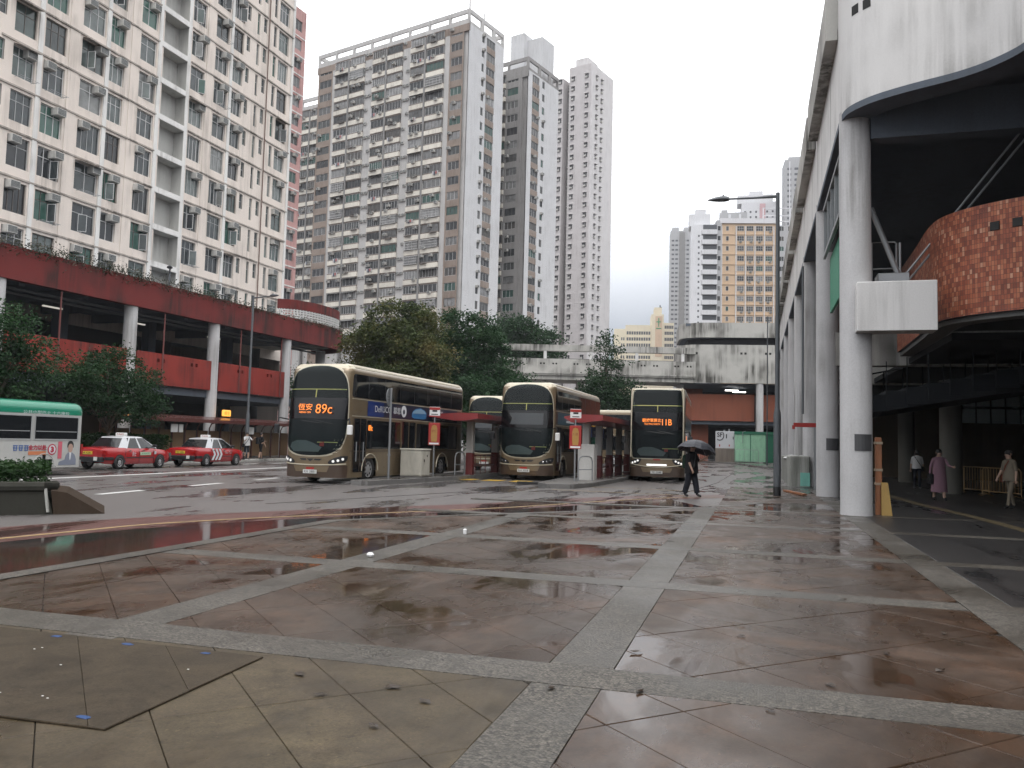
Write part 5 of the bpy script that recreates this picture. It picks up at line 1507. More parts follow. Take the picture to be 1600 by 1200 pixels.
        m = MB(); q = c + Vector((sgn * 0.28, -0.30, -0.34)); m.bbox(q.x - 0.10, q.y - 0.08, q.z - 0.16, q.x + 0.10, q.y + 0.04, q.z + 0.17, 0.03); m.build("mirror", white_paint if (sgn > 0 and style == 'A') else black_plastic, arm)
    if style == 'A':
        for (a0, a1) in ((-0.46, -0.16), (0.16, 0.46)):
            c0 = 0.86; mid = (a0 + a1) / 2
            rows = [(0.82, a0 + (0.10 if a0 < 0 else 0.0), a1 - (0.0 if a0 < 0 else 0.10)), (0.88, a0, a1)]
            sh_.patch(rows, 0.016, 3).build("grille_slot", black_plastic, t, fix=False)
        sh_.patch([(0.79, -0.02, 0.02), (0.88, -0.14, 0.14)], 0.016, 2).build("grille_slot", black_plastic, t, fix=False)
        sh_.patch([(0.50, -0.16, 0.16), (0.58, -0.16, 0.16)], 0.028, 4).build("badge", stop_red, t, fix=False)
    else:
        sh_.patch([(0.97, -0.16, 0.16), (1.03, -0.16, 0.16)], 0.016, 4).build("badge", stop_red, t, fix=False)
        sh_.patch([(0.72, -0.45, 0.45), (0.80, -0.45, 0.45)], 0.024, 6).build("running_light", lamp_mat("running_light", (1, 1, 1), 1.3), t, fix=False)
        for sg in (-1, 1):                          # cream pillars running up each side of the screen
            m = MB(); m.tube([sh_.at(sg * (1.20 + 0.02 * (z < 2)), z, 0.03) for z in (1.1, 1.5, 2, 2.5, 3, 3.5, 4.0, 4.2, 4.28)], 0.035, 6); m.build("pillar_trim", cream_trim, t)
    p = sh_.at(0, 0.40, 0.03); m = MB(); m.box(p.x - 0.27, p.y - 0.02, 0.36, p.x + 0.27, p.y, 0.49); pl = m.build("number_plate", plate_white, t)
    lettering(plate, 0.11, ink_black, pl, (p.x, p.y - 0.022, 0.425), FACE_MY, width=0.44, height=0.085)
    # roof edge trim
    for sgn in (1, -1):
        m = MB(); zt = H - sh_.rtop * 0.42
        pts = [sh_.at(sgn * s_, zt + 0.02, -0.02) for s_ in ([sh_.s_of_y(0.25 + (L - 0.6) * k / 20) for k in range(21)])]
        m.tube(pts, 0.055, 6); m.build("roof_trim", cream_trim, t)
        # sides: upper glazing, advertisement, lower glazing, doors on the kerb side
        sh_.side_rect(0.50, L - 0.22, 3.09, 3.93, 0.012, sgn, 0.12).build("upper_window", bus_glass, t, smooth=True, fix=False)
        for k in range(1, 8):
            y = 0.45 + (L - 0.7) * k / 8
            sh_.side_rect(y - 0.012, y + 0.012, 3.12, 3.90, 0.015, sgn, 0.005).build("window_seam", black_plastic, t, fix=False)
        if sgn > 0:
            sh_.side_rect(0.72, 1.66, 0.42, 2.34, 0.012, 1, 0.05).build("door", bus_glass, t, smooth=True, fix=False)
            for y in (0.72, 1.19, 1.66): sh_.side_rect(y - 0.02, y + 0.02, 0.42, 2.34, 0.03, 1, 0.005).build("door_frame", gold_dark, t, fix=False)
            for y in (0.9, 1.42):
                m = MB(); m.tube([sh_.at(sh_.s_of_y(y), 0.8, 0.05), sh_.at(sh_.s_of_y(y), 1.5, 0.05)], 0.018, 5); m.build("grab_rail", steel, t)
            sh_.side_rect(1.72, 4.52, 1.25, 2.30, 0.012, 1, 0.06).build("lower_window", bus_glass, t, smooth=True, fix=False)
            sh_.side_rect(4.62, 5.95, 0.42, 2.36, 0.012, 1, 0.05).build("door", bus_glass, t, smooth=True, fix=False)
            for y in (4.62, 5.285, 5.95): sh_.side_rect(y - 0.03, y + 0.03, 0.42, 2.36, 0.022, 1, 0.005).build("door_frame", gold, t, fix=False)
            sh_.side_rect(4.59, 5.98, 2.34, 2.39, 0.022, 1, 0.005).build("door_frame", gold, t, fix=False)
            sh_.side_rect(6.05, L - 0.75, 1.25, 2.30, 0.012, 1, 0.06).build("lower_window", bus_glass, t, smooth=True, fix=False)
            if route:
                p = sh_.at(sh_.s_of_y(1.98), 2.02, 0.02); lettering(route[2], 0.2, led_orange, t, p, FACE_PX, bold=0.006, width=0.32, height=0.22, name="side_route_display")
        else:
            sh_.side_rect(0.9, L - 0.75, 1.25, 2.30, 0.012, -1, 0.06).build("lower_window", bus_glass, t, smooth=True, fix=False)
        for (y0, y1, z) in ((0.55, L - 0.3, 2.42), (0.5, L - 0.3, 3.04), (0.55, L - 0.3, 1.17)):
            sh_.side_rect(y0, y1, z - 0.012, z + 0.012, 0.015, sgn, 0.004).build("waist_trim", cream_trim if z > 1.2 else gold_dark, t, fix=False)
        if side_ad:
            side_ad(t, sh_, sgn, L)
        if red_rails and sgn > 0:
            pass
    # rear: lamps, window, engine cover
    m = MB(); m.box(-0.95, L - 0.01, 3.1, 0.95, L + 0.012, 3.8); m.build("rear_window", bus_glass, t)
    m = MB(); m.box(-0.8, L - 0.01, 0.6, 0.8, L + 0.014, 1.5); m.build("engine_cover", gold_dark, t)
    for sx in (-1, 1):
        m = MB(); m.box(sx * 1.0, L - 0.01, 1.1, sx * 1.15, L + 0.012, 1.7); m.build("tail_light", stop_red, t)
    return t

ad_navy = paint("ad_navy", (0.008, 0.012, 0.035), 0.3, coat=0.3)
ad_blue = paint("ad_blue", (0.012, 0.035, 0.17), 0.3, coat=0.3)
ad_teal = paint("ad_teal", (0.02, 0.09, 0.13), 0.3, coat=0.3)
ad_rust = paint("ad_rust", (0.06, 0.024, 0.018), 0.35, coat=0.3)
ad_white = paint("ad_white", (0.68, 0.69, 0.72), 0.4)
def ad_derucci(t, s, sgn, L):
    y0, y1 = 1.72, L - 0.8
    s.side_rect(y0, y1, 2.45, 3.02, 0.012, sgn, 0.01).build("advert_panel", ad_navy, t, smooth=True, fix=False)
    s.side_rect(y0, y0 + 1.3, 2.45, 3.02, 0.016, sgn, 0.01).build("advert_panel", ad_blue, t, smooth=True, fix=False)
    x = 1.262 * sgn + 0.006 * sgn
    rot = FACE_PX if sgn > 0 else (PI / 2, 0, -PI / 2)
    Y = (lambda y: y) if sgn > 0 else (lambda y: y0 + y1 - y)
    lettering("DeRUCCI", 0.3, ad_white, t, (x + 0.005 * sgn, Y(y0 + 1.25), 2.75), rot, width=1.35, height=0.24)
    lettering("慕思", 0.3, ad_white, t, (x + 0.005 * sgn, Y(y0 + 2.42), 2.75), rot, width=0.62, height=0.26)
    lettering("買一送一", 0.3, ad_white, t, (x + 0.005 * sgn, Y(y0 + 6.6), 2.80), rot, width=1.9, height=0.24)
    lettering("The Perfect Power", 0.12, ad_white, t, (x + 0.005 * sgn, Y(y0 + 6.6), 2.56), rot, width=1.5, height=0.09)
    M_ = Matrix.Translation((x, Y(y0 + 3.05), 2.75)) @ Matrix.Rotation(PI / 2 * sgn, 4, 'Y')
    m = MB(); m.lathe([(0.235, 0.0), (0.235, 0.005)], 22, (0, 0), 0, M_); m.lathe([(0.10, 0.0), (0.10, 0.008)], 14, (0.02, 0), 1, M_); m.build("advert_emblem", [ad_white, ad_navy], t)
    m = MB()
    prof = [(-0.75, -0.05), (-0.62, 0.06), (-0.35, 0.17), (0.1, 0.22), (0.5, 0.14), (0.72, 0.02), (0.7, -0.2), (0.4, -0.24), (-0.5, -0.24), (-0.75, -0.18)]
    m.prism(prof, 0, 0.006, 0, lambda a, b, c: (x + c * sgn, Y(y0 + 4.55) + a * sgn, 2.74 + b)); m.build("advert_picture", paint("ad_midblue", (0.03, 0.16, 0.36), 0.4), t)
    m = MB(); m.prism([(-0.7, -0.03), (-0.6, 0.05), (-0.3, 0.14), (0.1, 0.18), (0.45, 0.12), (0.66, 0.0)], 0.0065, 0.009, 0, lambda a, b, c: (x + c * sgn, Y(y0 + 4.55) + a * sgn, 2.74 + b)); m.build("advert_picture", paint("ad_paleblue", (0.22, 0.36, 0.50), 0.4), t)
def ad_tealred(t, s, sgn, L):
    y0, y1 = 1.2, L - 0.7
    s.side_rect(0.6, L - 0.3, 2.45, 3.02, 0.012, sgn, 0.01).build("advert_panel", ad_rust, t, smooth=True, fix=False)
    s.side_rect(0.9, L - 3.6, 2.47, 3.0, 0.016, sgn, 0.01).build("advert_panel", ad_teal, t, smooth=True, fix=False)
    s.side_rect(L - 2.4, L - 1.4, 2.55, 2.95, 0.016, sgn, 0.02).build("advert_panel", yellow_paint, t, fix=False)
    for k, (a, z) in enumerate(((2.2, 2.83), (2.5, 2.62), (4.6, 2.72))):
        s.side_rect(a, a + 1.5, z - 0.05, z + 0.05, 0.019, sgn, 0.01).build("advert_text", ad_white, t, fix=False)
def ad_tealblue(t, s, sgn, L):
    s.side_rect(0.9, L - 0.7, 2.45, 3.02, 0.012, sgn, 0.01).build("advert_panel", ad_teal, t, smooth=True, fix=False)

def bus_loc(xr, y, deg):
    return (xr - 1.25 * math.cos(math.radians(deg)), y, 0.0)
double_decker("gold double decker showing 89C in orange, nearest bus, at the left island", bus_loc(-13.75, 26.25, -2), math.radians(-2.0), 'A', 11.3, ("恆安", "HENG ON", "89c"), ad_derucci, plate="RX 3881", lit=True)
double_decker("gold double decker with blank sign and teal side advert between the two red shelters", bus_loc(-8.35, 34.9, -1), math.radians(-1.0), 'A', 10.6, None, ad_tealred, plate="RH 3058")
double_decker("dark fronted double decker showing 11B behind the umbrella walker", bus_loc(-3.05, 38.6, 3), math.radians(2.6), 'B', 11.3, ("觀塘翠屏北", "TSUI PING NORTH", "11B"), ad_tealblue, plate="TE 2088", lit=True)
double_decker("gold double decker with unlit sign parked behind the first red shelter", bus_loc(-13.55, 45.3, -1), math.radians(-1.0), 'A', 11.3, None, ad_tealred, plate="PC 6712")
double_decker("double decker seen side-on across the back of the terminus behind the second shelter", (-19.8, 64.6, 0), math.radians(-92.0), 'A', 12.0, None, None)

# ------------------------------------------------------------------ taxis
taxi_red = paint("taxi_red", (0.40, 0.015, 0.018), 0.22, 0.05, var=0.05, coat=0.8, dirt=0.1)
taxi_silver = paint("taxi_silver_roof", (0.55, 0.56, 0.58), 0.3, 0.3, coat=0.5)
car_glass = N("car_glass").bsdf((0.012, 0.014, 0.016), 0.05, spec=0.6)
amber_lens = plain("amber_lens", (0.55, 0.20, 0.02), 0.3)
def taxi(label, loc, rotz, extras):
    t = thing("taxi", label, "taxi", loc, rotz, "red taxis waiting along the far kerb")
    # body: stations along y (rear 0 .. front 4.7), ring of (x, z) per station; car heads to +y
    def ring(y, hw, zb, zs, zt, crown=0.03):
        return [(-hw * 0.88, y, zb), (-hw * 0.97, y, zb + 0.10), (-hw, y, zs), (-hw * 0.98, y, zs + (zt - zs) * 0.55), (-hw * 0.90, y, zt - 0.015), (-hw * 0.5, y, zt + crown * 0.8), (0, y, zt + crown),
                (hw * 0.5, y, zt + crown * 0.8), (hw * 0.90, y, zt - 0.015), (hw * 0.98, y, zs + (zt - zs) * 0.55), (hw, y, zs), (hw * 0.97, y, zb + 0.10), (hw * 0.88, y, zb)]
    st = [(0.0, 0.72, 0.34, 0.58, 0.86), (0.06, 0.78, 0.28, 0.56, 0.92), (0.25, 0.83, 0.25, 0.56, 0.95), (0.9, 0.85, 0.22, 0.56, 0.965), (1.25, 0.85, 0.22, 0.56, 0.965), (2.0, 0.855, 0.22, 0.56, 0.95), (3.2, 0.855, 0.22, 0.56, 0.935), (3.5, 0.85, 0.22, 0.56, 0.915),
          (4.1, 0.83, 0.23, 0.54, 0.87), (4.45, 0.79, 0.25, 0.52, 0.81), (4.62, 0.73, 0.28, 0.50, 0.74), (4.68, 0.66, 0.34, 0.48, 0.66)]
    b = MB(); b.loft([ring(*s) for s in st], 0, True, False)
    b.build("body", taxi_red, t, smooth='auto')
    def cring(y, hw, z): return [(-hw, y, z), (hw, y, z)]
    # greenhouse: beltline loop and roof loop
    belt = [(-0.74, 0.98), (-0.77, 1.5), (-0.78, 2.2), (-0.77, 3.0), (-0.72, 3.62)]
    roof = [(-0.56, 1.42), (-0.60, 1.75), (-0.61, 2.2), (-0.60, 2.6), (-0.55, 2.86)]
    zb, zr = 0.93, 1.40
    g = MB()
    BL_ = [(x, y, zb) for x, y in belt]; RL_ = [(x, y, zr + (0.0 if 0 < i < 4 else -0.02)) for i, (x, y) in enumerate(roof)]
    mir = lambda L: [(-x, y, z) for x, y, z in L]
    loop_b = BL_ + mir(BL_)[::-1]; loop_r = RL_ + mir(RL_)[::-1]
    g.loft([loop_b, loop_r], 0, False)
    g.build("cabin", car_glass, t)
    r_ = MB()
    up = [(x * 0.99, y, z + 0.001) for x, y, z in loop_r]; u2 = [(x * 0.93, 2.1 + (y - 2.1) * 0.93, z + 0.05) for x, y, z in loop_r]; u3 = [(x * 0.6, 2.1 + (y - 2.1) * 0.6, z + 0.08) for x, y, z in loop_r]
    r_.loft([[(x * 1.02, y, z - 0.03) for x, y, z in loop_r], up, u2, u3]); r_.build("roof", taxi_silver, t, smooth='auto')
    def strut(i, f0, f1, w, mat, nm):
        """pillar lying on the side glass from belt fraction f0 to roof fraction f1"""
        for sx in (1, -1):
            def at(L, f):
                k = min(3, int(f)); u = f - k; a, c = Vector(L[k]), Vector(L[k + 1]); return a.lerp(c, u)
            a, c = at(BL_, f0), at(RL_, f1); a2, c2 = at(BL_, min(4, f0 + w)), at(RL_, min(4, f1 + w * 1.2))
            m = MB(); m.add([(sx * (q.x - 0.008), q.y, q.z) for q in (a, a2, c2, c)], [(0, 1, 2, 3)] if sx > 0 else [(3, 2, 1, 0)]); m.build(nm, mat, t, fix=False)
    strut(0, 0.0, 0.0, 1.05, taxi_silver, "pillar"); strut(0, 2.15, 2.05, 0.16, taxi_silver, "pillar"); strut(0, 3.86, 3.80, 0.14, taxi_silver, "pillar")
    # wheels and arches
    for y in (0.98, 3.72):
        for sx in (-1, 1):
            add_wheel(t, sx * 0.785, y, 0.31, 0.2, sx)
            m = MB(); pts = []
            m.add([(sx * 0.862, y + 0.36 * math.cos(PI * k / 12), 0.30 + 0.36 * math.sin(PI * k / 12)) for k in range(13)] + [(sx * 0.862, y, 0.22)], [tuple(range(14))]); m.build("wheel_arch", black_plastic, t, fix=False)
    # bumpers, lamps, plate, mirrors, sills
    m = MB(); m.bbox(-0.80, -0.10, 0.34, 0.80, 0.12, 0.56, 0.04); m.box(-0.855, 0.1, 0.42, -0.80, 0.62, 0.55); m.box(0.80, 0.1, 0.42, 0.868, 0.6, 0.55); m.build("rear_bumper", black_plastic, t)
    m = MB(); m.bbox(-0.76, 4.56, 0.30, 0.76, 4.78, 0.52, 0.04); m.build("front_bumper", black_plastic, t)
    for sx in (-1, 1):
        m = MB(); m.box(sx * 0.50, -0.03, 0.66, sx * 0.80, 0.1, 0.84); m.box(sx * 0.74, 0.0, 0.66, sx * 0.838, 0.2, 0.83); m.build("tail_light", plain("tail_red", (0.35, 0.01, 0.01), 0.25), t)
        m = MB(); m.box(sx * 0.42, 4.58, 0.56, sx * 0.72, 4.71, 0.72); m.box(sx * 0.66, 4.45, 0.56, sx * 0.80, 4.62, 0.71); m.build("headlight", chrome, t)
        m = MB(); m.bbox(sx * 0.98 - 0.09, 3.05, 0.98, sx * 0.98 + 0.09, 3.2, 1.10, 0.02); m.tube([(sx * 0.78, 3.12, 0.98), (sx * 0.95, 3.12, 1.02)], 0.02); m.build("mirror", black_plastic, t)
        m = MB(); m.box(sx * 0.856, 1.38, 0.50, sx * 0.866, 3.30, 0.54); m.build("side_molding", black_plastic, t)
        for y in (1.55, 2.45): 
            m = MB(); m.box(sx * 0.852, y, 0.80, sx * 0.872, y + 0.16, 0.84); m.build("door_handle", chrome, t)
        for y in (1.35, 2.26, 3.26):
            m = MB(); m.box(sx * 0.850, y, 0.30, sx * 0.8605, y + 0.012, 0.92); m.build("door_seam", black_plastic, t)
    m = MB(); m.box(-0.26, -0.03, 0.66, 0.26, 0.02, 0.79); pl = m.build("number_plate", paint("plate_yellow", (0.70, 0.50, 0.05), 0.4), t)
    lettering("VK 4286", 0.1, ink_black, pl, (0, -0.034, 0.725), FACE_MY, width=0.42, height=0.08)
    m = MB(); m.box(0.42, -0.115, 0.40, 0.60, -0.10, 0.56); m.build("seat_sticker", plate_white, t)
    m = MB(); m.box(-0.24, 1.96, 1.455, 0.24, 2.20, 1.49); m.bbox(-0.26, 1.98, 1.49, 0.26, 2.16, 1.62, 0.03); sg = m.build("roof_sign", paint("roof_sign_white", (0.72, 0.72, 0.70), 0.4), t)
    lettering("TAXI", 0.1, stop_red, sg, (0, 1.978, 1.555), FACE_MY, width=0.36, height=0.08)
    extras(t)
    return t
def taxi_plain(t):
    lettering("的士", 0.16, ad_white, t, (0.866, 1.92, 0.68), FACE_PX, width=0.24, height=0.2)
    m = MB(); m.box(0.858, 2.32, 0.62, 0.8655, 3.05, 0.76); m.build("door_advert", paint("advert_mint", (0.45, 0.58, 0.42), 0.4), t)
    lettering("4 SEATS", 0.1, grn, t, (0.869, 2.68, 0.69), FACE_PX, width=0.5, height=0.06)
    m = MB(); m.box(0.85, 3.30, 0.66, 0.868, 3.42, 0.80); m.build("door_sticker", ad_white, t)
def taxi_chevron(t):
    m = MB()
    for k in range(3):
        y = 1.42 + k * 0.30
        m.prism([(y, 0.90), (y + 0.16, 0.90), (y + 0.36, 0.62), (y + 0.16, 0.32), (y, 0.32), (y + 0.20, 0.62)], 0.858, 0.868, 0, lambda a, b, c: (c, a, b))
    m.build("chevron", ad_white, t)
    lettering("Uber Taxi", 0.16, plain("logo_grey", (0.45, 0.40, 0.40), 0.5), t, (0.866, 2.92, 0.70), FACE_PX, width=0.62, height=0.12)
taxi("red taxi with silver roof and mint door sticker, just behind the minibus", (-27.65, 29.5, 0.0), math.radians(2.5), taxi_plain)
taxi("red taxi with three white chevrons on its rear door, ahead of the other taxi", (-27.85, 35.85, 0.0), math.radians(2.5), taxi_chevron)

# ------------------------------------------------------------------ green-roofed minibus passing on the left (heads to -y, only its tail is in view)
mini_green = paint("minibus_green", (0.008, 0.22, 0.13), 0.3, coat=0.5, var=0.05)
mini_cream = paint("minibus_body", (0.52, 0.52, 0.50), 0.35, coat=0.3, dirt=0.15)
mb_ = thing("minibus", "cream minibus with green roof and printed side adverts, cut by the left frame edge", "minibus", (-25.2, 19.2, 0.0), math.radians(2.0))
msh = Shell(2.04, 6.6, 2.66, 0.30, 0.30, 0.05, lambda z: 0.22 * max(0, z - 1.3), 0.30, 0.26)
bd = msh.body([(1.35, 0.46, 0.34), (4.75, 0.46, 0.34)], None)
bd.build("body", [mini_cream, mini_green], mb_, smooth='auto', fix=False)
full = lambda y: msh.s[-1] - 0.01
for sgn in (1, -1):
    rows = [(2.22, 0.0, full(0)), (2.34, 0.0, full(0))] + [(2.36 + 0.30 * math.sin(PI / 2 * k / 7) * 0.995, 0.0, full(0)) for k in range(1, 8)]
    msh.patch([(z, a * sgn, b * sgn) if sgn > 0 else (z, -b, -a) for z, a, b in rows], 0.010, 60).build("roof_skin", mini_green, mb_, smooth=True, fix=False)
m = MB(); m.prism([(p.x * 0.72, 0.35 + p.y * 0.90) for p in msh.p[::2]] + [(-p.x * 0.72, 0.35 + p.y * 0.90) for p in msh.p[::-2]], 2.655, 2.685); m.build("roof_top", mini_green, mb_)
for sgn in (1, -1):
    for y0, y1 in ((0.75, 1.95), (2.1, 4.08), (4.24, 6.26)):
        w = msh.side_rect(y0, y1, 1.32, 2.13, 0.012, sgn, 0.06).build("window", car_glass, mb_, smooth=True, fix=False)
        fr = MB(); z_ = 1.60
        for (a, c, e_, f_) in ((y0 - .03, y1 + .03, 2.12, 2.16), (y0 - .03, y1 + .03, 1.28, 1.33), (y0 - .03, y0 + .02, 1.3, 2.14), (y1 - .02, y1 + .03, 1.3, 2.14), (y0 + 0.05, y1 - 0.05, 1.585, 1.61)):
            msh.side_rect(a, c, e_, f_, 0.022, sgn, 0.01, 0, fr)
        fr.build("frame", alu, w, fix=False)
for y in (1.35, 4.75):
    for sx in (-1, 1):
        add_wheel(mb_, sx * 0.86, y, 0.36, 0.22, sx)
    m = MB()
    for sx in (-1, 1): m.box(sx * 0.55, y - 0.46, 0.3, sx * 0.6, y + 0.46, 0.85)
    m.build("wheel_well", black_plastic, mb_)
for sx in (-1, 1):
    m = MB(); m.tube([(sx * 1.026, 4.75 + 0.47 * math.cos(PI * k / 10), 0.36 + 0.45 * math.sin(PI * k / 10)) for k in range(11)], 0.02, 5); m.build("arch_trim", mini_cream, mb_)
X = 1.034
lettering("公共小型巴士 十六座位", 0.14, ad_white, mb_, (X - 0.005, 4.75, 2.27), FACE_PX, width=2.1, height=0.12)
adr = paint("advert_crimson", (0.42, 0.02, 0.05), 0.5); adp = paint("advert_pink", (0.58, 0.12, 0.16), 0.5); ado = paint("advert_orange", (0.58, 0.20, 0.09), 0.5); adb = paint("advert_blue", (0.07, 0.14, 0.36), 0.5)
lettering("全力以赴", 0.2, adr, mb_, (X, 4.42, 1.02), FACE_PX, width=0.82, height=0.19, bold=0.006)
m = MB()                                        # three blurred blue characters
for k in range(3):
    y = 3.36 + k * 0.235
    for (a, c, e_, f_) in ((0, .19, .16, .19), (0, .19, .08, .11), (.02, .17, 0, .03), (.03, .06, .02, .18), (.13, .16, .0, .18)): m.box(X - 0.006, y + a, 0.91 + e_, X, y + c, 0.91 + f_)
m.build("advert_text", adb, mb_)
m = MB(); m.box(X - 0.008, 4.02, 0.76, X, 4.80, 0.89); m.build("advert_text", ado, mb_)
m = MB(); m.lathe([(0.20, 0), (0.20, 0.006)], 24, (0, 0), 0, Matrix.Translation((X - 0.006, 5.08, 0.95)) @ Matrix.Rotation(PI / 2, 4, 'Y')); m.lathe([(0.155, 0.006), (0.155, 0.009)], 24, (0, 0), 1, Matrix.Translation((X - 0.006, 5.08, 0.95)) @ Matrix.Rotation(PI / 2, 4, 'Y'))
m.build("advert_number", [adr, ad_white], mb_)
lettering("3", 0.3, adr, mb_, (X + 0.006, 5.08, 0.95), FACE_PX, bold=0.02, width=0.15, height=0.22)
m = MB(); m.box(X - 0.008, 5.36, 0.62, X, 5.54, 1.24); m.build("advert_text", adp, mb_)
# printed half-length figure: hair, face, jacket shapes
fx = lambda x0, x1: (lambda a, b, c: (X - 0.006 + c, 5.95 + a, 0.60 + b))
hairp = [(0.15 * math.cos(a), 0.52 + 0.15 * math.sin(a)) for a in [PI * k / 10 for k in range(11)]]
m = MB(); m.prism(hairp + [(-0.15, 0.42), (0.15, 0.42)], 0, 0.005, 0, fx(0, 0)); m.build("advert_figure_hair", ink_black, mb_)
m = MB(); m.prism([(0.115 * math.cos(a), 0.42 + 0.16 * math.sin(a) * (0.9 if a < PI else 1.15)) for a in [2 * PI * k / 18 for k in range(18)]], 0.0055, 0.008, 0, fx(0, 0)); m.build("advert_figure_face", plain("print_skin", (0.46, 0.30, 0.24), 0.6), mb_)
m = MB(); m.prism([(-0.09, 0.24), (0.09, 0.24), (0.22, 0.16), (0.30, -0.02), (0.30, -0.22), (-0.55, -0.22), (-0.52, -0.10), (-0.25, -0.02), (-0.20, 0.14)], 0, 0.0045, 0, fx(0, 0)); m.build("advert_figure_jacket", plain("print_blue_grey", (0.20, 0.22, 0.28), 0.6), mb_)
m = MB(); m.prism([(-0.05, 0.25), (0.05, 0.25), (0.03, 0.02), (0.0, -0.05), (-0.03, 0.02)], 0.005, 0.0075, 0, fx(0, 0)); m.build("advert_figure_shirt", ad_white, mb_)
m = MB(); m.box(-0.86, 6.56, 0.32, 0.86, 6.70, 0.55); m.build("rear_bumper", paint("bumper_grey", (0.25, 0.25, 0.25), 0.5), mb_)
m = MB(); m.box(-0.75, 6.58, 1.4, 0.75, 6.62, 2.1); m.build("rear_window", car_glass, mb_)
for sx in (-1, 1):
    m = MB(); m.box(sx * 0.82, 6.55, 0.75, sx * 0.98, 6.63, 1.15); m.build("tail_light", stop_red, mb_)
m = MB(); msh.patch([(z, -0.86, 0.86) for z in (1.25, 1.6, 2.0)], 0.012, 12, 0, m); m.build("windscreen", car_glass, mb_, smooth=True, fix=False)
# ------------------------------------------------------------------ bus islands, shelters and stop furniture
kerb_dark = wall_mat("dark_kerb_stone", (0.16, 0.155, 0.15), (0.05, 0.05, 0.05), streak=0.5)
def island(poly):
    m = MB(); m.prism(poly, -0.02, 0.15, 0); o = struct(m.build("traffic_island", island_mat))
    c = Vector((sum(p[0] for p in poly) / len(poly), sum(p[1] for p in poly) / len(poly)))
    n = len(poly)
    for i in range(n):
        a, b = Vector(poly[i]), Vector(poly[(i + 1) % n]); L = (b - a).length; k = max(1, int(L / 0.9)); d = (b - a).normalized(); nn = Vector((d.y, -d.x))
        for j in range(k):
            p, q = a + d * (L * j / k + 0.006), a + d * (L * (j + 1) / k - 0.006)
            mm = MB(); mm.prism([(p.x, p.y), (q.x, q.y), (q.x + nn.x * 0.13, q.y + nn.y * 0.13), (p.x + nn.x * 0.13, p.y + nn.y * 0.13)], -0.02, 0.157 + 0.004 * ((i * 7 + j) % 3)); mm.build("kerb_stone", kerb_dark, o)
    return o
island([(-13.45, 26.6), (-12.95, 26.4), (-12.35, 30.0), (-11.95, 33.5), (-11.7, 37.0), (-11.6, 52.0), (-13.2, 52.0), (-13.38, 36.0)])
island([(-7.6, 30.2), (-7.1, 29.5), (-6.4, 29.7), (-6.05, 31.5), (-5.85, 36.0), (-5.75, 56.0), (-7.75, 56.0), (-7.85, 36.0)])
shelter_red = paint("shelter_red", (0.24, 0.028, 0.028), 0.4, dirt=0.25, coat=0.2)
post_red = paint("post_maroon", (0.17, 0.028, 0.028), 0.5, dirt=0.35)
post_white = wall_mat("shelter_post_white", (0.56, 0.55, 0.53), (0.2, 0.19, 0.18), streak=0.5, blotch=0.5, scale=3)
def shelter(label, x, ys, y0, y1, xl, xr):
    t = thing("bus_shelter", label, "bus shelter", (0, 0, 0), 0.0, "red roofed bus shelters")
    m = MB()
    prof = [(xl, 2.74), (xl, 2.68), (x - 0.25, 2.50), (x + 0.25, 2.50), (xr, 2.60), (xr, 2.82), (x, 2.84)]
    m.prism(prof, y0, y1, 0, lambda a, b, c: (a, c, b)); m.build("roof", shelter_red, t)
    for y in ys:
        m = MB(); m.bbox(x - 0.15, y - 0.15, 1.12, x + 0.15, y + 0.15, 2.505, 0.01); m.build("post", post_white, t)
        m = MB(); m.bbox(x - 0.155, y - 0.155, 0.15, x + 0.155, y + 0.155, 1.12, 0.01); m.build("post_base", post_red, t)
    for a, b in zip(ys, ys[1:]):
        m = MB()
        for z in (0.55, 1.0): m.tube([(x, a + 0.15, z), (x, b - 0.15, z)], 0.025, 5)
        for k in range(1, 5): m.tube([(x, a + (b - a) * k / 5, 0.15), (x, a + (b - a) * k / 5, 1.0)], 0.018, 5)
        m.build("rail", post_red, t)
    return t
shelter("red roofed bus shelter on white and maroon posts beside the 89C bus", -12.15, (35.2, 38.9, 42.6, 46.3, 50.0), 33.6, 51.0, -13.75, -11.3)
s2 = shelter("red roofed bus shelter on white and maroon posts left of the 11B bus", -6.95, (35.4, 38.4, 41.4, 44.4, 47.4, 50.4, 53.4), 33.4, 54.5, -7.5, -5.9)
for y in (37.0, 40.0):
    m = MB(); m.box(-6.99, y - 0.45, 1.95, -6.93, y + 0.45, 2.4); m.build("route_board", ad_blue, s2)
    lettering("巴士站", 0.2, ink_white, s2, (-6.92, y + 0.1, 2.17), FACE_PX, width=0.4, height=0.12)
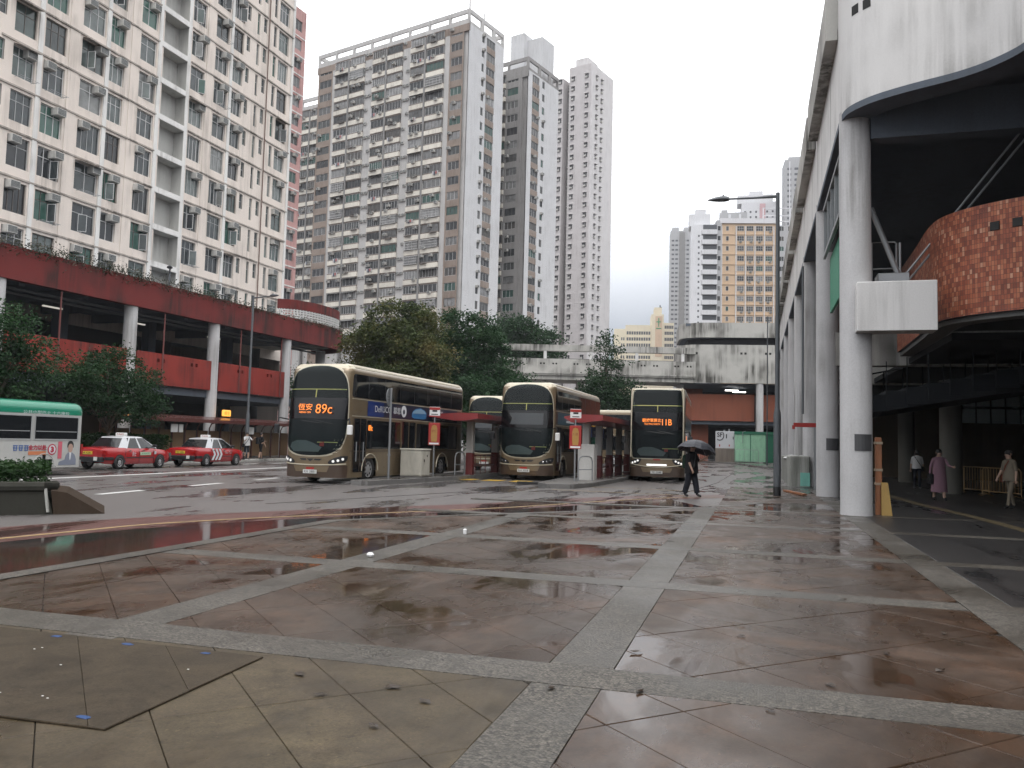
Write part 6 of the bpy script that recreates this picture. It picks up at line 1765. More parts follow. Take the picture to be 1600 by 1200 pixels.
def stop_pole(label, x, y, num):
    t = thing("bus_stop_sign", label, "sign", (x, y, 0.15), math.radians(16), "red and yellow bus stop signs")
    m = MB(); m.tube([(0, 0, 0), (0, 0, 2.86)], 0.035, 8); m.build("pole", steel, t)
    m = MB(); m.bbox(-0.22, -0.05, 2.45, 0.22, -0.02, 2.86, 0.01); a = m.build("flag", ink_white, t)
    m = MB(); m.box(-0.22, -0.058, 2.74, 0.22, -0.0505, 2.85); m.box(-0.22, -0.058, 2.45, 0.22, -0.0505, 2.5); m.build("flag_band", stop_red, a)
    m = MB(); m.box(-0.10, -0.058, 2.66, 0.10, -0.0505, 2.73); m.box(-0.14, -0.058, 2.54, 0.14, -0.0505, 2.57); m.build("flag_pictogram", ink_black, a)
    m = MB(); m.bbox(-0.24, -0.07, 1.28, 0.24, -0.02, 2.20, 0.02); b = m.build("route_board", stop_red, t)
    m = MB(); m.prism([(-0.11, 1.42), (0.11, 1.42), (0.13, 1.6), (0.13, 1.95), (0.09, 2.08), (0, 2.12), (-0.09, 2.08), (-0.13, 1.95), (-0.13, 1.6)], -0.078, -0.0705, 0, lambda p, q, c: (p, c, q)); m.build("route_panel", paint("panel_ochre", (0.42, 0.23, 0.06), 0.4), b)
    lettering(num, 0.2, plain("route_ink", (0.25, 0.05, 0.02), 0.5), b, (0, -0.08, 1.86), FACE_MY, width=0.2, height=0.1)
    m = MB(); m.box(-0.2, -0.076, 1.31, 0.2, -0.0705, 1.38); m.build("route_label", ink_white, b)
stop_pole("bus stop pole with red and yellow board behind the beige cabinet", -12.75, 32.3, "89C")
stop_pole("bus stop pole with red and yellow board on the tip of the second island", -6.85, 32.6, "11B")
# round sign on a tall grey post, seen from behind
t = thing("round_traffic_sign", "tall grey post with a round sign seen from behind, left of the beige cabinet", "sign", (-13.25, 29.0, 0.15), math.radians(97))
m = MB(); m.tube([(0, 0, 0), (0, 0, 3.42)], 0.045, 10); m.tube([(0, 0, 0.85), (0, 0, 0.92)], 0.065, 10); m.build("post", steel, t)
m = MB(); m.lathe([(0.34, -0.012), (0.34, 0.012)], 28, (0, 0), 0, Matrix.Translation((0, 0.07, 3.06)) @ Matrix.Rotation(PI / 2, 4, 'X')); m.build("sign_disc", paint("sign_back_grey", (0.20, 0.21, 0.22), 0.5), t)
m = MB(); m.box(-0.28, 0.045, 3.0, 0.28, 0.057, 3.04); m.box(-0.28, 0.045, 3.12, 0.28, 0.057, 3.16); m.build("sign_clamp", steel, t)
# beige utility cabinet
beige = paint("beige_cabinet_paint", (0.50, 0.475, 0.41), 0.5, dirt=0.3)
t = thing("utility_cabinet", "beige metal utility cabinet standing on the first island", "cabinet", (-13.42, 30.45, 0.15), math.radians(-4))
m = MB(); m.bbox(0, 0, 0.06, 0.92, 0.78, 1.08, 0.015); m.build("box", beige, t)
m = MB(); m.bbox(-0.03, -0.03, 1.08, 0.95, 0.81, 1.13, 0.02); m.build("lid", beige, t)
m = MB(); m.box(0.02, 0.02, 0, 0.9, 0.76, 0.06); m.build("plinth", kerb_dark, t)
for a, b in ((0.03, 0.45), (0.48, 0.89)):
    m = MB(); m.bbox(a, -0.018, 0.10, b, -0.001, 1.04, 0.004); d_ = m.build("door", beige, t)
m = MB(); m.box(0.921, 0.06, 0.1, 0.934, 0.72, 1.04); d_ = m.build("door", beige, t)
m = MB(); m.box(0.935, 0.2, 0.62, 0.955, 0.24, 0.72); m.box(0.935, 0.45, 0.82, 0.94, 0.53, 0.88); m.build("handle", black_plastic, d_)
def hoop(label, x, y, rot):
    m = MB(); m.tube([(-0.35, 0, 0), (-0.35, 0, 0.75), (-0.28, 0, 0.92), (-0.15, 0, 0.98), (0.2, 0, 0.98), (0.32, 0, 0.92), (0.38, 0, 0.78), (0.38, 0, 0)], 0.028, 7); m.tube([(-0.35, 0, 0.45), (0.38, 0, 0.45)], 0.022, 6)
    o = tag(m.build("hoop_barrier", steel, None, (x, y, 0.15), rot, smooth='auto'), label, "barrier", "steel hoop barriers on the islands"); return o
hoop("bent steel hoop barrier in front of the first shelter post", -12.35, 34.4, 1.3)
hoop("bent steel hoop barrier in front of the white concrete block", -6.55, 33.2, 0.9)
m = MB(); m.bbox(-7.05, 34.1, 0.15, -6.35, 34.75, 1.62, 0.03); tag(m.build("concrete_block", post_white), "tall white concrete block at the end of the second shelter", "concrete block")
m = MB(); m.bbox(-8.9, 31.45, 0.012, -7.35, 31.62, 0.11, 0.02); tag(m.build("wheel_stop", black_rubber), "long black rubber wheel stop lying before the second island", "wheel stop")

# ------------------------------------------------------------------ street lamps
def street_lamp(name, label, loc, rot, h, arm, head_up=0.0, thick=True):
    t = thing(name, label, "street lamp", loc, rot)
    m = MB()
    if thick:
        m.lathe([(0.125, 0.34), (0.125, 2.75), (0.115, 2.86), (0.085, 3.0), (0.08, 3.2), (0.065, h - 0.3), (0.065, h)], 16); m.build("post", lamp_grey, t, smooth='auto')
        m = MB(); m.lathe([(0.128, 0.0), (0.128, 0.34)], 16); m.build("base_band", black_plastic, t, smooth='auto')
        m = MB(); m.box(-0.06, -0.129, 0.7, 0.06, -0.12, 1.4); m.build("access_door", lamp_grey, t)
    else:
        m.lathe([(0.08, 0.0), (0.06, 2.0), (0.045, h)], 10); m.build("post", lamp_grey, t, smooth='auto')
    if arm:
        m = MB(); m.tube([(0.0, 0, h - 0.12), (-arm * 0.3, 0, h - 0.13), (-arm * 0.7, 0, h - 0.12 + head_up)], [0.06, 0.04, 0.035], 8); m.build("arm", lamp_grey, t, smooth='auto')
        m = MB(); c = Vector((-arm * 0.7, 0, h - 0.12 + head_up)); rs = []
        for k in range(9):
            u = k / 8; w = 0.15 * math.sin(PI * (0.12 + 0.88 * u) ** 0.8) + 0.025; hh = 0.10 * math.sin(PI * (0.1 + 0.9 * u) ** 0.7) + 0.02
            x = -arm * 0.7 - u * 0.75
            rs.append([(x, w * math.cos(a), c.z - 0.01 + hh * math.sin(a) * (1.0 if math.sin(a) > 0 else 0.55)) for a in [2 * PI * j / 12 for j in range(12)]])
        m.loft(rs); hd = m.build("lamp_head", lamp_grey, t, smooth='auto')
        m = MB(); m.lathe([(0.04, 0), (0.045, 0.06), (0.02, 0.09)], 8, (-arm * 0.7 - 0.2, 0)); o = m.build("photocell", lamp_grey, hd); o.location = (0, 0, c.z + 0.07)
    return t
street_lamp("street_lamp", "tall grey street lamp with an arm to the left, standing on the plaza edge", (0.75, 29.95, 0.0), 0.0, 10.55, 2.35)
street_lamp("street_lamp", "grey street lamp on the far pavement in front of the red podium", (-31.45, 46.9, 0.14), PI - 0.3, 10.6, 2.4)
street_lamp("roof_lamp", "small lamp on a bent arm on the podium roof edge", (-35.2, 43.4, 9.96), PI - 0.9, 1.9, 1.9, thick=False)
street_lamp("lamp_pole", "thin bare pole in front of the podium at the end of the street", (1.1, 78.4, 0.15), 0, 13.5, 0, thick=False)

# ------------------------------------------------------------------ end of the street: lockers, green container, railing
sf = thing("parcel_locker", "grey white parcel locker with black SF logo standing on a concrete base", "locker", (-3.95, 91.2, 0.15), math.radians(4))
m = MB(); m.bbox(0, 0, 1.45, 1.95, 1.0, 3.25, 0.02); m.build("cabinet", paint("locker_white", (0.56, 0.57, 0.60), 0.45), sf)
lettering("SF", 0.7, ink_black, sf, (0.42, -0.006, 2.88), FACE_MY, bold=0.015, width=0.55, height=0.5)
m = MB(); pts = [(0.42 + 0.42 * math.cos(a), -0.01, 2.80 + 0.5 * math.sin(a)) for a in [-PI * 0.72 + k * (PI * 0.95 / 14) for k in range(15)]]; m.tube(pts, 0.045, 6); m.build("logo_arc", ink_black, sf)
m = MB(); m.box(0.35, -0.008, 1.62, 0.46, -0.001, 1.85); m.box(1.35, -0.008, 1.65, 1.45, -0.001, 1.85); m.build("sticker", stop_red, sf)
m = MB(); m.box(1.05, -0.008, 2.5, 1.16, -0.001, 2.95); m.box(1.75, -0.008, 2.4, 1.85, -0.001, 2.7); m.build("handle", ink_black, sf)
m = MB(); m.tube([(0.9, 0.4, 3.25), (0.9, 0.4, 3.4)], 0.1, 8); m.tube([(1.4, 0.4, 3.25), (1.4, 0.4, 3.5)], 0.08, 8); m.build("vent", steel, sf)
m = MB(); m.bbox(-4.0, 91.1, 0.15, -2.0, 92.3, 1.595, 0.03); tag(m.build("concrete_block", wall_mat("brown_concrete", (0.20, 0.17, 0.145), streak=0.4)), "brown grey concrete base under the parcel locker", "concrete block")
gc = thing("green_container", "light green metal container with ribbed side beside the parcel locker", "container", (-1.98, 90.8, 0.15), math.radians(2))
lg = paint("light_green_metal", (0.33, 0.62, 0.42), 0.45, dirt=0.3); dg_ = paint("dark_green_metal", (0.02, 0.16, 0.09), 0.45, dirt=0.2)
m = MB(); m.box(0, 0, 0.1, 3.1, 2.2, 2.95); m.build("body", lg, gc)
m = MB(); m.box(3.101, 0.0, 0.05, 4.6, 2.2, 3.05); m.box(-0.05, -0.06, 2.95, 4.65, 2.25, 3.25); m.build("frame", dg_, gc)
for x in (0.75, 1.55, 2.1, 2.62):
    m = MB(); m.box(x, -0.05, 0.12, x + 0.07, -0.001, 2.94); m.build("rib", lg if x != 1.55 else dg_, gc)
m = MB(); m.tube([(0.8, -0.08, 2.0), (0.8, -0.08, 3.2), (1.1, -0.02, 3.3)], 0.03); m.build("pipe", steel, gc)
def barrier(label, loc, rot, mat, L=2.0, H=1.05, n=10, cat="barrier", group=None, feet=True):
    t = thing("crowd_barrier", label, cat, loc, rot, group)
    m = MB(); m.tube([(0, 0, 0.08), (0, 0, H - 0.1), (0.1, 0, H), (L - 0.1, 0, H), (L, 0, H - 0.1), (L, 0, 0.08)], 0.02, 6); m.tube([(0, 0, 0.2), (L, 0, 0.2)], 0.018, 6); m.build("frame", mat, t)
    for k in range(1, n):
        m = MB(); m.tube([(L * k / n, 0, 0.2), (L * k / n, 0, H)], 0.011, 4); m.build("bar", mat, t)
    for x in (0.25, L - 0.25):
        m = MB(); m.tube([(x, -0.28, 0.02), (x, 0, 0.1), (x, 0.28, 0.02)], 0.018, 5); m.build("foot", mat, t)
    return t
barrier("steel crowd barrier left of the concrete base at the street end", (-5.6, 91.0, 0.15), 0.05, steel, 1.5, 1.3, 7)
barrier("low steel crowd barrier in front of the green container", (-1.9, 89.6, 0.15), 0.0, steel, 2.3, 1.35, 5)
yel_b = paint("barrier_yellow", (0.42, 0.27, 0.12), 0.5, dirt=0.35)
for i, (x, y) in enumerate(((7.55, 40.6), (8.0, 38.6), (8.55, 36.5))):
    barrier("yellow brown crowd barrier in the dim arcade, %s of the row" % ("farthest", "middle one", "nearest")[i], (x, y, 0.0), math.radians(-66), yel_b, 2.05, 1.1, 13, group="yellow crowd barriers in the arcade")

# ------------------------------------------------------------------ clutter at the columns
rust = paint("rust_orange", (0.36, 0.14, 0.06), 0.6, dirt=0.5)
t = thing("barrier_post_bundle", "rusty orange folded barrier leaning behind the nearest column", "barrier", (3.02, 22.95, 0.02), 0.1)
m = MB(); m.bbox(-0.07, -0.07, 0, 0.07, 0.07, 1.95, 0.01, 0); m.build("post", rust, t)
for z in (0.75, 1.1, 1.78):
    m = MB(); m.box(-0.09, -0.09, z, 0.09, 0.09, z + 0.06); m.build("strap", wall_mat("strap_tan", (0.42, 0.34, 0.25)), t)
t = thing("folding_sign", "folded yellow caution board leaning at the foot of the nearest column", "sign", (3.18, 22.75, 0.02), 0.15)
m = MB(); m.add([(-0.12, 0, 0), (0.14, 0, 0), (0.06, 0.08, 0.82), (-0.10, 0.08, 0.82), (-0.12, 0.04, 0), (0.14, 0.04, 0), (0.06, 0.12, 0.82), (-0.10, 0.12, 0.82)], [(0, 1, 2, 3), (7, 6, 5, 4), (0, 4, 5, 1), (1, 5, 6, 2), (2, 6, 7, 3), (3, 7, 4, 0)]); m.build("front_board", paint("caution_yellow", (0.46, 0.29, 0.08), 0.5, dirt=0.35), t)
m = MB(); m.add([(-0.12, 0.22, 0), (0.14, 0.22, 0), (0.06, 0.13, 0.82), (-0.10, 0.13, 0.82)], [(0, 1, 2, 3)]); m.build("back_board", rust, t)
plinth_mat = wall_mat("mossy_concrete", (0.42, 0.42, 0.39), (0.10, 0.11, 0.09), streak=0.7, blotch=0.6, scale=2)
for i, (y, h) in enumerate(((39.6, 1.35), (43.2, 1.3), (47.2, 1.3))):
    t = thing("concrete_plinth", ("mossy concrete plinth with a teal paint patch, nearest of three by the columns", "mossy concrete plinth under a white sheet, middle of three by the columns", "mossy concrete plinth, farthest of three by the columns")[i], "plinth", (2.0, y, 0.0), 0.05)
    m = MB(); m.bbox(-0.55, -1.0, 0, 0.3, 0.7, h, 0.05); m.build("block", plinth_mat, t)
    if i == 0:
        m = MB(); m.box(-0.12, -1.012, 0.04, 0.28, -1.001, 0.62); m.build("paint_patch", paint("teal_patch", (0.22, 0.55, 0.46), 0.5, dirt=0.3), t)
    if i == 1:
        m = MB(); 
        g = [[(-0.62 + 1.0 * a / 6, -1.08 + 1.85 * b / 6, h + 0.02 + 0.08 * mnoise.noise(Vector((a * 0.7, b * 0.7, 1))) + (0.0 if 0 < a < 6 and 0 < b < 6 else -0.12)) for a in range(7)] for b in range(7)]
        m.loft(g, 0, False, False); m.build("sheet", white_paint, t, smooth=True, fix=False)
m = MB(); m.add([(1.05, 33.5, 0.03), (1.2, 33.4, 0.03), (1.75, 30.6, 0.04), (1.6, 30.5, 0.04), (1.05, 33.5, 0.09), (1.2, 33.4, 0.09), (1.75, 30.6, 0.10), (1.6, 30.5, 0.10)], [(0, 1, 2, 3), (7, 6, 5, 4), (0, 4, 5, 1), (1, 5, 6, 2), (2, 6, 7, 3), (3, 7, 4, 0)])
tag(m.build("plank", rust), "dark plank lying on the ground beside the lamp post", "plank")

# ------------------------------------------------------------------ planter with hedge at the left front
t = thing("planter", "long mossy concrete planter with sloping end at the left edge", "planter", (0, 0, 0))
moss = wall_mat("mossy_dark_concrete", (0.048, 0.047, 0.040), (0.02, 0.022, 0.018), spec=0.08, rough=1.0, streak=0.8, blotch=0.6, scale=2.4)
m = MB(); m.add([(-22.0, 4.75, 0), (-13.0, 13.1, 0), (-14.4, 14.6, 0), (-23.4, 6.25, 0), (-22.0, 4.75, 0.50), (-13.1, 13.0, 0.50), (-14.5, 14.5, 0.50), (-23.4, 6.25, 0.50)], [(0, 1, 5, 4), (1, 2, 6, 5), (2, 3, 7, 6), (3, 0, 4, 7), (4, 5, 6, 7)]); m.build("wall", moss, t)
m = MB(); m.tube([(-22.0, 4.8, 0.53), (-13.15, 13.0, 0.53), (-13.4, 13.5, 0.53)], 0.10, 8); m.build("coping", moss, t, smooth='auto')
m = MB(); m.add([(-13.0, 13.105, 0), (-12.35, 13.72, 0), (-13.7, 15.2, 0), (-14.4, 14.605, 0), (-13.05, 13.07, 0.46), (-12.85, 13.25, 0.42), (-14.25, 14.75, 0.42), (-14.45, 14.55, 0.46)], [(0, 1, 5, 4), (1, 2, 6, 5), (2, 3, 7, 6), (4, 5, 6, 7)]); m.build("sloping_end", wall_mat("brown_gravel_concrete", (0.055, 0.040, 0.030), streak=0.3, spec=0.08, rough=1.0), t)
m = MB(); m.tube([(-13.05, 13.02, 0.05), (-13.1, 12.98, 0.5)], 0.03, 5); m.build("joint_strip", plinth_mat, t)

# ------------------------------------------------------------------ small litter on the plaza
stained_panel_mat = slab_mat("dark_stained_concrete", (0.072, 0.053, 0.033), (0.060, 0.045, 0.029), (0.044, 0.034, 0.024), 0.14, 0.18)
fbd = thing("stained_panel", "dark stained concrete panel of three joined lengths in the paving at bottom left", "paving panel", (0, 0, 0))  # dark-stained concrete panel, drawn as a thin raised sheet
bp_ = [(-8.2, 3.55), (-3.3, 3.76), (-3.36, 5.34), (-7.5, 5.38)]
for lo_, hi__ in ((-9.0, 0.35), (0.35, 1.15), (1.15, 9.0)):
    pc = clip(clip(bp_, 1, 1, hi__), -1, -1, -lo_)
    if len(pc) >= 3:
        sm_ = slab_mesh(pc, 0.010, 0.001); m = MB(); m.add([(x, y, z + 0.0262) for x, y, z in sm_.v], sm_.f); m.build("panel_strip", stained_panel_mat, fbd)
tape = paint("blue_tape", (0.016, 0.055, 0.17), 0.6)
for i, (x, y, l, lab) in enumerate(((-5.87, 5.28, 0.075, "leftmost scrap of blue tape on the dark board's far edge"), (-5.12, 5.27, 0.07, "second scrap of blue tape on the dark board's far edge"), (-4.47, 5.27, 0.07, "third scrap of blue tape on the dark board's far edge"), (-3.78, 5.26, 0.06, "rightmost scrap of blue tape on the dark board's far edge"), (-3.53, 3.86, 0.07, "scrap of blue tape near the dark board's front corner"))):
    m = MB(); r_ = random.Random(i); pl_ = [(l * (0.5 + 0.4 * r_.random()) * math.cos(a), 0.5 * l * (0.5 + 0.5 * r_.random()) * math.sin(a)) for a in [2 * PI * k / 8 for k in range(8)]]
    m.prism(pl_, 0.0365, 0.039); tag(m.build("tape_scrap", tape, None, (x, y, 0)), lab, "tape")
leafm = plain("wet_dead_leaf", (0.03, 0.018, 0.01), 0.4)
lrx = random.Random(5)
spots = [(-0.86, 6.5, .06), (-0.7, 5.5, .05), (1.0, 7.2, .05), (-0.1, 7.4, .05), (-1.25, 5.35, .05), (0.1, 5.4, .04), (-2.2, 5.0, .06), (-1.9, 4.8, .05), (-2.9, 5.05, .06), (-2.55, 4.7, .05), (0.5, 6.1, .05), (1.3, 6.8, .05), (-2.0, 4.3, .04), (1.6, 8.2, .05), (-1.35, 14.3, .10), (-1.9, 11.6, .08), (0.9, 9.6, .06), (0.2, 4.0, .06)]
lm = MB()
for x, y, s in spots:
    M_ = Matrix.Translation((x, y, 0.03)) @ Matrix.Rotation(lrx.uniform(0, 6), 4, 'Z')
    lm.add([M_ @ Vector(p) for p in ((-s, 0, 0), (-s * .3, -s * .45, .012), (s * .5, -s * .35, .004), (s, 0, .015), (s * .4, s * .4, .006), (-s * .4, s * .4, .014))], [(0, 1, 2, 3, 4, 5)])
stuff(tag(lm.build("fallen_leaves", leafm), "scattered dark wet leaves on the paving", "leaves"))
m = MB(); rs = [[(0.055 * r_ * math.cos(a), 0.04 * r_ * math.sin(a), z) for a in [2 * PI * k / 9 for k in range(9)]] for r_, z in ((0.7, 0.03), (1.0, 0.055), (0.6, 0.085))]
m.loft(rs); tag(m.build("crumpled_paper", ink_white, None, (-4.95, 10.35, 0)), "crumpled white paper on the wet paving", "litter")
m = MB(); m.lathe([(0.03, 0.026), (0.035, 0.10), (0.02, 0.115)], 10); tag(m.build("paper_cup", ink_white, None, (-4.75, 13.6, 0)), "small white cup standing on the far wet paving", "litter")
wp = MB()
for k in range(9):
    x, y = lrx.uniform(-5.5, -3.6), lrx.uniform(3.9, 5.0); wp.box(x, y, 0.0366, x + 0.012, y + 0.008, 0.039)
stuff(tag(wp.build("paper_scraps", ink_white), "tiny white scraps scattered on the dark panel", "litter"))
# ------------------------------------------------------------------ trees and hedges
bark = wall_mat("tree_bark", (0.10, 0.08, 0.06), (0.03, 0.025, 0.02), streak=0.5, scale=4)
leaf_olive = leaf_mat("olive_leaf", ((0.040, 0.066, 0.022), (0.085, 0.105, 0.036), (0.17, 0.135, 0.05)), sc=0.55)
leaf_dark = leaf_mat("dark_green_leaf", ((0.014, 0.042, 0.015), (0.028, 0.072, 0.028), (0.055, 0.115, 0.045)), sc=0.6)
leaf_mid = leaf_mat("mid_green_leaf", ((0.018, 0.045, 0.02), (0.035, 0.075, 0.035), (0.06, 0.11, 0.05)), sc=0.9)
def tree(label, loc, trunk_h, blobs, n_clumps, leaf, mat, seed, per=70, spread=0.5, r0=0.22, name="tree", bare=0.0):
    """blobs: (dx, dy, z, rx, ry, rz) lobes of the crown"""
    r = random.Random(seed)
    t = thing(name, label, "tree", loc)
    cents = []
    tot = sum(b[3] * b[4] * b[5] for b in blobs)
    for b in blobs:
        k = max(3, int(n_clumps * b[3] * b[4] * b[5] / tot))
        for _ in range(k):
            d = Vector((r.gauss(0, 1), r.gauss(0, 1), r.gauss(0, 1))).normalized() * (r.random() ** 0.42)
            cents.append(Vector((b[0] + d.x * b[3], b[1] + d.y * b[4], b[2] + d.z * b[5])))
    tr = MB()
    top = Vector((blobs[0][0] * 0.6, blobs[0][1] * 0.6, blobs[0][2]))
    pts = [Vector((0, 0, 0)), Vector((0.06, 0.03, trunk_h * 0.5)), Vector((0.0, 0.0, trunk_h)), top]
    tr.tube(pts, [r0, r0 * 0.82, r0 * 0.65, r0 * 0.25], 8)
    for b in blobs:
        for _ in range(4):
            e = Vector((b[0] + r.uniform(-0.6, 0.6) * b[3], b[1] + r.uniform(-0.6, 0.6) * b[4], b[2] + r.uniform(-0.2, 0.7) * b[5]))
            s = Vector((0, 0, trunk_h * r.uniform(0.75, 1.05))); mid = s.lerp(e, 0.5) + Vector((0, 0, 0.25 * r.random()))
            tr.tube([s, mid, e], [r0 * 0.45, r0 * 0.28, r0 * 0.08], 6)
    tr.build("trunk", bark, t, smooth=True)
    cr_ = MB()
    for c in cents:
        s = spread * r.uniform(0.6, 1.25); leaf_quads(cr_, c, int(per * r.uniform(0.5, 1.3)), (s, s, s * 0.62), leaf, r)
    cr_.build("crown", mat, t, fix=False)
    return t
tree("broad olive green tree with yellowing clumps behind the 89C bus", (-25.2, 56.0, 0), 4.0, [(0.0, 0, 9.2, 3.2, 2.6, 2.6), (-2.9, 1, 7.8, 2.0, 2.0, 2.4), (2.3, -1, 7.2, 2.2, 2.0, 2.6), (0.6, -1.4, 5.6, 3.4, 2.0, 2.0), (-1.6, 0.6, 5.4, 2.2, 2, 1.8)], 330, 0.25, leaf_olive, 1, 150, 0.46)
tree("dense dark green tree between the olive tree and the footbridge", (-24.0, 66.5, 0), 4.0, [(0.4, 0, 9.9, 3.3, 2.6, 2.9), (2.8, 0, 7.4, 2.6, 2.4, 2.8), (-1.8, 0, 7.6, 2.4, 2.4, 2.8), (3.9, -0.4, 5.2, 2.2, 2.0, 2.4), (0.2, -1, 5.0, 4.2, 2, 2.6)], 350, 0.25, leaf_dark, 2, 150, 0.46)
tree("small dark tree filling the gap low behind the first shelter", (-20.5, 59.0, 0), 2.0, [(0, 0, 4.0, 3.0, 2.0, 2.6), (3.0, 1.2, 4.2, 2.2, 2.0, 2.4), (-3.4, 0, 3.6, 2.4, 2, 2.4)], 200, 0.26, leaf_dark, 3, 120, 0.5)
tree("dark green tree standing behind the footbridge", (-34.5, 117.0, 1.2), 9.0, [(0, 0, 15.8, 4.5, 3, 3.6), (4.2, 0, 14.6, 3.6, 3, 2.8), (-3.8, 0, 14.4, 3.4, 3, 3.0), (0, -1, 12, 7, 2.5, 2.6)], 240, 0.46, leaf_dark, 4, 95, 0.8, 0.35)
tree("slender tree in front of the footbridge beside the 11B bus", (-12.9, 74.0, 0), 4.0, [(0.2, 0, 9.6, 1.2, 1.2, 2.2), (0.0, 0, 7.4, 2.2, 1.8, 1.8), (-0.4, 0, 5.2, 3.4, 2.2, 2.0), (1.8, 0, 5.6, 2.4, 2, 1.8)], 170, 0.25, leaf_mid, 5, 85, 0.45, 0.16)
tree("leafy roadside tree at the left edge above the minibus", (-30.6, 27.0, -0.7), 3.0, [(0.2, -0.6, 6.2, 1.9, 1.7, 1.6), (0, 0.9, 5.4, 1.8, 1.6, 1.4), (0, -2.4, 5.6, 1.6, 1.6, 1.6), (0.2, 0, 4.4, 1.6, 2.4, 1.0)], 150, 0.16, leaf_dark, 6, 120, 0.32, 0.13)
tree("small roadside tree behind the minibus and first taxi", (-31.6, 35.0, 0.0), 2.0, [(0, 0, 4.4, 1.5, 1.8, 1.5), (0.1, 1.8, 4.0, 1.4, 1.6, 1.3), (0, -2.0, 4.2, 1.5, 1.7, 1.4), (0.2, 0.4, 3.0, 1.4, 2.8, 1.0), (0, 2.6, 3.0, 1.2, 1.2, 0.9)], 190, 0.15, leaf_dark, 7, 120, 0.30, 0.10)
tree("green tree seen through the open end of the red podium", (-41.0, 72.0, 0), 3.0, [(0, 0, 6.4, 3.6, 2.5, 2.4), (3.5, 0, 5.4, 3.0, 2.4, 2.6), (-3.6, 0, 5.6, 3.0, 2.4, 2.4)], 130, 0.27, leaf_mid, 8, 75, 0.6)
def hedge(label, corners, h0, h1, n, leaf, mat, seed):
    """clipped hedge filling a quad footprint"""
    r = random.Random(seed); m = MB(); A, B, C, D = [Vector(c) for c in corners]
    for _ in range(n):
        u, v = r.random(), r.random(); p = A.lerp(B, u).lerp(D.lerp(C, u), v)
        z = h0 + (h1 - h0) * (r.random() ** 0.55)
        if r.random() < 0.35: z = h1 + 0.12 * mnoise.noise(Vector((p.x * 1.2, p.y * 1.2, 0))) + r.uniform(-0.04, 0.06)
        leaf_quads(m, (p.x, p.y, z), 5, (0.05, 0.05, 0.04), leaf, r)
    return tag(m.build("hedge", mat, fix=False), label, "hedge")
hedge_green = leaf_mat("hedge_leaf", ((0.014, 0.040, 0.010), (0.026, 0.064, 0.017), (0.045, 0.09, 0.027)), sc=1.5)
hedge("clipped green hedge growing in the mossy planter", [(-21.5, 5.6), (-13.3, 13.2), (-14.4, 14.3), (-22.6, 6.7)], 0.5, 0.88, 5600, 0.085, hedge_green, 31)
hedge("clipped green hedge on the far pavement behind the first taxi", [(-32.2, 28.0), (-31.75, 40.0), (-32.5, 40.0), (-33.0, 28.0)], 0.15, 1.45, 4200, 0.14, hedge_green, 32)

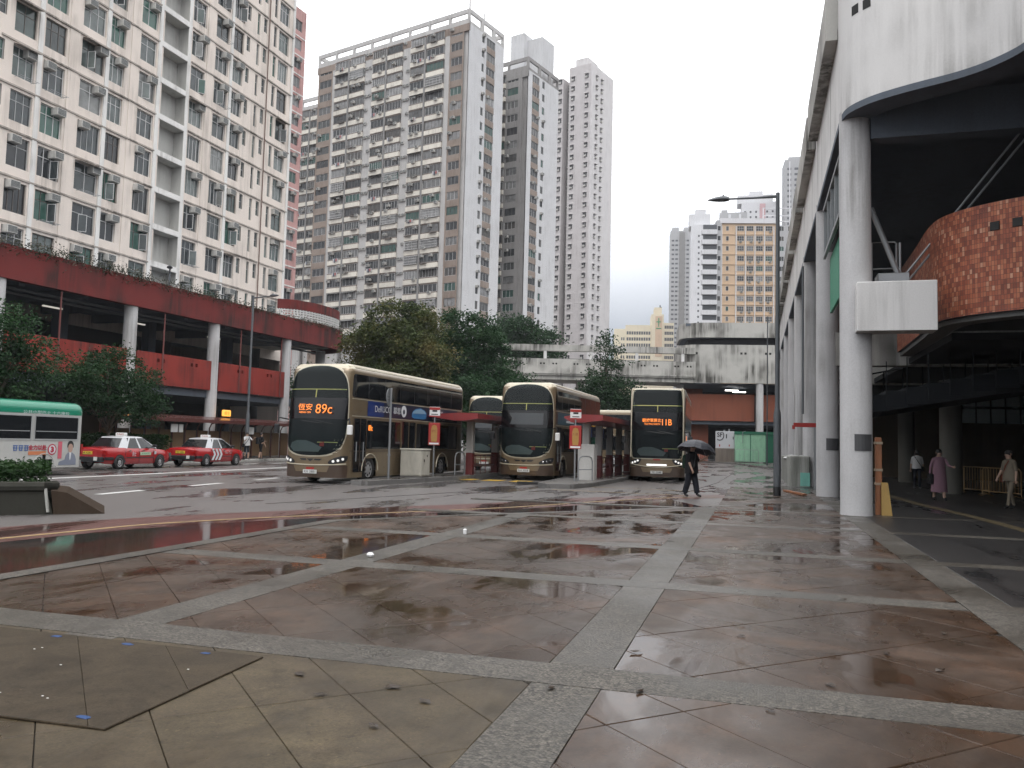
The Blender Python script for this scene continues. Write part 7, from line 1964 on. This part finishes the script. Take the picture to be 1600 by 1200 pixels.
# ------------------------------------------------------------------ people
skin = plain("skin", (0.42, 0.27, 0.20), 0.55)
hair_black = plain("black_hair", (0.012, 0.010, 0.010), 0.5)
def cloth(name, col): return plain(name, col, 0.85, spec=0.2)
def person(label, loc, rotz, J, clothes, hair=True, extras=None, scale=1.0, hair_back=0.0):
    """J: joint name -> (x, y, z); faces -y. Body is one skinned mesh, each face dressed by its nearest bone."""
    t = thing("person", label, "person", loc, rotz)
    bones = [("pelvis", "waist"), ("waist", "chest"), ("chest", "neck"), ("neck", "head"), ("head", "crown"),
             ("chest", "sh_l"), ("sh_l", "el_l"), ("el_l", "wr_l"), ("wr_l", "ha_l"), ("chest", "sh_r"), ("sh_r", "el_r"), ("el_r", "wr_r"), ("wr_r", "ha_r"),
             ("pelvis", "hip_l"), ("hip_l", "kn_l"), ("kn_l", "an_l"), ("an_l", "toe_l"), ("pelvis", "hip_r"), ("hip_r", "kn_r"), ("kn_r", "an_r"), ("an_r", "toe_r")]
    rad = {"pelvis": (.155, .12), "waist": (.145, .105), "chest": (.17, .12), "neck": (.055, .055), "head": (.082, .09), "crown": (.06, .07),
           "sh": (.062, .06), "el": (.043, .043), "wr": (.03, .026), "ha": (.034, .02), "hip": (.088, .09), "kn": (.062, .064), "an": (.045, .05), "toe": (.04, .03)}
    names = list(J); me = bpy.data.meshes.new("body")
    me.from_pydata([J[n] for n in names], [(names.index(a), names.index(b)) for a, b in bones], [])
    ob = bpy.data.objects.new("body", me); COL.objects.link(ob)
    mod = ob.modifiers.new("skin", 'SKIN'); mod.use_smooth_shade = True
    sv = me.skin_vertices[0].data
    for i, n in enumerate(names):
        q = rad.get(n) or rad[n.split("_")[0]]; sv[i].radius = q; sv[i].use_root = (n == "pelvis")
    sub = ob.modifiers.new("sub", 'SUBSURF'); sub.levels = 2; sub.render_levels = 2
    dg = bpy.context.evaluated_depsgraph_get()
    bm_ = bpy.data.meshes.new_from_object(ob.evaluated_get(dg))
    bpy.data.objects.remove(ob)
    mats = []; bm_.materials.clear()
    def mi(mt):
        if mt not in mats: mats.append(mt); bm_.materials.append(mt)
        return mats.index(mt)
    region = {}
    for a, b in bones:
        k = b.split("_")[0]
        region[(a, b)] = {"waist": "top", "chest": "top", "neck": "top", "head": "skin", "crown": "skin", "sh": "top", "el": "sleeve", "wr": "forearm", "ha": "skin", "hip": "legs", "kn": "legs", "an": "shin", "toe": "shoe"}[k]
    segs = [(Vector(J[a]), Vector(J[b]), region[(a, b)]) for a, b in bones]
    for p in bm_.polygons:
        c = p.center; best = None
        for a, b, rg in segs:
            d = b - a; u = max(0, min(1, (c - a).dot(d) / max(1e-9, d.length_squared))); q = (c - (a + d * u)).length
            if best is None or q < best[0]: best = (q, rg)
        p.material_index = mi(clothes.get(best[1], skin)); p.use_smooth = True
    o = put("body", bm_, t)
    hd, cw = Vector(J["head"]), Vector(J["crown"])
    up = (cw - hd).normalized(); c = hd + up * 0.055
    if hair:
        m = MB(); rs = []
        for k in range(7):
            a = PI * 0.5 * k / 6; rs.append([(c.x + 0.098 * math.cos(a) * math.cos(b), c.y + 0.016 + 0.108 * math.cos(a) * math.sin(b), c.z + 0.12 * math.sin(a) - (0.05 + hair_back if (k == 0 and math.sin(b) > -0.2) else 0.0)) for b in [2 * PI * j / 14 for j in range(14)]])
        m.loft(rs); m.build("hair", hair_black, t, smooth=True)
    # face: nose, eyes, mouth, ears
    f = MB(); f.box(c.x - 0.012, c.y - 0.115, c.z - 0.055, c.x + 0.012, c.y - 0.085, c.z - 0.01); f.build("nose", skin, t)
    f = MB()
    for sx in (-1, 1): f.box(c.x + sx * 0.032 - 0.012, c.y - 0.097, c.z - 0.005, c.x + sx * 0.032 + 0.012, c.y - 0.088, c.z + 0.007)
    f.build("eyes", ink_black, t)
    f = MB(); f.box(c.x - 0.022, c.y - 0.094, c.z - 0.085, c.x + 0.022, c.y - 0.082, c.z - 0.077); f.build("mouth", plain("lips", (0.28, 0.10, 0.09), 0.5), t)
    f = MB()
    for sx in (-1, 1): f.box(c.x + sx * 0.085, c.y - 0.01, c.z - 0.04, c.x + sx * 0.102, c.y + 0.025, c.z + 0.02)
    f.build("ears", skin, t)
    # hands: palm continues the forearm; five short fingers
    for s_ in ("l", "r"):
        w, h = Vector(J["wr_" + s_]), Vector(J["ha_" + s_]); d = (h - w).normalized(); side = d.cross(Vector((0, 1, 0)))
        side = side.normalized() if side.length > 0.1 else Vector((1, 0, 0)); nrm = side.cross(d)
        m = MB()
        for k in range(4):
            b = h + side * (0.027 - 0.018 * k); L = (0.062, 0.072, 0.068, 0.052)[k]
            m.tube([b, b + d * L * 0.55 + nrm * 0.012, b + d * L * 0.85 + nrm * 0.032], [0.0095, 0.009, 0.007], 5)
        b = w.lerp(h, 0.55) + side * 0.03; m.tube([b, b + side * 0.022 + d * 0.03, b + side * 0.024 + d * 0.055], [0.011, 0.01, 0.008], 5)
        m.build("fingers", skin, t, smooth=True)
    if extras: extras(t, J)
    t.scale = (scale, scale, scale)
    return t
def pose(step=0.0, lean=0.0, arm_l=0.0, arm_r=0.0, side_l=0.0, side_r=0.0, bend_l=0.15, bend_r=0.15, sh=0.185):
    """upright pose, 1.70 m; step > 0 swings the left leg forward (-y), arms swing by angle"""
    J = {"pelvis": (0, 0.0, .93), "waist": (0, -lean * .15, 1.08), "chest": (0, -lean * .35, 1.32), "neck": (0, -lean * .5, 1.47), "head": (0, -lean * .62 - .012, 1.56), "crown": (0, -lean * .66 - .008, 1.655)}
    for s_, sx, st, ar, sd_, bd in (("l", 1, step, arm_l, side_l, bend_l), ("r", -1, -step, arm_r, side_r, bend_r)):
        cy = -lean * .35
        S0 = Vector((sx * sh, cy, 1.385)); J["sh_" + s_] = tuple(S0)
        e = S0 + Vector((sx * math.sin(sd_ + .10), -math.sin(ar), -math.cos(ar) * math.cos(sd_))).normalized() * .28
        w = e + Vector((sx * math.sin(sd_) * .6, -math.sin(ar + bd), -math.cos(ar + bd))).normalized() * .245
        h = w + (w - e).normalized() * .075
        J["el_" + s_], J["wr_" + s_], J["ha_" + s_] = tuple(e), tuple(w), tuple(h)
        J["hip_" + s_] = (sx * .095, 0, .87)
        kn = Vector((sx * .10, -math.sin(st) * .43 - .01, .87 - math.cos(st) * .42)); J["kn_" + s_] = tuple(kn)
        back = st if st > 0 else st * 1.25
        an = kn + Vector((sx * .002, -math.sin(back * .9) * .40 + .015, 0)); an.z = 0.075
        J["an_" + s_] = tuple(an); J["toe_" + s_] = (an.x + sx * .02, an.y - .15, .035)
    return J
black_c, navy_c = cloth("black_cloth", (0.014, 0.014, 0.016)), cloth("dark_navy_cloth", (0.016, 0.018, 0.024))
shoe_c = plain("dark_shoe", (0.012, 0.012, 0.013), 0.5)
# umbrella walker (walks to the right, seen from behind-left)
umb_black = paint("umbrella_fabric", (0.028, 0.030, 0.040), 0.5)
def coat(t, J, mat, z0, z1, r0, r1, nm="jacket", oy=0.0):
    m = MB(); rs = []
    for k in range(6):
        u = k / 5; r_ = r0 + (r1 - r0) * u; z = z0 + (z1 - z0) * u
        rs.append([(r_ * math.cos(a) * 1.15, oy + r_ * 0.85 * math.sin(a) * (1 + 0.04 * math.sin(a * 5 + u * 3)), z + 0.012 * math.sin(a * 4)) for a in [2 * PI * j / 18 for j in range(18)]])
    m.loft(rs, 0, False); m.build(nm, mat, t, smooth=True)
def walker_bits(t, J):
    coat(t, J, black_c, 0.76, 1.38, 0.235, 0.19)
    m = MB(); m.bbox(0.12, 0.10, 0.85, 0.27, 0.24, 1.12, 0.03); m.build("bag", black_c, t)
    m = MB(); m.bbox(-0.21, 0.10, 0.92, 0.0, 0.24, 1.36, 0.05); m.build("backpack", cloth("dark_green_cloth", (0.012, 0.028, 0.018)), t)
    for s_ in ("l", "r"):
        k, a = Vector(J["kn_" + s_]), Vector(J["an_" + s_]); m = MB()
        m.tube([Vector(J["hip_" + s_]), k, a + Vector((0, 0.0, 0.06))], [0.12, 0.098, 0.088], 12); m.build("trouser_leg", navy_c, t, smooth='auto')
P = pose(0.20, 0.05, 0.5, 0.15, 0.1, 0.05, 1.6, 0.3)
person("person in black walking under a black umbrella in front of the 11B bus", (-1.95, 27.6, 0.004), math.radians(62),
       P, {"top": black_c, "sleeve": black_c, "forearm": skin, "legs": navy_c, "shin": navy_c, "shoe": shoe_c}, True, walker_bits)
u = thing("umbrella", "open black umbrella tilted over the walker", "umbrella", (-1.80, 27.5, 1.47))
u.rotation_euler = (math.radians(-8), math.radians(10), 0.3)
m = MB(); rib = 8; rs = []
for k in range(6):
    a = PI / 2 * 0.72 * k / 5; rr = 0.64 * math.sin(a) / math.sin(PI / 2 * 0.72) if k else 0.01; zz = 0.37 * (math.cos(a) - math.cos(PI / 2 * 0.72)) / (1 - math.cos(PI / 2 * 0.72))
    rs.append([(rr * (1.0 if j % 2 == 0 else 0.955) * math.cos(2 * PI * j / 16), rr * (1.0 if j % 2 == 0 else 0.955) * math.sin(2 * PI * j / 16), zz - (0.0 if j % 2 == 0 else -0.008 * k)) for j in range(16)])
m.loft(rs, 0, False); m.build("canopy", umb_black, u, smooth=False)
m = MB()
for j in range(8):
    a = 2 * PI * j / 8; m.tube([(0, 0, 0.34), (0.3 * math.cos(a), 0.3 * math.sin(a), 0.24), (0.6 * math.cos(a), 0.6 * math.sin(a), -0.004)], 0.004, 4)
m.build("ribs", steel, u)
m = MB(); m.tube([(0, 0, 0.42), (0, 0, -0.42)], 0.009, 6); m.tube([(0, 0, -0.42), (0, 0, -0.52)], 0.016, 6); m.build("shaft", black_plastic, u)

white_c, pink_c = cloth("white_tshirt", (0.55, 0.55, 0.55)), cloth("mauve_cloth", (0.26, 0.15, 0.19))
tan_c, denim_c = cloth("tan_cloth", (0.17, 0.145, 0.11)), cloth("dark_denim", (0.02, 0.022, 0.03))
def bag_strap(t, J, c=black_c):
    m = MB(); m.tube([(0.10, -0.14, 1.42), (0.0, -0.165, 1.25), (-0.16, -0.10, 0.98)], 0.018, 5); m.tube([(0.10, 0.10, 1.44), (-0.05, 0.15, 1.2), (-0.18, 0.08, 0.98)], 0.018, 5); m.bbox(-0.27, -0.10, 0.78, -0.16, 0.12, 1.0, 0.02); m.build("shoulder_bag", c, t)
def dress(t, J):
    coat(t, J, pink_c, 0.28, 1.38, 0.235, 0.16, "dress")
    m = MB(); m.bbox(-0.34, -0.12, 0.55, -0.2, 0.16, 0.9, 0.04); m.build("handbag", black_c, t)
person("person in a long mauve dress carrying a black bag in the arcade", (6.0, 31.2, 0.026), math.radians(10), pose(0.22, 0.03, 0.6, -0.1, 0.15, 0.2, 0.9, 0.2), {"top": pink_c, "sleeve": pink_c, "forearm": pink_c, "legs": pink_c, "shin": skin, "shoe": shoe_c}, True, dress, hair_back=0.06)
person("person in a tan top and pale trousers at the right edge of the arcade", (7.3, 28.0, 0.026), math.radians(-60), pose(0.26, 0.08, -0.12, 0.2, 0.04, 0.04, 0.25, 0.4), {"top": tan_c, "sleeve": tan_c, "forearm": skin, "legs": tan_c, "shin": tan_c, "shoe": shoe_c}, True, lambda t, J: (coat(t, J, tan_c, 0.82, 1.38, 0.20, 0.16), bag_strap(t, J, cloth("rust_bag", (0.16, 0.05, 0.03)))))
person("person in a white top with a shoulder bag deep in the arcade", (7.0, 41.0, 0.006), math.radians(170), pose(0.15, 0.0, 0.1, 0.1, 0.1, 0.1), {"top": white_c, "sleeve": white_c, "forearm": skin, "legs": denim_c, "shin": denim_c, "shoe": white_c}, True, lambda t, J: (coat(t, J, white_c, 0.90, 1.38, 0.19, 0.16, "shirt"), bag_strap(t, J)), hair_back=0.05)
person("person in a white T-shirt waiting on the far pavement by the lamp post", (-30.55, 45.6, 0.14), math.radians(60), pose(0.05, 0.0, 0.9, 0.7, 0.1, 0.1, 1.2, 1.2), {"top": white_c, "sleeve": white_c, "forearm": skin, "legs": denim_c, "shin": skin, "shoe": shoe_c}, True, lambda t, J: (coat(t, J, white_c, 0.88, 1.38, 0.19, 0.16, "shirt"), bag_strap(t, J)))
def pack(t, J): m = MB(); m.bbox(-0.17, 0.10, 0.98, 0.17, 0.30, 1.42, 0.05); m.build("backpack", black_c, t)
person("person in dark clothes with a black backpack on the far pavement", (-30.85, 47.6, 0.14), math.radians(150), pose(0.18, 0.02, 0.6, 0.2, 0.1, 0.1, 1.0, 0.3), {"top": black_c, "sleeve": black_c, "forearm": skin, "legs": black_c, "shin": skin, "shoe": shoe_c}, True, pack)
# ------------------------------------------------------------------ rain haze in the air
hz = MB(); hz.box(-1650, -450, -3.5, 1950, 2150, 270)
k = N("rain_haze")
pv = k.n("ShaderNodeVolumePrincipled")
pv.inputs["Color"].default_value = (0.93, 0.95, 1.0, 1)
pv.inputs["Density"].default_value = 0.00026
pv.inputs["Anisotropy"].default_value = 0.0
k.l(pv.outputs[0], k.out.inputs["Volume"])
stuff(hz.build("haze", k.mat))
